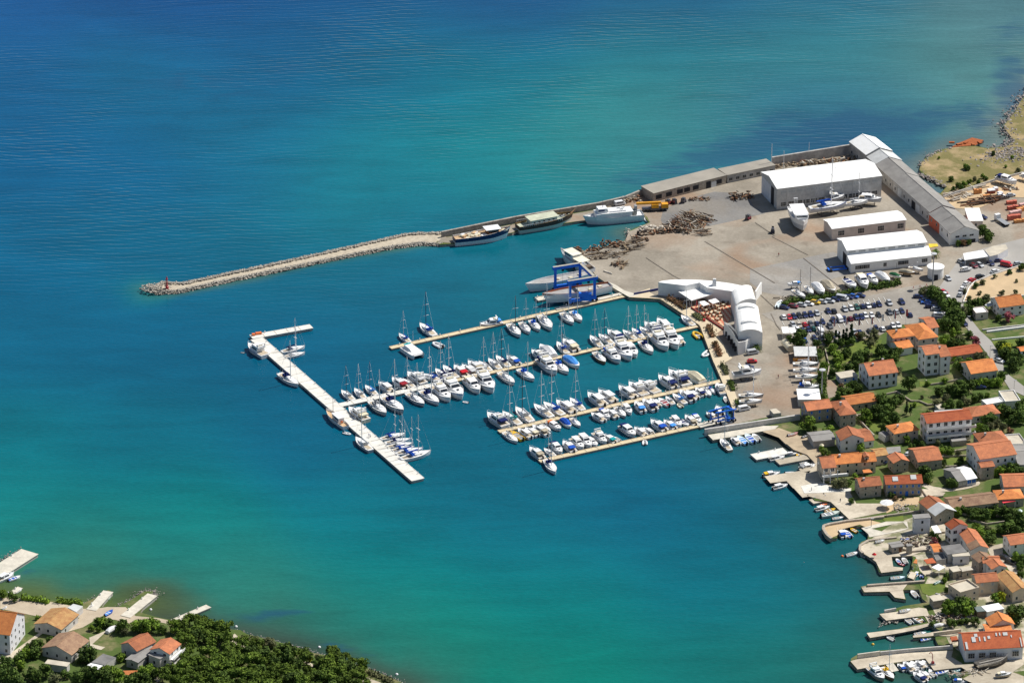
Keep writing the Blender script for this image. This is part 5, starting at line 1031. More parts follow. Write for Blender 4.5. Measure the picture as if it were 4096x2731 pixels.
m = MB(); p = pts('B 1190 352,1290 290,1520 195,1700 235,1530 340,1330 345', 1.3); cx,cy = sum(q.x for q in p)/6, sum(q.y for q in p)/6
r = ob('sunken_barge', None, None, (cx,cy,0), label='rust red grounded barge at the tip of the scrub headland', cat='barge')
lp = [(q.x-cx,q.y-cy) for q in p]; RUST = mat('orange_rust', (.42,.13,.04), .95, col2=(.22,.06,.025), scale=.9)
ob('hull', MB().prism(lp,-1,1.2).mesh('hull', RUST), r); ob('side', MB().prism([(x*1.03,y*1.03) for x,y in lp],-1,.9).mesh('side', paint('d')), r)
for i in range(5): ob('deck_plate', MB().box(-1.2,1.2,-.7,.7,0,.5).mesh('deck_plate', RUST), r, ((i-2)*3.1,(-1)**i*1.0,1.2), .5*i)
# ================= pontoons, quays, lifts =================
def pier(name, label, a, b, wd, z, m, joints=0, cat='pontoon', thick=.9, group=None, jm=None):
    d = b-a; L = math.hypot(d.x,d.y); c = (a+b)/2; r = ob(name, None, None, (c.x,c.y,0), math.atan2(d.y,d.x), label=label, cat=cat, group=group)
    ob('deck', MB().box(-L/2,L/2,-wd/2,wd/2,z-.18,z).mesh('deck', m), r); ob('float', MB().box(-L/2+.15,L/2-.15,-wd/2+.08,wd/2-.08,z-1.8,z-.19).mesh('float', mat('float_concrete', (.42,.40,.36), .9)), r)
    if joints:
        j = MB()
        for i in range(1,joints): j.box(-L/2+L*i/joints-.13,-L/2+L*i/joints+.13,-wd/2-.01,wd/2+.01,z-.2,z+.01)
        ob('joint', j.mesh('joint', jm or mat('joint_dark', (.30,.26,.20), .9)), r)
    e = MB()
    for s in (-1,1): e.box(-L/2,L/2,s*(wd/2)-.12,s*(wd/2)+.12,z-.15,z+.06)
    ob('edge_beam', e.mesh('edge_beam', mat('edge_beam', (.36,.27,.17), .8) if m is PONT else m), r)
    n_ = max(2,int(L/9)); bl = MB()
    for i in range(n_): bl.box(-L/2+L*(i+.5)/n_-.15,-L/2+L*(i+.5)/n_+.15,wd/2-.5,wd/2-.2,z,z+.8)
    ob('power_post', bl.mesh('power_post', paint('w')), r); return r
pier('pontoon', 'first pontoon, northernmost, timber-coloured, ending beside the travel lift', g('F',45,945,.7), g('G',1640,895,.7), 2.6, .75, PONT, 14, group='timber-coloured pontoons of the marina')
pier('pontoon', 'second pontoon, timber part of the longest one', g('F',1030,1462,.7), g('L',790,985,.7), 2.3, .75, PONT, 18, group='timber-coloured pontoons of the marina')
pier('pontoon', 'white concrete outer part of the second pontoon', g('I',200,672,.9), g('F',1040,1455,.9), 3.0, .9, WHT, 8)
pier('pontoon', 'third pontoon, ending at the quay above the small blue lift', g('J',375,885,.7), g('K',1510,285,.7), 2.5, .75, PONT, 16, group='timber-coloured pontoons of the marina')
pier('pontoon', 'fourth pontoon, southernmost, ending under the small blue lift', g('J',1010,1350,.7), g('K',1180,985,.7), 2.6, .8, PONT, 14, group='timber-coloured pontoons of the marina')
pier('lift_pier', 'short wider pier carrying the near wheels of the small blue lift', g('K',1150,990,1.0), g('K',1640,870,1.0), 3.4, 1.0, CONC, cat='pier')
pier('main_pier', 'long white concrete pier across the marina mouth', g('E',300,800,1.1), gp((1672,1918),1.1), 5.2, 1.15, WHT, 19, cat='pier')
pier('pier_arm', 'short white arm at the far end of the main pier', g('E',215,775,1.1), g('E',1160,607,1.1), 3.8, 1.15, WHT, 5, cat='pier')
pier('jetty', 'white jetty pointing left of the grey boathouse shed', g('S',60,455,1.0), g('S',610,345,1.0), 5.2, 1.0, WHT, cat='jetty', thick=1)
pier('jetty', 'grey concrete jetty below the white one', g('S',465,545,.9), g('S',1010,440,.9), 4.2, .9, STONE, cat='jetty')
pier('jetty', 'pale jetty below the three moored open boats', g('S',1040,1210,.9), g('S',1400,1130,.9), 3.6, .9, STONE, cat='jetty')
pier('jetty', 'stub jetty in the small cove with orange shelter', g('V',215,950,.9), g('V',330,800,.9), 2.6, 1.0, STONE, cat='jetty')
pier('jetty', 'pale quay strip beside the beach house balconies', g('S',850,690,1.0), g('S',1140,650,1.0), 2.8, 1.2, STONE, cat='jetty')
pier('jetty', 'wide pale jetty at the left picture edge', g('Y',-200,640,1.2), g('Y',470,215,1.2), 7.5, 1.25, CONC, cat='jetty')
pier('jetty', 'narrow slipway jetty beside the first shore bushes', g('Y',100,920,.6), g('Y',320,775,.6), 2.0, .6, CONC, cat='jetty')
pier('jetty', 'walled jetty with moored white boat on lower left shore', g('Y',1430,1130,1.4), g('Y',1700,835,1.4), 3.6, 1.42, CONC, cat='jetty')
pier('jetty', 'jetty with rubble end in the middle of the lower left shore', g('a',400,450,1.4), g('a',825,105,1.4), 3.8, 1.45, CONC, cat='jetty')
pier('jetty', 'slim lone jetty nearest the pine wood', g('a',1130,530,.8), g('a',1705,285,.8), 2.6, .85, CONC, cat='jetty')
wallrun('jetty_wall', 'rubble stone parapet of the hook-shaped jetty', 'U 1550 60,1200 100,900 130,560 190,440 225,430 290,500 400,580 465', .9, 1.0, WALL['s'])
wallrun('jetty_wall', 'rubble parapet around the rocky landing', 'U 1780 440,1500 470,1260 500,1110 590,1105 680,1160 735', .6, .9, WALL['s'])
wallrun('jetty_wall', 'rubble parapet of the ruined lower jetty', 'U 1240 1325,1700 1290,2290 1250', .9, .8, WALL['s'])
wallrun('jetty_wall', 'pale concrete wall along the big village quay', 'W 370 1030,780 975', 1.9, .5, CONC)
wallrun('jetty_wall', 'darker concrete wall continuing along the big village quay', 'W 790 985,1400 925,2130 870', 1.5, .5, WALL['g'])
wallrun('jetty_wall', 'short grey parapet on the upper slip jetty', 'W 865 220,1080 180', 1.2, .5, WALL['g'])
wallrun('jetty_wall', 'cream boundary wall leading to the rust red hall', 'X 190 575,725 505', 1.5, .4, WALL['c'])
wallrun('garden_wall', 'white roadside wall along the bare earth plot', 'N 1385 1390,1470 1180,1560 1075,1780 985,2336 800', .8, .3, WHITEW)
wallrun('garden_wall', 'white wall at the foot of the bare earth plot', 'N 1385 1395,1850 1330,2336 1290', .8, .3, WHITEW)
wallrun('garden_wall', 'upper of two long pale walls right of the lane', 'P 1540 765,2400 670', .7, .5, WALL['g'])
wallrun('garden_wall', 'lower of two long pale walls right of the lane', 'P 1620 800,2400 700', .8, .7, WHITEW)
wallrun('garden_wall', 'long white wall above the bright green lawn', 'P 1715 950,2400 885', .8, .4, WHITEW)
wallrun('garden_wall', 'stone wall between beach house garden and lane', 'Q 1740 960,1860 1120,2060 1330', 1.0, .4, WALL['s'])
wallrun('garden_wall', 'angled stone planter wall in the sloping gardens', 'R 670 290,735 360,1000 320,1290 260', .8, .3, WALL['s'])
wallrun('garden_wall', 'fence wall along the timber yard', 'B 1070 1110,1560 950,1900 840,2336 730', 1.2, .3, WALL['g'])
wallrun('garden_wall', 'stone wall below the parasol terrace', 'T 0 1180,300 1140,560 1100', 1.0, .6, WALL['s'])
wallrun('garden_wall', 'long stone wall under the hook jetty gardens', 'U 1100 110,1500 50,2000 0', .7, .5, WALL['s'])
wallrun('garden_wall', 'stone terrace wall beside the low workshop', 'T 1000 350,1380 330', 1.0, .4, WALL['s'])
for i_, (s_, lb_) in enumerate((('R 0 520,180 480,420 640,560 640','beside the round garden trees'),('R 560 640,700 700,860 690','across the dug vegetable beds'),('R 1080 790,1180 900,1460 860','behind the apartment house roof'),('R 960 1540,1180 1480,1420 1440','above the orange garden path'),
 ('T 930 180,1160 170,1400 160','along the pale garden path'),('T 600 740,700 880,960 850','around the lane corner plot'),('T 1130 1110,1500 1190,1950 1180','through the shaded lower gardens'),('T 1400 1240,1700 1320,2000 1280','below the shaded lower gardens'),('V 560 130,850 110','below the white pergola'),
 ('V 0 400,240 470,560 440','above the rocky cove'),('V 500 900,820 870,920 900','behind the cove pier'),('V 1100 960,1380 920,1600 880','between cream terrace and lane house'),('V 760 1270,1020 1220','below the dry grass plot'),('X 460 330,760 315,930 300','along the rust hall garden'),('Q 1700 960,1980 920,2060 890','behind the orange barn'),
 ('Q 1470 320,1500 470,1640 450','around the blue-walled shed garden'),('O 1080 860,1460 790','below the cypress group'),('O 930 900,1000 1200,960 1450','on the lawn garden side of the storage row'),('P 950 880,1240 850','above the villa gravel plot'),('P 560 1000,700 990,930 1110','between villa and barn'))):
    wallrun('garden_wall', 'low rubble stone wall '+lb_, s_, .8, .35, WALL['s'], group='low rubble garden walls')
wallrun('garden_wall', 'rubble wall above the lower cove', 'V 0 1060,480 1010', .8, .7, WALL['s'])
BLUE = mat('lift_blue_paint', (.02,.17,.74), .45, var=.08, scale=.5)
def gantry(name, label, t, nl, nr, fl, fr, H, sec, body):
    """bases of the four legs: near-left, near-right, far-left, far-right"""
    q = [g(t,*v,ZL) for v in (nl,nr,fl,fr)]; c = sum(q, Vector())/4; r = ob(name, None, None, (c.x,c.y,ZL), label=label, cat='travel lift'); q = [v-c for v in q]
    for v in q:
        leg = ob('leg', MB().box(v.x-sec,v.x+sec,v.y-sec,v.y+sec,.6,H).mesh('leg', BLUE), r)
        ob('wheel', MB().tube((v.x-.8,v.y-.3,.5),(v.x-.8,v.y+.3,.5),.2+sec*.8,None,12).tube((v.x+.8,v.y-.3,.5),(v.x+.8,v.y+.3,.5),.2+sec*.8,None,12).mesh('wheel', RUB), leg)
    def beam(nm, a, b, z, hh, m, e=.0, ww=None):
        a = Vector((a.x,a.y,z)); b = Vector((b.x,b.y,z)); d = (b-a).normalized(); s = Vector((-d.y,d.x,0))*(ww or sec); a = a-d*e; b = b+d*e; m_ = MB()
        m_.loft([[a-s,a+s,a+s+Vector((0,0,hh)),a-s+Vector((0,0,hh))],[b-s,b+s,b+s+Vector((0,0,hh)),b-s+Vector((0,0,hh))]], True); return ob(nm, m_.mesh(nm, m), r)
    beam('top_beam', q[0], q[1], H-.02, 1.0*sec/.45, BLUE, 1.2); beam('top_beam', q[2], q[3], H-.02, 1.0*sec/.45, BLUE, 1.2); beam('cross_beam', q[1], q[3], H+.05, .8*sec/.45, BLUE)
    if sec > .3:
        top = mat('beam_walkway', (.42,.40,.34), .8)
        for a,b in ((q[0],q[1]),(q[2],q[3]),(q[1],q[3])): beam('walkway', a, b, H+1.0*sec/.45, .06, top, 1.0 if a is not q[1] else 0)
    beam('base_beam', q[0], q[1], 1.0, .9*sec/.45, BLUE, .6); beam('base_beam', q[2], q[3], 1.0, .9*sec/.45, BLUE, .6)
    for f_ in (.3,.75):
        a = q[0].lerp(q[1], f_); b = q[2].lerp(q[3], f_); sl = MB()
        for v in (a,b): sl.tube((v.x,v.y,1.2),(v.x,v.y,H),.05,.05,4); sl.box(v.x-.5,v.x+.5,v.y-.3,v.y+.3,H-1.1,H-.4)
        ob('sling', sl.mesh('sling', RUB), r)
    a = q[0].lerp(q[1], body); ob('engine_house', MB().box(a.x-2.0*sec/.45,a.x+2.0*sec/.45,a.y-.9,a.y+.9,.8,1+2.4*sec/.45).mesh('engine_house', BLUE), r)
gantry('travel_lift', 'large bright blue travel lift holding a bare hull above its dock', 'G', (705,1050), (1090,985), (475,830), (862,768), 9.3, .58, .62)
gantry('travel_lift', 'small slim blue travel lift at the head of the fourth pontoon', 'K', (1462,960), (1700,915), (1345,935), (1592,870), 4.6, .22, .6)
struct('lift_dock', MB().prism([(q.x,q.y) for q in pts('K 1300 985,1720 890,1740 960,1300 1040',.3)], -2, .3), mat('dark_dock', (.05,.06,.08), .8))
pier('lift_finger', 'near concrete finger under the big travel lift', g('G',480,1120,1.0), g('G',1560,870,1.0), 2.0, 1.05, CONC, cat='pier')
pier('lift_finger', 'far concrete finger under the big travel lift', g('G',180,965,.9), g('G',340,935,.9), 3.5, .9, CONC, cat='pier')
# rubble mole with rock armour, beacon
up_ = pts('d 100 500,170 452,340 458,700 380,1000 318,1500 208,1900 118,2060 82,2160 66,2400 64', 1.2); lo_ = pts('d 75 495,140 525,300 515,700 428,1300 305,1700 222,2000 165,2200 140,2320 146,2400 150', 1.0)
def samp(p, k):
    L = [0]
    for a,b in zip(p,p[1:]): L.append(L[-1]+(b-a).length)
    out = []
    for i in range(k):
        d = L[-1]*i/(k-1); j = max(0, min(len(p)-2, next((q for q in range(len(L)-1) if L[q+1] >= d-1e-6), len(p)-2))); out.append(p[j].lerp(p[j+1], (d-L[j])/(L[j+1]-L[j])))
    return out
U1, L1 = samp(up_, 90), samp(lo_, 90); m = MB(); rockm = mat('rock_armour', (.56,.51,.43), .95, col2=(.27,.245,.21), scale=1.3, objvar=.15)
sec = []
for a,b in zip(U1, L1):
    o_ = (a-b).normalized(); sec.append([(a+o_*2.6+Vector((0,0,-2.5)))[:], (a+Vector((0,0,.1)))[:], (a-o_*1.8+Vector((0,0,.2)))[:], (a.lerp(b,.45)+Vector((0,0,.15)))[:], (b+o_*1.0+Vector((0,0,.15)))[:], (b-o_*1.2+Vector((0,0,-2.5)))[:]])
m.loft(sec, False, True); struct('breakwater', m, mat('mole_gravel', (.54,.475,.37), .95, col2=(.36,.31,.235), scale=.6, bump=.1))
def rocks(name, places, m, r0, r1, seed=1):
    random.seed(seed); q = MB(); F = ((0,2,1),(0,3,2),(0,4,3),(0,1,4),(5,1,2),(5,2,3),(5,3,4),(5,4,1))
    for c in places:
        s = r0+(r1-r0)*random.random()**2; i = len(q.v); a0 = random.random()*6; tz = s*(.5+.4*random.random())
        vs = [(0,0,tz)]+[(s*math.cos(a0+k*PI/2)*(.7+.5*random.random()), s*math.sin(a0+k*PI/2)*(.7+.5*random.random()), tz*(random.random()-.3)) for k in range(4)]+[(0,0,-tz)]
        tx,ty = random.uniform(-.4,.4), random.uniform(-.4,.4)
        q.v += [(c[0]+x+tx*z, c[1]+y+ty*z, c[2]+z) for x,y,z in vs]; q.f += [tuple(i+k for k in f) for f in F]
    return ob(name, q.mesh(name, m), kind='stuff')
random.seed(11); pl = []
for i in range(5200):
    k = random.random()*88; j = int(k); f_ = k-j; a = U1[j].lerp(U1[j+1],f_); b = L1[j].lerp(L1[j+1],f_); o_ = (a-b).normalized(); t_ = random.random()
    if t_ < .62: v = a+o_*random.uniform(-1.9,2.6); z = 1.2+.55-max(0,(v-a).dot(o_))*1.0
    else: v = b+o_*random.uniform(-.9,.8); z = 1.1+min(0,(v-b).dot(o_))*1.2
    pl.append((v.x,v.y,z))
for i in range(260):
    a0 = random.random()*2*PI; rr = random.random(); c = g('d',120,498,1); pl.append((c.x+6.5*rr*math.cos(a0), c.y+5*rr*math.sin(a0), 1.2+.8*(1-rr)))
rocks('rock_armour', pl, rockm, .28, .72)
def scatter_line(s, n_, wd, z, seed, h=1.0):
    random.seed(seed); p = pts(s,h); q = samp(p, 60); out = []
    for i in range(n_):
        j = random.randrange(59); v = q[j].lerp(q[j+1], random.random()); out.append((v.x+random.gauss(0,wd), v.y+random.gauss(0,wd), z+random.uniform(-.3,.3)))
    return out
rocks('shore_rocks', scatter_line('z 4180 330,4096 391,4060 450,4014 507,4056 563,4026 588,3949 597', 500, 2.2, 1.0, 4)+scatter_line('z 3990 630,4040 615,4110 610', 420, 4.0, 1.1, 5)+scatter_line('z 3680 660,3720 620,3800 595', 90, 1.0, 1.0, 6)+scatter_line('z 3680 695,3720 710,3788 747', 160, 1.2, .9, 8)+scatter_line('z 3900 640,4000 630,4110 640',160,4,1.1,9), mat('shore_rock', (.40,.36,.33), .95, col2=(.18,.16,.15), scale=1.1), .3, 1.0)
rocks('shore_rocks', scatter_line('z 561 2374,579 2363,612 2363,604 2385', 260, 1.2, .8, 14)+scatter_line('z 472 2425,520 2400,561 2376', 160, .8, .8, 15)+scatter_line('z 346 2408,383 2388,440 2362', 110, .6, .8, 16)+scatter_line('z 0 2270,40 2225,60 2208,85 2203', 260, 1.5, .6, 17)+scatter_line('z 859 2511,961 2520,989 2535,1168 2582,1346 2628,1474 2672,1584 2717,1640 2745', 700, .9, .7, 18), mat('shore_rock', (.40,.36,.33)), .15, .4)
rocks('shore_rocks', scatter_line('U 100 860,60 880,130 960,260 1080,450 1020', 1, .4, .8, 21)+scatter_line('C 60 860,80 930,200 1010,350 1030', 140, .9, .9, 22)+scatter_line('W 790 460,860 430,1000 380,1120 410', 80, .9, .4, 23)+scatter_line('T 150 1080,320 1060', 120, 1.6, 1.3, 24), rockm, .2, .6)
RED = paint('r'); q = g('d',212,488,ZL+1.0)
r = ob('beacon', None, None, q, label='small red light beacon at the tip of the breakwater', cat='beacon')
ob('base', MB().lathe([(.65,-.6),(.65,.4),(.5,.5)], 10).mesh('base', RED), r); ob('tower', MB().lathe([(.38,.5),(.2,3.6)], 10).mesh('tower', RED), r); ob('gallery', MB().lathe([(.5,3.6),(.5,3.75)], 10).mesh('gallery', RED), r); ob('lantern', MB().lathe([(.22,3.75),(.22,4.5),(.05,4.9)], 8).mesh('lantern', RED), r); ob('ladder', MB().box(-.6,-.5,-.2,.2,.4,3.6).mesh('ladder', RED), r)
# ================= cars =================
CARP = dict(n=(.02,.03,.10),k=(.03,.03,.035),g=(.12,.13,.14),s=(.46,.48,.50),w=(.78,.78,.78),r=(.50,.02,.03),m=(.16,.02,.03),b=(.03,.12,.45),y=(.62,.40,.03),e=(.02,.09,.07),h=(.50,.44,.36))
CARN = dict(n='navy',k='black',g='dark grey',s='silver',w='white',r='bright red',m='dark red',b='blue',y='yellow',e='dark green',h='beige')
_cc = {}
def carparts(kind, c):
    if (kind,c) in _cc: return _cc[(kind,c)]
    pm_ = mat('car_paint_'+CARN[c].replace(' ','_'), CARP[c], .22, var=.03, spec=.6); out = []
    if kind == 'car':
        body = MB().loft([[(x,-w_,z0),(x,-w_,z1),(x,w_,z1),(x,w_,z0)] for x,w_,z0,z1 in ((-2.1,.75,.35,.80),(-1.95,.86,.25,.95),(-.9,.88,.22,.98),(.9,.88,.22,.95),(1.9,.84,.25,.72),(2.1,.7,.35,.62))], False, True)
        gh = MB().loft([[(-1.75,-.76,.95),(-1.45,-.62,1.40),(-1.45,.62,1.40),(-1.75,.76,.95)],[(1.0,-.78,.93),(.35,-.62,1.42),(.35,.62,1.42),(1.0,.78,.93)]], False, True)
        roof = MB().loft([[(-1.42,-.6,1.40),(-1.42,-.58,1.46),(-1.42,.58,1.46),(-1.42,.6,1.40)],[(.32,-.6,1.42),(.32,-.58,1.48),(.32,.58,1.48),(.32,.6,1.42)]], False, True)
    else:
        body = MB().loft([[(x,-w_,z0),(x,-w_*.96,z1),(x,w_*.96,z1),(x,w_,z0)] for x,w_,z0,z1 in ((-2.5,.92,.3,1.9),(1.2,.94,.3,1.95),(1.9,.93,.3,1.15),(2.45,.85,.35,.85))], False, True)
        gh = MB().box(-1.9,1.1,-.96,.96,1.15,1.65).quad((1.26,-.8,1.82),(1.26,.8,1.82),(1.92,.85,1.2),(1.92,-.85,1.2)); roof = MB().box(-2.4,1.15,-.84,.84,1.93,2.0)
    out.append(('body', body.mesh('body', pm_), None)); out.append(('cabin', gh.mesh('cabin', GLASS), None)); out.append(('roof', roof.mesh('roof', pm_), None))
    for x in (-1.35,1.35):
        for y in (-.8,.8): out.append(('wheel', MB().tube((x,y-.12,.32),(x,y+.12,.32),.32,.32,8).mesh('wheel', RUB), None))
    X = 2.02 if kind == 'car' else 2.42
    for y in (-.6,.6): out.append(('headlight', MB().box(X,X+.1,y-.15,y+.15,.5,.66).mesh('headlight', paint('s')), None))
    _cc[(kind,c)] = out; return out
def put_car(t, x, y, c, ang, label, kind='car', group=None, sc=1.0):
    p = g(t,x,y,ZL+.7); put_boat('parked_car' if kind == 'car' else 'parked_van', carparts(kind,c), (p.x,p.y,ZL+.16), ang, sc, uniq(label), 'car' if kind == 'car' else 'van', group)
random.seed(21)
CR = [('hedge row',-.42,'D','540 1290 n,680 1270 m,812 1252 s,925 1232 w,1025 1210 y,1138 1200 s,1250 1190 s,1340 1165 n,1450 1150 S,1545 1130 n,1630 1115 b,1735 1105 n'),
 ('second row',-1.36,'O','160 310 w,265 315 r,350 300 n,450 285 k,555 275 n,660 260 n,775 240 s,985 200 n,1090 200 k,1290 165 s,1405 145 w,1510 130 e,1615 110 n,1720 105 w,1820 90 n,1920 75 n,2110 50 s,2340 30 n'),
 ('third row',-1.36,'O','335 455 s,445 460 h,550 445 r,665 440 g,770 430 n,880 400 n,1080 370 n,1195 360 W,1285 350 n,1390 340 m,1500 315 n,1595 310 n,1670 280 w,1785 275 w,1915 270 k,2115 225 g,2235 210 s,2340 200 n,2490 270 n'),
 ('fourth row',-1.36,'O','410 530 w,515 555 n,620 540 n,710 525 e,850 510 s,1015 475 g,1755 560 g,1865 515 n,1985 530 w,2085 515 k,2180 470 w,2275 460 w'),
 ('hedge-side row',-1.36,'O','550 745 b,730 700 n,850 595 W,855 700 g,1060 660 n,1165 615 w,1470 590 s,1560 590 n'),
 ('angled row under the trees',-.05,'P','350 165 n,450 235 n,500 270 b,570 345 n,690 395 s,745 515 W,885 500 w,640 605 n')]
for nm, ang, t, s in CR:
    ee = [q.split() for q in s.split(',')]
    for i,(x,y,c) in enumerate(ee):
        k = 'van' if c in 'WS' else 'car'; c = c.lower()
        put_car(t, float(x), float(y), c, ang+random.uniform(-.05,.05)+(PI if random.random() < .3 and nm != 'hedge row' else 0), f"{CARN[c]} {k}, {ORD[i]} from the left, {nm}, car park", k, 'cars in the marina car park', random.uniform(.94,1.05))
for t,x,y,c,ang,k,lb in (('N',1355,770,'s',-.9,'car','silver car at the left end of the gatehouse canopy'),('N',1550,832,'m',-1.0,'car','dark red car beside the trailer boat at the gate'),('N',1645,820,'s',-1.0,'car','silver car between dark red and navy cars at the gate'),
 ('N',1815,795,'n',-1.1,'car','navy car in the shade beside the gatehouse'),('N',1930,752,'n',.2,'car','navy car parked under the gatehouse wall'),('N',2060,820,'r',-.5,'van','bright red van beside the plot wall'),('N',2240,798,'s',.5,'car','silver car farthest up the road by the plot wall'),
 ('N',1885,920,'w',.5,'car','white car below the red van'),('N',1650,1000,'k',.35,'car','black car along the bend of the plot wall'),('N',1515,1058,'r',.7,'car','bright red car at the bend of the plot wall'),('N',1437,1110,'w',.9,'car','white car, upper of two at the wall corner'),
 ('N',1372,1188,'w',1.2,'car','white car, lower of two at the wall corner'),('N',1335,1280,'s',1.35,'car','silver pickup, lowest car along the plot wall'),('N',1145,1030,'s',-1.2,'car','silver car driving past the guard kiosk'),('N',1690,72,'n',-.6,'car','navy car beside the white-roofed annex'),
 ('N',1110,1290,'w',-1.0,'car','white car half hidden beside the tall trees'),('P',830,85,'r',-1.0,'car','red car half hidden beside the tall trees'),('P',1207,660,'n',-1.25,'car','navy car on the lane beside the large dark trees'),('P',1855,1350,'w',-.7,'car','white and blue car at the lane fork'),
 ('L',1612,1410,'s',.35,'van','silver off-road car by the palm tree'),('L',1600,1545,'r',.1,'car','bright red car just below the marina building'),('K',1945,68,'n',-.05,'car','navy car beside the big cruiser ashore'),('K',1870,722,'w',.4,'van','white off-road car beside the waterfront hedge'),
 ('M',1985,300,'w',.4,'van','white van behind the ferry'),('V',1945,580,'k',-.7,'car','upper of two black cars in the lane'),('V',2050,672,'k',-.7,'car','lower of two black cars in the lane'),('T',365,150,'s',.9,'car','silver car behind the small gabled stone house'),
 ('T',-10,265,'n',1.2,'car','navy car in shadow between the stone houses'),('R',1600,415,'n',.1,'car','dark car under the vine pergola'),('B',2130,1100,'s',.3,'car','silver car in front of the white trailer boat'),('B',1970,1110,'w',.3,'car','white car beside the timber stacks')):
    put_car(t, x, y, c, ang, lb, k)
# flatbed truck, crane truck, forklift
p = g('N',1990,170,ZL); r = ob('flatbed_truck', None, None, p, -1.1, label='grey flatbed truck with white cab in the timber yard', cat='truck')
ob('cab', MB().box(-4.6,-2.8,-1.2,1.2,.6,2.9,.9,.95).mesh('cab', paint('w')), r); ob('bed', MB().box(-2.6,4.6,-1.25,1.25,1.1,1.3).mesh('bed', paint('g')), r)
for x in (-3.6,2,3.4): ob('wheel', MB().tube((x,-1.2,.5),(x,1.2,.5),.5,.5,10).mesh('wheel', RUB), r)
p = g('C',450,560,ZL); YEL = mat('crane_yellow', (.70,.33,.02), .5); r = ob('mobile_crane', None, None, p, .12, label='orange-yellow mobile crane beside the ferry stern', cat='crane')
ob('chassis', MB().box(-5,6,-1.3,1.3,.7,1.5).mesh('chassis', paint('d')), r); ob('cab', MB().box(3.2,6.2,-1.3,1.3,1.4,3.2,.9,.95).mesh('cab', YEL), r); ob('turret', MB().box(-1,2,-1.2,1.2,1.6,3.2).mesh('turret', YEL), r); ob('boom', MB().box(-7.5,3,-.5,.5,3.2,4.1).mesh('boom', YEL), r)
for x in (-3.5,-2,3,4.5): ob('wheel', MB().tube((x,-1.3,.6),(x,1.3,.6),.6,.6,10).mesh('wheel', RUB), r)
for t,x,y,lb,c in (('N',325,835,'orange forklift at the wall of the two-step white hall',(.70,.25,.03)),('C',675,440,'dark red machine first in the row by the store',(.22,.04,.04)),('C',775,430,'dark red machine second in the row by the store',(.15,.03,.04)),('C',915,415,'dark machine third in the row by the store',(.07,.06,.07)),('C',1930,680,'dark red tractor alone on the yard',(.20,.03,.05)),('D',355,105,'small black car-sized machine alone on the yard',(.03,.03,.05))):
    q = g(t,x,y,ZL+.6); r = ob('forklift', None, None, (q.x,q.y,ZL), random.random()*6, label=lb, cat='machine'); mm = mat('machine_%d' % int(x), c, .5)
    ob('body', MB().box(-1.4,1.2,-.8,.8,.4,1.4,.9,.9).mesh('body', mm), r); ob('cage', MB().box(-.9,.4,-.7,.7,1.4,2.3,.85,.85).mesh('cage', paint('d')), r); ob('mast', MB().box(1.25,1.4,-.5,.5,.2,2.6).mesh('mast', paint('d')), r)
    for xx in (-.9,.8): ob('wheel', MB().tube((xx,-.9,.4),(xx,.9,.4),.4,.4,8).mesh('wheel', RUB), r)
p = g('D',1400,700,ZL); r = ob('boat_trailer', None, None, p, .25, label='empty blue boat trailer in front of the two-step hall', cat='trailer')
ob('frame', MB().box(-5,5,-1.6,-1.2,.6,1.0).box(-5,5,1.2,1.6,.6,1.0).box(-5,-4.4,-1.6,1.6,.6,1.0).box(2,2.5,-1.2,1.2,.6,1).mesh('frame', BLUE), r)
for x in (-4,3.4): ob('wheel', MB().tube((x,-1.9,.6),(x,1.9,.6),.6,.6,10).mesh('wheel', RUB), r)
# ================= yard clutter =================
random.seed(5)
TC = [mat('plank_grey', (.30,.235,.17), .9), mat('plank_tan', (.38,.29,.19), .9), mat('plank_pale', (.56,.51,.43), .9), mat('plank_rust', (.26,.13,.07), .9), mat('plank_dark', (.075,.055,.045), .9)]
def heap(name, label, cat, t, x, y, wx, wy, n_, hmax, ang, l0=2, l1=6, cols=(0,1,2,3,4), spread=.25, th=.28):
    c = g(t,x,y,ZL); r = ob(name, None, None, c, ang, label=label, cat=cat, group='heaps of timber and gear in the boatyard' if n_ > 12 else None); ms = {k: MB() for k in cols}
    for i in range(n_):
        k = random.choice(cols); q = ms[k]; L = random.uniform(l0,l1); a = random.gauss(0,spread)+(PI/2 if random.random() < .1 else 0); px_,py_ = random.uniform(-wx,wx), random.uniform(-wy,wy); z = random.random()**1.5*hmax+.2
        dx,dy = math.cos(a)*L/2, math.sin(a)*L/2; q.tube((px_-dx,py_-dy,z),(px_+dx,py_+dy,z+random.uniform(-.3,.3)),th*random.uniform(.5,1.2),None,4)
    if hmax > 1:
        for i in range(int(n_*.3)):
            q = ms[cols[i % len(cols)]]; px_,py_ = random.uniform(-wx,wx), random.uniform(-wy,wy); s = random.uniform(.3,.9); s *= .7; q.box(px_-s,px_+s,py_-s*.8,py_+s*.8,0,random.uniform(.3,hmax*.8),.7,.8)
    for k,q in ms.items():
        if q.v: ob('timber', q.mesh('timber', TC[k]), r, kind='stuff')
    return r
heap('timber_heap','biggest heap of beams and scrap in the middle of the yard','timber heap','C',1000,760,6.5,10,300,2.2,-.7,1.5,5,cols=(0,1,3,4,4,2),spread=.45,th=.17)
heap('timber_heap','right end of the big heap with pale beams','timber heap','C',1190,900,2.6,4,40,1.2,.1,2,5,th=.18)
heap('scrap_row','dark row of upright scrap along the yard edge','scrap','C',600,900,11,1.8,70,2.0,.2,.6,2,cols=(0,3,4),spread=1.5,th=.4)
heap('scrap_row','dark scrap heap at the water edge near the trestles','scrap','C',230,1020,3,2.4,30,1.8,.3,.6,2,cols=(3,4,0),spread=1.5,th=.4)
heap('scrap_row','heaped iron gear beside the trestles at the dock','scrap','G',1380,130,6,3,46,2.2,.25,.6,2,cols=(3,4,0),spread=1.5,th=.4)
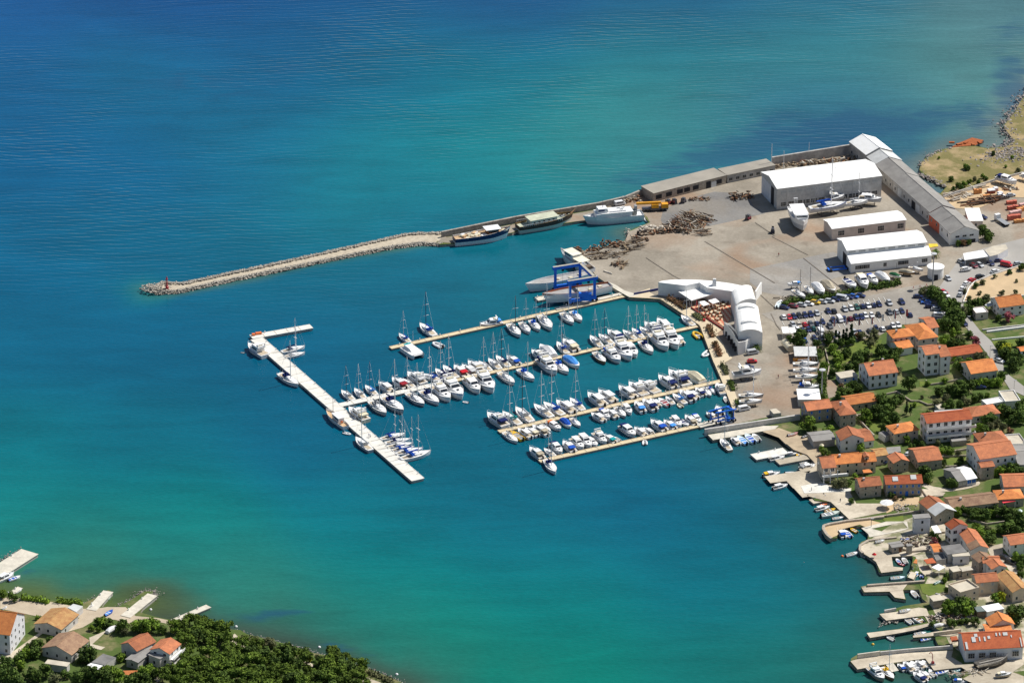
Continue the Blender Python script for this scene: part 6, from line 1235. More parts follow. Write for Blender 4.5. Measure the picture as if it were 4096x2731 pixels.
heap('scrap_row','small scrap heap at the corner of the fishing dock','scrap','G',1070,205,3.2,1.6,30,1.8,.2,.6,2,cols=(3,4,0),spread=1.5,th=.35)
heap('scrap_row','scrap pile touching the trawler with cream roofs','scrap','G',825,235,1.8,2.2,30,1.8,.2,.6,2,cols=(3,4,0),spread=1.5,th=.35)
heap('trestle_stack','long stack of planks on trestles, nearer the dock','plank stack','G',1250,290,9,3.4,90,1.8,.28,2.5,6,cols=(1,2,0,4),spread=.12,th=.15)
heap('trestle_stack','plank stack on trestles beside the yard joint','plank stack','G',1700,150,4.4,3.4,56,1.9,.28,2.5,5,cols=(1,2,0,4),spread=.12,th=.15)
heap('trestle_stack','tilted tan trestle heap with black shadow','plank stack','G',1500,440,2.6,3,44,1.8,.9,1.5,3,cols=(1,0,3,4),spread=.5,th=.15)
heap('scrap_row','white bundled nets on the sandy spit','net heap','C',420,850,5,1.5,40,.9,.1,1,2,cols=(2,2,2),spread=1.5,th=.5)
heap('scrap_row','jumbled gear at the foot of the low sea wall','scrap','M',2110,270,4.5,2,50,1.4,.3,.6,2,spread=1.5,th=.35)
heap('scrap_row','black and tan gear on the dock by the boat hall','scrap','C',1830,360,5,3,60,2.0,.3,.8,2,cols=(0,3,4),spread=1.5,th=.3)
heap('scrap_row','small metal heap in front of the long store','scrap','C',1180,390,4.5,1.5,40,.9,.1,.8,2,cols=(0,4,3),spread=1.5,th=.25)
heap('scrap_row','pile of buoys and crates behind the big boat hall','scrap','A',1200,590,13,1.6,80,1.6,.22,1,2.5,cols=(1,2,3,0),spread=1,th=.4)
heap('scrap_row','grey rubble along the sea wall behind the boat hall','scrap','A',700,640,13,1.4,80,1.2,.22,1,2,cols=(0,0,1),spread=1,th=.35)
heap('plank','long white plank lying on the yard near the dock','plank','G',1305,555,.4,.2,4,.3,-.75,4,4.5,cols=(2,),spread=.03)
heap('plank_stack','grey bundle of poles inside the timber yard wall','plank stack','B',1400,1040,9,.8,26,.8,.45,5,8,cols=(0,2),spread=.04)
heap('plank_stack','pale plank bundles behind the long building','plank stack','B',1300,1120,5,2.5,30,.8,.45,3,5,cols=(2,1),spread=.06)
heap('plank_stack','second pale plank bundle by the annex','plank stack','B',1200,1200,3,1,14,.8,.45,3,4,cols=(2,0),spread=.04)
heap('plank_stack','long dark stack of iron sections in the timber yard','steel stack','B',1700,1210,8,2.4,50,1.3,.35,4,9,cols=(3,4),spread=.05)
heap('trailer_heap','broken trailers and dinghies at the hedge end','scrap','D',570,1170,4,2,30,.8,.3,1,3,cols=(0,2,4),spread=1,th=.2)
heap('scrap_row','pipes and scaffolding beside the rocky cove','scrap','V',400,300,7,4,80,1.2,.2,1,3,cols=(0,2,4),spread=1,th=.22)
heap('scrap_row','white and rusty boat parts on the timber yard','scrap','B',2120,1010,3,1.5,26,.9,.3,1,3,cols=(2,3),spread=1,th=.3)
heap('pallet_row','wooden cradle frames beside the wreck','timber frames','X',870,1390,7,2,50,.8,.2,1,3,cols=(0,2),spread=1,th=.15)
heap('pallet_row','rough stacks of garden lumber below the broad green trees','timber heap','X',620,260,7,1.4,50,1.0,.1,1,2,cols=(0,3,2),spread=1,th=.3)
heap('rubble_heap','grey rubble and garden waste right of the low hut','rubble heap','W',1950,380,6,2.5,60,.8,.2,.5,1.5,cols=(0,4,2),spread=1.5,th=.3)
BRK = [mat('brick_pallet', (.55,.15,.10), .9), mat('orange_timber_pack', (.62,.28,.10), .85), mat('pink_pallet', (.62,.40,.37), .9), mat('brick_dark', (.33,.10,.07), .9)]
random.seed(8); k_ = 0
for t,x,y,a,b_,h,ci,lb in (('B',1610,1040,3.6,1.1,2.4,1,'standing orange timber pack in the timber yard'),('B',1750,1100,3.2,1.3,.5,1,'flat orange timber pack on the ground'),('B',1820,1040,3.2,2.2,1.8,3,'brown crate beside the white-capped packs'),
 ('B',1890,1010,2.0,1.6,1.8,2,'first white-capped pallet in the timber yard'),('B',1960,1085,2.2,1.8,1.8,2,'second white-capped pallet in the timber yard'),
 ('B',2140,1210,4.5,1.6,1.6,0,'topmost red brick stack beside the truck'),('B',2160,1290,5,1.6,1.8,0,'second red brick stack beside the truck'),('B',2200,1370,5.5,1.8,1.8,2,'pink-topped brick stack beside the truck'),('B',2180,1440,6,1.8,2.2,0,'tall red brick stack nearest the truck'),('B',2290,1320,4.5,1.8,1.8,1,'orange stack at the right picture edge'),('B',2320,1250,3.5,1.6,1.4,2,'pink pallet at the right picture edge'),('B',2280,1500,6,1.4,1.6,1,'long orange crate row nearest the camera')):
    p = g(t,x,y,ZL+h/2); r = ob('material_stack', None, None, (p.x,p.y,ZL), random.uniform(.2,.6), label=lb, cat='material stack', group='building material stacks'); ob('pallet', MB().box(-a/2,a/2,-b_/2,b_/2,0,.15).mesh('pallet', WOOD), r)
    m = MB(); n_ = max(2,int(a/1.2))
    for i in range(n_): m.box(-a/2+a*i/n_+.04,-a/2+a*(i+1)/n_-.04,-b_/2,b_/2,.16,h*random.uniform(.85,1))
    ob('load', m.mesh('load', BRK[ci]), r)
    if 'white-capped' in lb: ob('cover', MB().box(-a/2-.1,a/2+.1,-b_/2-.1,b_/2+.1,h*.9,h*1.08,.8,.8).mesh('cover', cloth('w')), r)
# terrace furniture
random.seed(9)
_tb = None
for i,(x,y) in enumerate([(820,720),(880,760),(940,740),(1000,720),(1060,700),(960,800),(1030,780),(1090,740),(900,820),(1000,840),(1070,800),(860,690),(1150,680),(1100,640),(1190,650),(960,690),(1110,850),(1060,900)]):
    p = g('L',x,y,ZL+.3); r = ob('cafe_table', None, None, (p.x,p.y,ZL+.28), random.random(), label='cafe table with wicker chairs on the red and cream terrace', cat='table', group='cafe tables on the terrace')
    if _tb is None:
        m = MB(); m.box(-.5,.5,-.5,.5,.70,.76).tube((0,0,0),(0,0,.7),.06)
        ch = MB()
        for a in range(4):
            cx,cy = .95*math.cos(a*PI/2), .95*math.sin(a*PI/2); ch.box(cx-.24,cx+.24,cy-.24,cy+.24,.1,.46); ch.box(cx*1.2-.2,cx*1.2+.2,cy*1.2-.2,cy*1.2+.2,.46,.9)
        _tb = (m.mesh('table_top', paint('c')), ch.mesh('chair', mat('wicker_brown', (.20,.13,.08), .9)))
    ob('table_top', _tb[0], r); ob('chair', _tb[1], r)
# ================= poles, flags, signs, people =================
def pole(name, label, t, x, y, h, r0=.09, m=ALU, cat='pole', head=None, group=None, z=ZL):
    p = g(t,x,y,z); r = ob(name, None, None, p, label=label, cat=cat, group=group); ob('post', MB().tube((0,0,0),(0,0,h),r0,r0*.7,6).mesh('post', m), r)
    if head == 'lamp': ob('lamp_head', MB().box(-.2,.9,-.15,.15,h-.05,h+.12).mesh('lamp_head', paint('s')), r)
    if head == 'ring': ob('lamp_ring', MB().lathe([(.3,h-.6),(1.3,h-.3),(1.3,h),(.3,h+.1)], 10).mesh('lamp_ring', paint('s')), r)
    return r
pole('flagpole','left of the tall white poles behind the store roofs','A',335,715,12.4,.16); pole('flagpole','middle of the tall white poles behind the store roofs','A',527,690,8.4,.16); pole('flagpole','right of the tall white poles by the sea wall','A',920,560,8.6,.12)
pole('light_mast','tall grey light mast with ring of lamps by the car park entrance','N',903,1150,14.5,.28,paint('g'),'light mast','ring'); pole('light_mast','tall dark light mast in the middle of the car park','O',835,780,13.0,.2,paint('d'),'light mast','lamp')
pole('light_mast','tall grey light mast with square head beside the boats ashore','Q',1090,670,12.6,.3,paint('g'),'light mast','ring'); pole('street_lamp','slim lamp post on the plot wall bend','N',1752,1040,6.5,.08,ALU,'street lamp','lamp')
pole('street_lamp','thin lamp post beside the dark trees on the lane','P',1262,860,7.8,.07,paint('d'),'street lamp','lamp'); pole('street_lamp','thin lamp post above the orange-roofed house on the lane','P',1675,1305,5.5,.07,paint('d'),'street lamp','lamp')
pole('street_lamp','lamp post on the hook-shaped jetty root','U',1312,265,3.5,.12,paint('d'),'street lamp','lamp'); pole('street_lamp','lamp post in the upper lane beside the flat terrace roof','R',2160,480,4.6,.07,paint('d'),'street lamp','lamp')
pole('wall_pole','thin white pole at the corner of the two-step hall','D',1603,745,7.6,.08); 
FLC = [('r','w'),('w','r'),('m','g'),('w','r'),('w','s'),('w','r'),('r','r'),('r','w')]
for i,(t,x,y,top,a,b_) in enumerate((('O',1075,640,555,'r','w'),('O',1295,610,520,'w','r'),('O',1530,620,490,'g','m'),('O',1765,600,460,'w','r'),('O',1965,540,440,'w','s'),('O',2190,500,405,'w','r'),('P',120,680,600,'r','r'))):
    p = g(t,x,y,ZL); r = ob('flagpole', None, None, p, label=f'{ORD[i]} flag from the left in the row along the car park, {CN[a]} and {CN[b_]}' if a != b_ else 'plain red flag at the right end of the car park row', cat='flag', group='flags along the car park')
    h = 6.6; ob('post', MB().tube((0,0,0),(0,0,h),.05,.04,5).mesh('post', ALU), r); ob('flag', MB().box(.05,.40,-.02,.02,h-2.9,h).mesh('flag', cloth(a)), r); ob('flag', MB().box(.42,.78,-.02,.02,h-2.9,h).mesh('flag', cloth(b_)), r)
for i,(x,y,c,nm) in enumerate(((718,850,'r','red'),(757,865,'w','white'),(795,900,'s','bare'))):
    p = g('L',x,y,ZL); r = ob('flagpole', None, None, p, label=f'{nm} flagpole of three in front of the cafe terrace' , cat='flag', group='flags before the terrace'); h = 7.2 if c != 's' else 5
    ob('post', MB().tube((0,0,0),(0,0,h),.06,.04,5).mesh('post', ALU), r)
    if c != 's': ob('flag', MB().box(.05,.5,-.02,.02,h-2.6,h).mesh('flag', cloth(c)), r)
for i,(x,y) in enumerate(((602,1190),(705,1175),(807,1150))):
    p = g('N',x,y,ZL); r = ob('bollard', None, None, p, label=f'{ORD[i]} red barrier post from the left at the car park entrance', cat='bollard', group='red posts at the entrance'); ob('post', MB().tube((0,0,0),(0,0,1.0),.12,.12,7).mesh('post', RED), r); ob('foot', MB().lathe([(.3,0),(.3,.08)], 8).mesh('foot', RED), r)
p = g('L',850,925,ZL); r = ob('kiosk_box', None, None, p, label='small bright red box at the head of second pontoon', cat='box'); ob('cabinet', MB().box(-.5,.5,-.4,.4,0,1.2).mesh('cabinet', RED), r)
for i,(t,x,y,c) in enumerate((('E',330,730,'o'),('E',250,750,'o'))):
    p = g(t,x,y,1.15); r = ob('crate', None, None, (p.x,p.y,1.15), .3, label=('larger' if i == 0 else 'smaller')+' orange crate at the far corner of the main pier', cat='crate'); ob('body', MB().box(-1.2+.6*i,1.2-.6*i,-.6,.6,0,.8).mesh('body', paint(c)), r)
p = g('O',225,900,ZL); r = ob('fuel_tank', None, None, p, 1.9, label='cylindrical cream fuel tank lying beside the car park corner', cat='tank'); ob('shell', MB().tube((-3.4,0,1.5),(3.4,0,1.5),1.4,1.4,14).mesh('shell', paint('c')), r); ob('foot', MB().box(-2.4,-2,-1,1,0,.6).box(2,2.4,-1,1,0,.6).mesh('foot', WALL['g']), r)
p = g('W',1755,1230,ZL); r = ob('quay_crane', None, None, p, .2, label='small red and black quay crane with curved jib', cat='crane'); ob('base', MB().box(-.9,.9,-.7,.7,0,.5).mesh('base', paint('g')), r)
m = MB(); pp = [(0,0,.5),(-.1,0,2.6),(-.2,0,4.0),(-.5,0,4.8),(-1.0,0,5.0),(-1.4,0,4.5)]
for a,b_ in zip(pp,pp[1:]): m.tube(a,b_,.16,.12,6)
ob('jib', m.mesh('jib', paint('m')), r); ob('winch', MB().box(-.5,.5,-.4,.4,.5,1.3).mesh('winch', paint('m')), r)
for i,(t,x,y,c,lb) in enumerate((('U',780,805,'o','orange mooring buoy off the rocky landing'),('W',652,857,'y','yellow mooring buoy off the slips'),('a',795,345,'w','white buoy beside the middle shore jetty'),('b',150,252,'w','white buoy nearest the shore rocks'),('b',1268,528,'w','white buoy off the pine wood shore'),('b',2308,893,'w','white buoy near the lower picture edge'))):
    p = g(t,x,y,0); r = ob('mooring_buoy', None, None, p, label=lb, cat='buoy'); ob('float', MB().lathe([(.15,-.3),(.5,-.1),(.55,.2),(.35,.5),(.1,.6)], 10).mesh('float', paint(c)), r)
# people: one continuous skinned figure shared
def person_mesh(shirt):
    V = [(0,0,.93),(0,0,1.15),(0,0,1.38),(0,0,1.48),(0,.01,1.60),(0,.01,1.70),(-.17,0,1.38),(-.24,.03,1.12),(-.25,-.05,.88),(.17,0,1.38),(.24,-.03,1.12),(.25,.05,.88),(-.09,0,.88),(-.1,.06,.48),(-.11,.10,.08),(-.11,-.03,.03),(.09,0,.88),(.1,-.06,.48),(.11,-.08,.08),(.11,-.22,.03)]
    E = [(0,1),(1,2),(2,3),(3,4),(4,5),(2,6),(6,7),(7,8),(2,9),(9,10),(10,11),(0,12),(12,13),(13,14),(14,15),(0,16),(16,17),(17,18),(18,19)]
    R_ = [.15,.14,.16,.06,.11,.09,.07,.05,.04,.07,.05,.04,.10,.07,.05,.05,.10,.07,.05,.05]
    me_ = bpy.data.meshes.new('person'); me_.from_pydata(V,E,[]); o = bpy.data.objects.new('tmp', me_); COL.objects.link(o)
    md = o.modifiers.new('s','SKIN'); me_.skin_vertices[0].data[0].use_root = True
    for i,r in enumerate(R_): me_.skin_vertices[0].data[i].radius = (r,r*.8)
    o.modifiers.new('d','SUBSURF').levels = 1
    dg = bpy.context.evaluated_depsgraph_get(); dg.update(); out = bpy.data.meshes.new_from_object(o.evaluated_get(dg)); bpy.data.objects.remove(o)
    out.materials.clear(); out.materials.append(mat('skin', (.45,.28,.2), .7)); out.materials.append(paint(shirt,.8) if False else cloth(shirt)); out.materials.append(cloth('n'))
    for pl_ in out.polygons:
        z = pl_.center.z; x = abs(pl_.center.x); pl_.material_index = 0 if z > 1.46 or (x > .2 and z < 1.15) else (1 if z > .93 else 2)
    out.name = 'person'; return out
for t,x,y,sh,zz,lb in (('D',450,490,'r',ZL,'person in red top walking alone across the open yard'),('Q',290,288,'m',ZL,'person in dark red standing on the concourse beside the storage row'),('O',257,1025,'d',ZL,'person in dark clothes near the fuel tank'),
 ('I',712,1170,'w',1.15,'person in white top standing on the main pier'),('I',690,1165,'b',1.15,'person in blue top beside another on the main pier'),('S',1040,1030,'d',ZL,'person in dark clothes on the white terrace'),('S',1530,1220,'n',ZL,'person in navy on the pale village quay')):
    sh_ = {'m':'m'}.get(sh,sh); p = g(t,x,y,zz); ob('person', person_mesh(sh_), None, p, random.random()*6, label=lb, cat='person')
# skylights and solar panels as parts of their roofs
def find(lbl): return next(o for o in bpy.data.objects if o.get('label') == lbl)
def roofpanel(lbl, name, t, x0, y0, x1, y1, m):
    r = find(lbl); bb = [c for c in r.children if c.name.startswith('roof')][0]; M = r.matrix_basis.inverted()
    zs = [v.co.z for v in bb.data.vertices]; ys_ = [v.co.y for v in bb.data.vertices]; zt, hy = max(zs), max(ys_)
    sg = -1 if math.sin(r.rotation_euler.z-PI/2) < 0 else 1; zb_ = min(z for z in zs); k = (zt-.1-zb_-.2)/hy
    # intersect ray with roof plane numerically
    def hit(x,y):
        lo, hi = ZL, ZL+zt+1
        for _ in range(30):
            mid_ = (lo+hi)/2; q = M @ g(t,x,y,mid_); zr = zt-.05-k*abs(q.y)
            if q.z > zr: hi = mid_
            else: lo = mid_
        q = M @ g(t,x,y,lo); return q
    a, b = hit(x0,y0), hit(x1,y1); m_ = MB(); f = lambda x,y,o_: (x,y,zt-.05-k*abs(y)+o_)
    xa,xb = sorted((a.x,b.x)); ya,yb = sorted((a.y,b.y)); m_.quad(f(xa,ya,.2),f(xb,ya,.2),f(xb,yb,.2),f(xa,yb,.2)).quad(f(xa,ya,-.1),f(xb,ya,-.1),f(xb,ya,.2),f(xa,ya,.2)).quad(f(xa,yb,-.1),f(xa,yb,.2),f(xb,yb,.2),f(xb,yb,-.1)).quad(f(xa,ya,-.1),f(xa,ya,.2),f(xa,yb,.2),f(xa,yb,-.1)).quad(f(xb,ya,-.1),f(xb,yb,-.1),f(xb,yb,.2),f(xb,ya,.2))
    ob(name, m_.mesh(name, m), bb)
bpy.context.view_layer.update()
RH = 'large rust red hall with many skylights at the big quay'
for q in ((975,610,1050,665),(925,670,1020,765),(1070,665,1110,750),(1165,665,1215,748),(1240,650,1300,702),(1395,588,1435,648),(1465,585,1500,640),(1540,580,1640,635),(1695,630,1725,675),(800,770,870,905),(1870,680,1930,855)): roofpanel(RH, 'skylight', 'X', *q, ROOF['s'])
for q in ((95,540,200,610),(400,510,510,580)): roofpanel('stone terrace with solar panels and blue shutters', 'solar_panel', 'T', *q, ROOF['s'])
def endpanel(lbl, name, ln, both, m):
    r = find(lbl); V_ = r.children[0].data.vertices; hx = max(v.co.x for v in V_); hy = max(v.co.y for v in V_); top = max(v.co.z for v in V_); h = sorted({round(v.co.z,3) for v in V_})[1]; bb = [c for c in r.children if c.name.startswith('roof')][0]; k = (top-h)/hy
    for sg in (-1,1):
        if not both and (r.matrix_basis @ Vector((0,sg*hy,0))).x > r.location.x: continue
        y1 = sg*(hy+.36); z0, z1 = top+.20, top-k*abs(y1)+.20; x0, x1 = -hx-.37, -hx+ln; a_ = [(x0,0,z0),(x1,0,z0),(x1,y1,z1),(x0,y1,z1)]; b_ = [(x,y,z-.2) for x,y,z in a_]; m_ = MB().quad(*a_)
        for i in range(4): m_.quad(b_[i], b_[(i+1)%4], a_[(i+1)%4], a_[i])
        ob(name, m_.mesh(name, m), bb)
endpanel('two-tone roofed stone house end-on to the waterfront', 'roof_sheet', 5.5, True, ROOF['s'])
endpanel('long gabled house with patched terracotta roof pointing at camera', 'roof_patch', 4.5, False, ROOF['b'])
r_ = find('landward terrace house with the roof dormer'); Lx = max(v.co.x for v in r_.children[0].data.vertices); D_ = max(v.co.y for v in r_.children[0].data.vertices); zt = max(v.co.z for v in r_.children[0].data.vertices)
dm = ob('dormer', MB().loft([[(x,-D_*.75,4.6),(x,-D_*.75,zt-.3),(x,0,zt-.3),(x,0,4.6)] for x in (-1.5,.3)], True).mesh('dormer', WALL['c']), r_)
ob('dormer_roof', MB().loft([[(-1.8,y,zt-.35),(-.6,y,zt+.35),(.6,y,zt-.35)] for y in (-D_*.85,.2)], True).mesh('dormer_roof', ROOF['r']), dm); add_window(dm, -.6, -D_*.75, 5.3, PI, .8, .9)
r_ = find('open shed with pale sheet roof and orange fascia beside the tall masts'); Lx = max(v.co.x for v in r_.children[0].data.vertices); D_ = max(v.co.y for v in r_.children[0].data.vertices)
ob('fascia', MB().box(-Lx-.6,Lx*.4,-D_-.5,-D_-.35,.9,2.1).mesh('fascia', mat('orange_fascia', (.60,.26,.03), .7)), r_)
r_ = find('white house with stacked balconies beside the pine wood'); Lx = max(v.co.x for v in r_.children[0].data.vertices); D_ = max(v.co.y for v in r_.children[0].data.vertices)
for z in (.3,2.7):
    for sg in (-1,1):
        if (r_.matrix_basis @ Vector((0,sg*D_,0))).x > r_.location.x+1: ob('balcony', MB().box(-Lx,Lx,min(sg*D_,sg*(D_+1.5)),max(sg*D_,sg*(D_+1.5)),z,z+.15).box(-Lx,Lx,min(sg*(D_+1.4),sg*(D_+1.5)),max(sg*(D_+1.4),sg*(D_+1.5)),z+.16,z+1.0).mesh('balcony', WALL['w']), r_)
rr_ = find(RH)
for k in (.12,.30,.48,.86): 
    D_ = max(v.co.y for v in rr_.children[0].data.vertices); Lx = max(v.co.x for v in rr_.children[0].data.vertices)
    sgn = -1 if math.sin(rr_.rotation_euler.z-PI/2) < 0 else 1
    add_window(rr_, -Lx+2*Lx*k, sgn*D_, 1.6, sgn*PI/2-PI/2, 2.4, 2.0)
ah = find('long white apartment house with full-width balconies'); Lx = max(v.co.x for v in ah.children[0].data.vertices); D_ = max(v.co.y for v in ah.children[0].data.vertices)
for z in (2.75,5.65): ob('balcony', MB().box(-Lx,Lx+1,-D_-1.4,-D_-.01,z,z+.15).box(-Lx,Lx+1,-D_-1.45,-D_-1.35,z+.16,z+1.0).box(Lx+.9,Lx+1,-D_-1.34,-D_,z+.16,z+1.0).mesh('balcony', WALL['w']), ah)
bh = find('cream house with balconies at the seaward end of the front terrace'); Lx = max(v.co.x for v in bh.children[0].data.vertices); D_ = max(v.co.y for v in bh.children[0].data.vertices)
ob('balcony', MB().box(-Lx,Lx+4,-D_-2.2,-D_-.01,2.7,2.9).box(-Lx,Lx+4,-D_-2.25,-D_-2.1,2.91,3.7).mesh('balcony', WALL['w']), bh)
for x in (-Lx+.1,-.2,Lx-.3): ob('column', MB().box(x,x+.25,-D_-2.2,-D_-1.95,0,5.4).mesh('column', WALL['w']), bh)
# ================= vegetation =================
def leafmat(name, c, c2):
    m = mat(name, c, .9, col2=c2, scale=.55, objvar=.28, spec=.15, detail=3, thr=(.35,.65)); return m
LM = dict(b=leafmat('dark_foliage', (.10,.155,.028), (.042,.075,.018)), l=leafmat('fresh_foliage', (.18,.27,.03), (.08,.14,.02)), o=leafmat('olive_foliage', (.17,.175,.08), (.085,.10,.045)),
 c=leafmat('cypress_foliage', (.035,.065,.025), (.02,.04,.018)), p=leafmat('pine_foliage', (.125,.185,.025), (.055,.095,.015)), r=leafmat('pink_blossom', (.50,.12,.18), (.18,.08,.05)), y=leafmat('yellow_green_foliage', (.38,.38,.02), (.14,.22,.02)), h=leafmat('reddish_shrub', (.24,.12,.07), (.09,.08,.035)))
def crown(seed, shape, nl, leaf, blobs=9):
    rnd = random.Random(seed); m = MB(); bl = []
    for i in range(blobs):
        if shape == 'cone': z = rnd.random(); r = (1-z)*.42; a = rnd.random()*6.28; bl.append((r*.5*math.cos(a), r*.5*math.sin(a), z*2.2+.1, .34*(1-z)+.08))
        elif shape == 'flat': a = rnd.random()*6.28; r = rnd.random()**.5*.72; bl.append((r*math.cos(a), r*math.sin(a), .5+rnd.uniform(-.18,.22), rnd.uniform(.26,.42)))
        else: a = rnd.random()*6.28; r = rnd.random()**.5*.62; z = rnd.uniform(.25,1.15); k = 1-abs(z-.65)*.5; bl.append((r*k*math.cos(a), r*k*math.sin(a), z, rnd.uniform(.28,.46)))
    for i in range(nl):
        b = bl[i % blobs]
        while 1:
            d = Vector((rnd.gauss(0,1), rnd.gauss(0,1), rnd.gauss(0,1)+.35))
            if d.length > .1: break
        d.normalize(); rr = b[3]*(.72+.38*rnd.random()); c = Vector(b[:3])+d*rr
        nrm = (d+Vector((rnd.gauss(0,.5),rnd.gauss(0,.5),rnd.gauss(0,.5)))).normalized(); u = nrm.orthogonal().normalized(); v = nrm.cross(u); a = rnd.random()*3.14; u,v = u*math.cos(a)+v*math.sin(a), v*math.cos(a)-u*math.sin(a)
        s = leaf*(.6+.8*rnd.random()); m.quad(c-u*s-v*s*.55, c+u*s*.2-v*s*.8, c+u*s, c+u*s*.1+v*s*.7)
    for b in bl:      # inner twig mass so that crowns are not see-through
        r = b[3]*.72; i = len(m.v); m.v += [(b[0]+x*r,b[1]+y*r,b[2]+z*r) for x,y,z in ((1,0,0),(-1,0,0),(0,1,0),(0,-1,0),(0,0,1),(0,0,-1))]
        m.f += [tuple(i+k for k in f) for f in ((0,2,4),(2,1,4),(1,3,4),(3,0,4),(2,0,5),(1,2,5),(3,1,5),(0,3,5))]
    return m
_cr = {}
def crown_mesh(ty, var):
    if (ty,var) not in _cr:
        sh = 'cone' if ty == 'c' else 'flat' if ty == 'p' else 'round'
        _cr[(ty,var)] = crown(var*13+7, sh, 620 if ty != 'c' else 420, .105 if ty != 'o' else .085, 11 if ty != 'p' else 13).mesh('crown', LM[ty])
    return _cr[(ty,var)]
_tk = {}
def trunk_mesh(v):
    if v not in _tk:
        rnd = random.Random(v); m = MB().tube((0,0,-.1),(.03,.02,.55),.075,.05,6)
        for i in range(5):
            a = i*1.26+rnd.random(); m.tube((.03,.02,.42+.05*i),(.4*math.cos(a),.4*math.sin(a),.85+.1*rnd.random()),.035,.012,4)
        _tk[v] = m.mesh('trunk', TRUNK)
    return _tk[v]
NMT = dict(b='broadleaf_tree',l='fruit_tree',o='olive_tree',c='cypress_tree',p='pine_tree',r='flowering_shrub',y='golden_tree',h='shrub')
TXT = dict(b='dark green round tree',l='bright green leafy tree',o='grey-green olive tree',c='slim dark cypress',p='green umbrella pine',r='pink flowering shrub',y='yellow-green tree',h='reddish shrub')
def tree(ty, loc, r, label, group=None, rnd=random):
    root = ob(NMT[ty], None, None, loc, rnd.random()*6.28, label=label, cat='tree' if ty not in 'rh' else 'shrub', group=group)
    s = r; ob('crown', crown_mesh(ty, rnd.randrange(5)), root, (0,0,s*.12 if ty != 'p' else s*.5), 0, (s*rnd.uniform(.92,1.1), s*rnd.uniform(.92,1.1), s*rnd.uniform(.85,1.05)*(1.15 if ty == 'c' else 1)))
    ob('trunk', trunk_mesh(rnd.randrange(4)), root, (0,0,0), 0, (s,s,s*(1.1 if ty == 'p' else .9)))
    return root
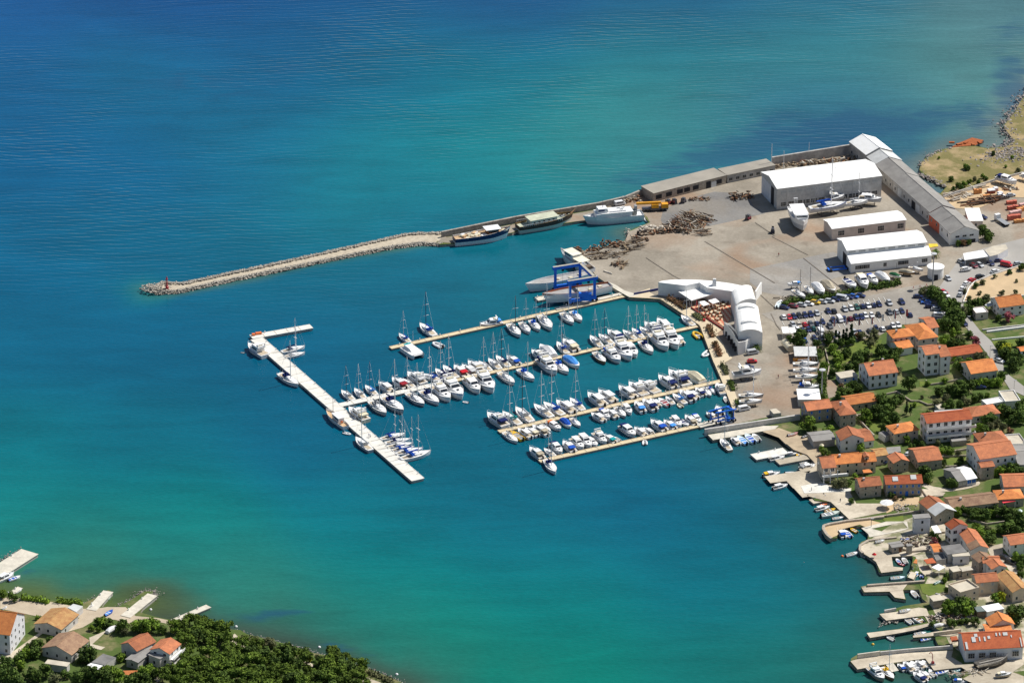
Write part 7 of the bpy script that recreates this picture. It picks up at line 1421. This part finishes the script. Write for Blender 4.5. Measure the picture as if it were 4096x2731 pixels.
TR = [('O','beside car park and lawn','180 70 1.8 b,420 700 5 b,470 780 3.5 b,760 790 3 b,1000 650 3.5 o,990 720 3 b,1120 720 3 c,1180 700 2.2 c,1262 690 2.6 c,1320 660 3 c,1360 740 3 b,1410 640 3.6 c,1240 760 3 b,1620 650 2.8 o,1830 650 3.6 o,1760 800 2.4 o,1530 660 2 h'),
 ('O','in the garden above blue shed','1060 880 3 l,1150 1010 3.6 l,1330 950 3.6 b,1180 1120 2.6 l,1500 1040 3.6 b,1620 980 4 b,1720 1020 2.6 o,1560 1090 3 b,1180 1250 3 l,1350 1230 3 b,1480 1200 3 b,1080 1330 2.6 b'),
 ('O','along the foot of the large villa','1950 900 3.6 b,2000 1000 3.4 b,2150 980 3.4 b,2200 1060 3.4 b,2060 1080 3 b,2260 950 3 b,2290 1300 2 o'),
 ('O','behind the yachts ashore','900 1200 2.6 l,800 960 2.6 b,800 1040 2.6 b,880 1380 2.2 b,870 1480 2.2 b,860 900 2.2 o'),
 ('P','in the belt beside the car park','440 60 2.6 o,520 60 2.6 o,620 50 4 b,690 110 4.4 b,760 190 3.6 b,830 240 4.2 b,900 340 4.6 b,960 290 3.6 b,1040 380 4.4 b,1080 490 4.6 b,1000 590 4.6 b,900 660 4.2 b,800 690 3.4 b,740 640 2.6 b,1150 460 3.6 o,1120 600 4 b,1050 680 3.4 b,960 480 4 b'),
 ('P','around the white annex','1290 410 3.4 b,1350 330 3.4 b,1450 300 3.4 b,1540 270 2.6 b,1600 180 3 o,1220 60 1.6 o'),
 ('P','in the garden between villa and lane','1040 850 3.6 l,1130 930 3.4 o,880 980 3.4 l,960 1020 3.4 b,1060 1040 3 b,1150 1030 3 b,1290 860 2.6 b,1395 990 2.6 r,800 980 2.4 l'),
 ('P','around the lane fork','2035 540 3 r,1880 1060 3.4 b,1950 1130 4 y,1930 1200 3.4 b,2100 1250 3.4 b,2120 1370 4.4 b,2260 1000 3 b,2240 1320 3 b,1830 550 2 b'),
 ('P','below the red-brown barn','1000 1300 2.2 l,1150 1370 3.4 b,1180 1470 3.2 b,1090 1440 2.6 b,1440 1250 2.6 o,1550 1260 2.4 o,1300 1330 2 l'),
 ('R','in the sloping vegetable gardens','390 340 4.4 b,900 480 3 b,1050 430 2.6 b,1150 480 3.6 b,1250 430 4 b,1370 400 4 b,1300 500 3 b,1560 350 2.6 l,1680 330 2.4 l,1790 340 2.6 l,1900 330 2.6 l,1950 200 3 b,1000 590 2.6 o,1080 710 3 b,1010 740 2.6 b,850 690 2.4 o,1350 640 2.6 o,1240 720 2.4 b,1500 600 2.6 b,1580 570 2.4 b,1700 560 2 l,700 350 1.6 l,980 290 2 l,600 580 1.2 o'),
 ('R','left of the vegetable gardens','80 700 4 b,240 590 3 b,170 640 3 b,30 820 3.6 b,130 950 3.4 b,20 980 3 b,340 780 2.2 c,410 800 2.2 c,700 860 2 b,640 880 2 b,470 710 1.4 l'),
 ('R','around the half-hidden house','1600 840 3.2 b,1700 950 3.4 b,1500 900 2.6 b,1800 930 3 b,1960 780 3.6 b,2080 830 3.4 b,2290 740 4.4 b,2240 900 4.4 b,2330 820 4 b,1580 1090 2.8 l,1680 1130 2.6 b,1750 1060 2.8 o,1880 1010 2.6 o,1980 1080 2.6 o,2100 970 2.6 b,2100 1130 2 h'),
 ('R','below the apartment house','340 1310 2.2 l,880 1350 1.8 o,500 1330 2.2 b,600 1370 2.2 b,430 1400 2 b,950 1440 2 b,1050 1480 2 l'),
 ('Q','around the blue-walled shed','1460 560 3.6 b,1560 560 3 b,1620 530 2.6 b,1700 420 3.2 b,1760 500 3 b,1100 620 2.2 b,1130 300 2 b,1120 400 2 b,1440 420 1.8 h,1600 410 1.8 l'),
 ('Q','behind the blue-shuttered house','2200 690 3.6 b,2260 780 3.4 b,2120 910 4 b,2220 950 3.6 b,1900 970 3.4 l,2020 950 2.6 b,1840 1000 2.6 b,1960 1120 1.6 l,2240 1190 2.6 b'),
 ('Q','in the beach garden','840 1120 4.2 l,780 1040 2.6 o,900 1200 2.8 b,1220 1240 2.8 l,1820 1530 3 l'),
 ('S','at the waterfront','1250 370 2.2 l,1210 300 1.6 l,1330 400 2 b,1450 890 3 o,1560 880 3.2 o,1650 900 2.2 b,1720 1190 1.8 b,1690 880 1.6 b,1790 770 1.6 l'),
 ('T','around the lower stone terrace','650 430 4 b,700 540 3 b,1080 600 2.8 b,1150 640 2.8 b,90 830 2 b,160 890 1.5 h,295 890 1.2 b,970 280 2.2 b,1250 250 2 b,1230 310 1.8 b,1080 110 2.4 l,960 100 2 l,1220 120 2 o,690 600 1.6 b'),
 ('T','beside the white mansion','1930 430 2.8 l,2050 400 3.4 b,2180 390 3.4 b,2120 460 2.8 l,2250 450 3 b,1850 470 2 l'),
 ('T','below the brown-roofed house','1200 1110 2.8 l,1320 1080 2.6 b,1400 1110 2.6 b,1500 1140 3 b,1600 1130 2.6 b,1680 1180 2.8 b,1850 1130 2.8 b,2000 1110 3.4 b,2150 1160 3.4 b,1600 1220 2.4 b,2100 1250 3 b,2250 1200 3.4 b,1480 1200 2.4 b,1760 1140 2.6 l'),
 ('T','in the lower right gardens','2050 1360 4 b,2180 1440 3.4 b,2280 1320 3.6 b,1500 1400 3.2 l,1620 1460 3.2 l,1460 1500 2.4 b,1720 1420 2.4 o,1800 1480 2.4 l,1950 1420 3 b'),
 ('V','behind the gabled houses','700 230 2.4 b,640 310 2.4 r,620 150 2 b,1500 170 3.4 l,1620 180 3 b,1680 250 3.2 b,1570 240 2.4 b,2200 570 3 l,2280 650 2.8 b,2240 740 2.4 b,1200 120 1.6 o,1400 120 2.4 l'),
 ('V','in the lowest village gardens','1100 1430 3.8 b,1220 1440 3.4 l,1000 1500 3.6 l,1330 1470 2.8 b,1800 1340 2.8 l,1880 1320 2.8 y,870 940 2 b,840 1000 1.8 l,890 1190 2 b,2250 900 2.2 b,1850 1270 1.8 b'),
 ('X','around the steep orange gable','480 90 3.8 l,560 60 3.2 b,640 120 3.6 b,740 60 3.4 b,850 90 3.8 l,930 60 3 b,1820 230 4.4 b,1760 150 3.4 b,1880 120 3 b,1680 120 2.4 o,1000 350 2.4 b,550 400 2.4 b,500 360 1.8 b,640 370 1.4 b,740 350 1.6 b,850 340 1.6 b,150 390 1.4 b'),
 ('N','near the landward gable','1740 310 4.2 b,1690 250 2.6 b,1790 390 2.8 b,1310 470 2.0 b,1390 470 2.0 h,1470 460 2.0 b'),
 ('N','on the bare earth plot','1680 1080 2.0 o,1590 1120 1.8 o,2100 920 2.0 b,2300 840 2.6 b,1880 1000 1.4 o,1990 1250 1.8 o,1640 1260 1.4 o,1480 1330 1.6 o,2220 1070 1.2 o,2200 1250 1.6 o,1580 1140 1.8 b'),
 ('B','on the scrub headland','1420 640 2 l,1460 670 1.8 b,1200 840 1.8 b,1300 930 2 b,1400 920 2 l,1340 980 1.8 b,1560 840 1.6 o,1700 800 1.6 l,1860 440 1.6 b,1230 1000 1.6 b,1000 510 1 l,2240 700 1.6 o,2150 500 1.2 l,1620 900 1.6 b,2050 640 1.2 l,1750 830 1.4 b,1480 880 1.6 l'),
 ('Y','along the lower left shore track','40 870 2.6 l,210 920 2.6 b,1610 1300 2.6 l,1700 1320 2.2 b,1530 1290 2.2 b,1900 1370 3.6 b,1430 1400 1.8 l,1540 1430 1.6 l'),
 ('a','around the terracotta house','590 590 3.4 l,680 610 3 b,790 580 4.4 l,840 540 3 l,960 650 2.4 b,1150 610 3.4 l,340 1080 2.2 l,680 1320 3.6 l,800 1290 3 l,860 1330 2.6 b,150 1290 2.6 l,80 1330 2.6 b,560 1400 3.4 b,700 1430 3 b,1180 1320 2.4 b,450 1450 3 b,60 1230 2 l'),
 ('Z','in the lower left corner gardens','600 880 3.4 b,700 840 3.4 b,520 960 3 l,450 990 3.2 l,340 1080 3 b,640 980 3 b,1650 980 4.2 b,1720 1060 3.4 b,1550 1090 2.6 b,1240 1370 2.6 b,100 1180 4.2 b,60 1310 4.2 b,180 1420 4 b,300 1480 4 b,560 1370 3.4 b,700 1420 3 b,850 1330 3.4 b,1000 1480 3.4 o,1450 1430 4 b,1600 1400 3.6 b,1780 1400 4.2 b,1960 1480 4 b,2200 1430 3.6 l,1930 420 2.4 l,2030 440 2.2 b,950 750 2.6 b,1020 1230 1.8 y,1650 1300 2 b,400 1220 2.6 l,2250 1080 2.2 l,1990 1290 2.4 l,2330 580 2 o')]
random.seed(33)
for t, where, s in TR:
    ee = [q.split() for q in s.split(',')]; tot = {}
    for e in ee: tot[e[3]] = tot.get(e[3],0)+1
    ee.sort(key=lambda q: float(q[0]))
    cnt = {}
    for x,y,r,ty in ee:
        r = float(r); cnt[ty] = cnt.get(ty,0)+1; p = g(t,float(x),float(y),ZL+r*.75*(1.5 if ty == 'c' else 1)); grp = TXT[ty]+'s '+where if tot[ty] > 1 else None
        if tot[ty] > 1: lab = f"{TXT[ty]}, {ORD[cnt[ty]-1]} from the left {where}"
        else: lab = f"{TXT[ty]} {where}"
        tree(ty, (p.x,p.y,ZL-.05), r*.93, lab, grp)
# palms
def palm(t, x, y, h, r, label):
    p = g(t,x,y,ZL); root = ob('palm_tree', None, None, p, label=label, cat='palm'); ob('trunk', MB().tube((0,0,0),(.1,0,h),.3,.2,8).mesh('trunk', TRUNK), root); m = MB(); rnd = random.Random(int(x))
    for i in range(34):
        a = i*2.4; el = rnd.uniform(-.5,1.3); q = [Vector((.1,0,h))]
        for k in range(1,6): d = k/5; q.append(Vector((.1+math.cos(a)*r*d*math.cos(el*.6), math.sin(a)*r*d*math.cos(el*.6), h+r*(math.sin(el)*d-.75*d*d))))
        s = Vector((-math.sin(a),math.cos(a),0))
        for k in range(5): w0 = .32*(1-k/5.5); w1 = .32*(1-(k+1)/5.5); m.quad(q[k]-s*w0,q[k+1]-s*w1,q[k+1]+s*w1,q[k]+s*w0)
    ob('crown', m.mesh('crown', LM['b']), root)
palm('L',1665,1390,2.0,3.0,'low palm tree at the foot of the vaulted marina hall'); palm('N',940,700,2.6,2.8,'palm tree between the yellow awning and guard kiosk'); palm('A',1750,1120,3.6,1.6,'slim palm against the wall of the boat hall')
# hedges
def hedge(label, s, wd, h, ty, dens=26, name='hedge'):
    p = pts(s, ZL+h*.5); m = MB(); rnd = random.Random(len(label)+int(p[0].x))
    for a,b in zip(p,p[1:]):
        L = (b-a).length; d = (b-a).normalized(); sd_ = Vector((-d.y,d.x,0))
        for i in range(int(L*dens)):
            k = rnd.random(); off = rnd.gauss(0,.42); zz = h*rnd.random()**.6*(1.15-.35*abs(off)); c = a+d*(L*k)+sd_*off*wd*.8; c.z = ZL+zz*(1+.25*math.sin(k*L*.9+a.x))
            nrm = Vector((rnd.gauss(0,1),rnd.gauss(0,1),rnd.gauss(.8,1))).normalized(); u = nrm.orthogonal().normalized(); v = nrm.cross(u); q = rnd.uniform(.2,.45); m.quad(c-u*q-v*q*.6,c+u*q-v*q*.4,c+u*q*.8+v*q*.7,c-u*q*.5+v*q*.6)
        q = sd_*wd*.32; z1 = h*.6; m.loft([[(a-q)[:2]+(ZL-.05,),(a-q)[:2]+(ZL+z1,),(a+q)[:2]+(ZL+z1,),(a+q)[:2]+(ZL-.05,)],[(b-q)[:2]+(ZL-.05,),(b-q)[:2]+(ZL+z1,),(b+q)[:2]+(ZL+z1,),(b+q)[:2]+(ZL-.05,)]], False, True)
    ob(name, m.mesh(name, LM[ty]), label=label, cat='hedge')
hedge('long dark hedge between boats ashore and the car park', 'D 500 1250,640 1180,900 1150,1300 1090,1650 1020,1900 960,2352 880,N 0 1170,200 1130,400 1085', 2.6, 1.9, 'b')
hedge('brown-green shrub bed at the waterfront below the white wing', 'L 290 540,400 600,560 710', 3.0, 1.8, 'h'); hedge('shrub bed in front of the three flagpoles', 'L 680 800,820 890', 2.6, 1.6, 'o'); hedge('reddish shrub bed on the promenade, upper one', 'L 915 975,985 1150', 2.2, 1.8, 'h'); hedge('reddish shrub bed on the promenade, lower one', 'L 1015 1250,1100 1450', 2.2, 1.8, 'h')
hedge('shrub bed on the promenade beside the big cruiser', 'K 1520 20,1600 170', 2.2, 1.7, 'o'); hedge('green shrub bed on the promenade left of tar-dark machinery', 'K 1650 280,1700 420', 2.4, 1.8, 'b'); hedge('green shrub bed by the white off-road car', 'K 1760 590,1820 700', 2.2, 1.7, 'b')
hedge('left row of green shore bushes on the lower left shore', 'Y 330 930,550 950,770 990', 2.2, 1.8, 'l'); hedge('right row of green shore bushes on the lower left shore', 'Y 890 975,1100 985,1290 1025', 2.0, 1.7, 'l'); hedge('clipped hedge in front of the large white corner house', 'Y 560 1250,720 1290', 1.4, 1.2, 'l')
hedge('climbing hedge behind the low workshop', 'T 930 350,1000 330', 1.4, 1.4, 'o'); hedge('vine pergola row below the orange-roofed grey house', 'R 1480 330,1960 310', 2.4, 1.9, 'l'); hedge('hedge strip below the hip-roofed villa', 'O 1080 800,1460 760', 1.6, 1.8, 'b'); hedge('hedge beside the storage row of yachts', 'O 860 1330,900 1530', 1.6, 2.0, 'b'); hedge('creeper hedge along the lane beside the tall white shed', 'Q 1050 200,1110 560,1150 660', 1.8, 1.8, 'b')
hedge('dark hedge row above the rust red hall garden', 'X 590 370,920 330', 1.2, 1.1, 'b'); hedge('tall green hedge row behind the brown-roofed house', 'T 1120 1100,1900 1060', 1.8, 1.8, 'b'); hedge('low scrub along the shore path in the wood', 'b 200 400,420 440,600 520', 3.0, 1.6, 'o'); hedge('coastal scrub above the shore rocks at lower middle', 'b 1930 850,2100 920,2250 990', 2.6, 1.0, 'o')
# pine wood
FP = [(q.x,q.y) for q in pts('a 1260 560,1450 560,1680 600,1800 700,1960 740,2060 900,2180 960,b 250 520,420 560,520 620,560 700,720 690,900 650,1060 690,1180 790,1260 800,1340 700,1480 660,1700 740,1730 900,1800 1000,1900 1200,-300 1200,a 900 1494,1200 1300,1340 1130,1330 900,1250 700', ZL)]
def inside(x,y,P_):
    c = False; j = len(P_)-1
    for i in range(len(P_)):
        if (P_[i][1] > y) != (P_[j][1] > y) and x < (P_[j][0]-P_[i][0])*(y-P_[i][1])/(P_[j][1]-P_[i][1])+P_[i][0]: c = not c
        j = i
    return c
random.seed(77); xs_ = [p[0] for p in FP]; ys_ = [p[1] for p in FP]; tp = []
for k in range(9000):
    x = random.uniform(min(xs_),max(xs_)); y = random.uniform(min(ys_),max(ys_))
    if inside(x,y,FP) and all((x-a)**2+(y-b)**2 > 3.75**2 for a,b in tp): tp.append((x,y))
tp.sort(key=lambda q: -q[1]); tp = tp[:290]
for i,(x,y) in enumerate(tp):
    ty = random.choice('ppppbp'); r = random.uniform(2.2,3.9); q = proj(Vector((x,y,ZL+r)))
    if q[0] < -80 or q[1] > 2860: continue
    tree(ty, (x,y,ZL-.1), r, f"{TXT[ty]} in the dense wood at the bottom of the picture", TXT[ty]+'s in the dense shore wood')
for i,(x,y,r,ty) in enumerate(((850,570,4.2,'b'),(760,540,3.2,'b'),(1100,600,3.2,'b'),(1400,690,3.4,'l'),(1600,740,3.6,'b'),(1660,810,3.8,'b'),(1850,780,3.6,'l'),(430,430,2.2,'o'),(640,480,2.4,'o'),(1245,670,1.8,'o'),(1150,690,1.4,'y'),(560,440,2.0,'o'))):
    p = g('b',x,y,ZL+r*.7); tree(ty, (p.x,p.y,ZL), r*.93, f"{TXT[ty]}, {ORD[i]} of the trees between shore path and beach", TXT[ty]+'s between shore path and beach')
dup = [k for k,v in USED.items() if v > 1]
print('dups', dup[:10]); print('objects', len(bpy.data.objects), 'labels', sum(1 for o in bpy.data.objects if o.get('label')))
for o in bpy.data.objects:
    l = o.get('label')
    if l and not 4 <= len(l.split()) <= 16: print('LEN', len(l.split()), l)
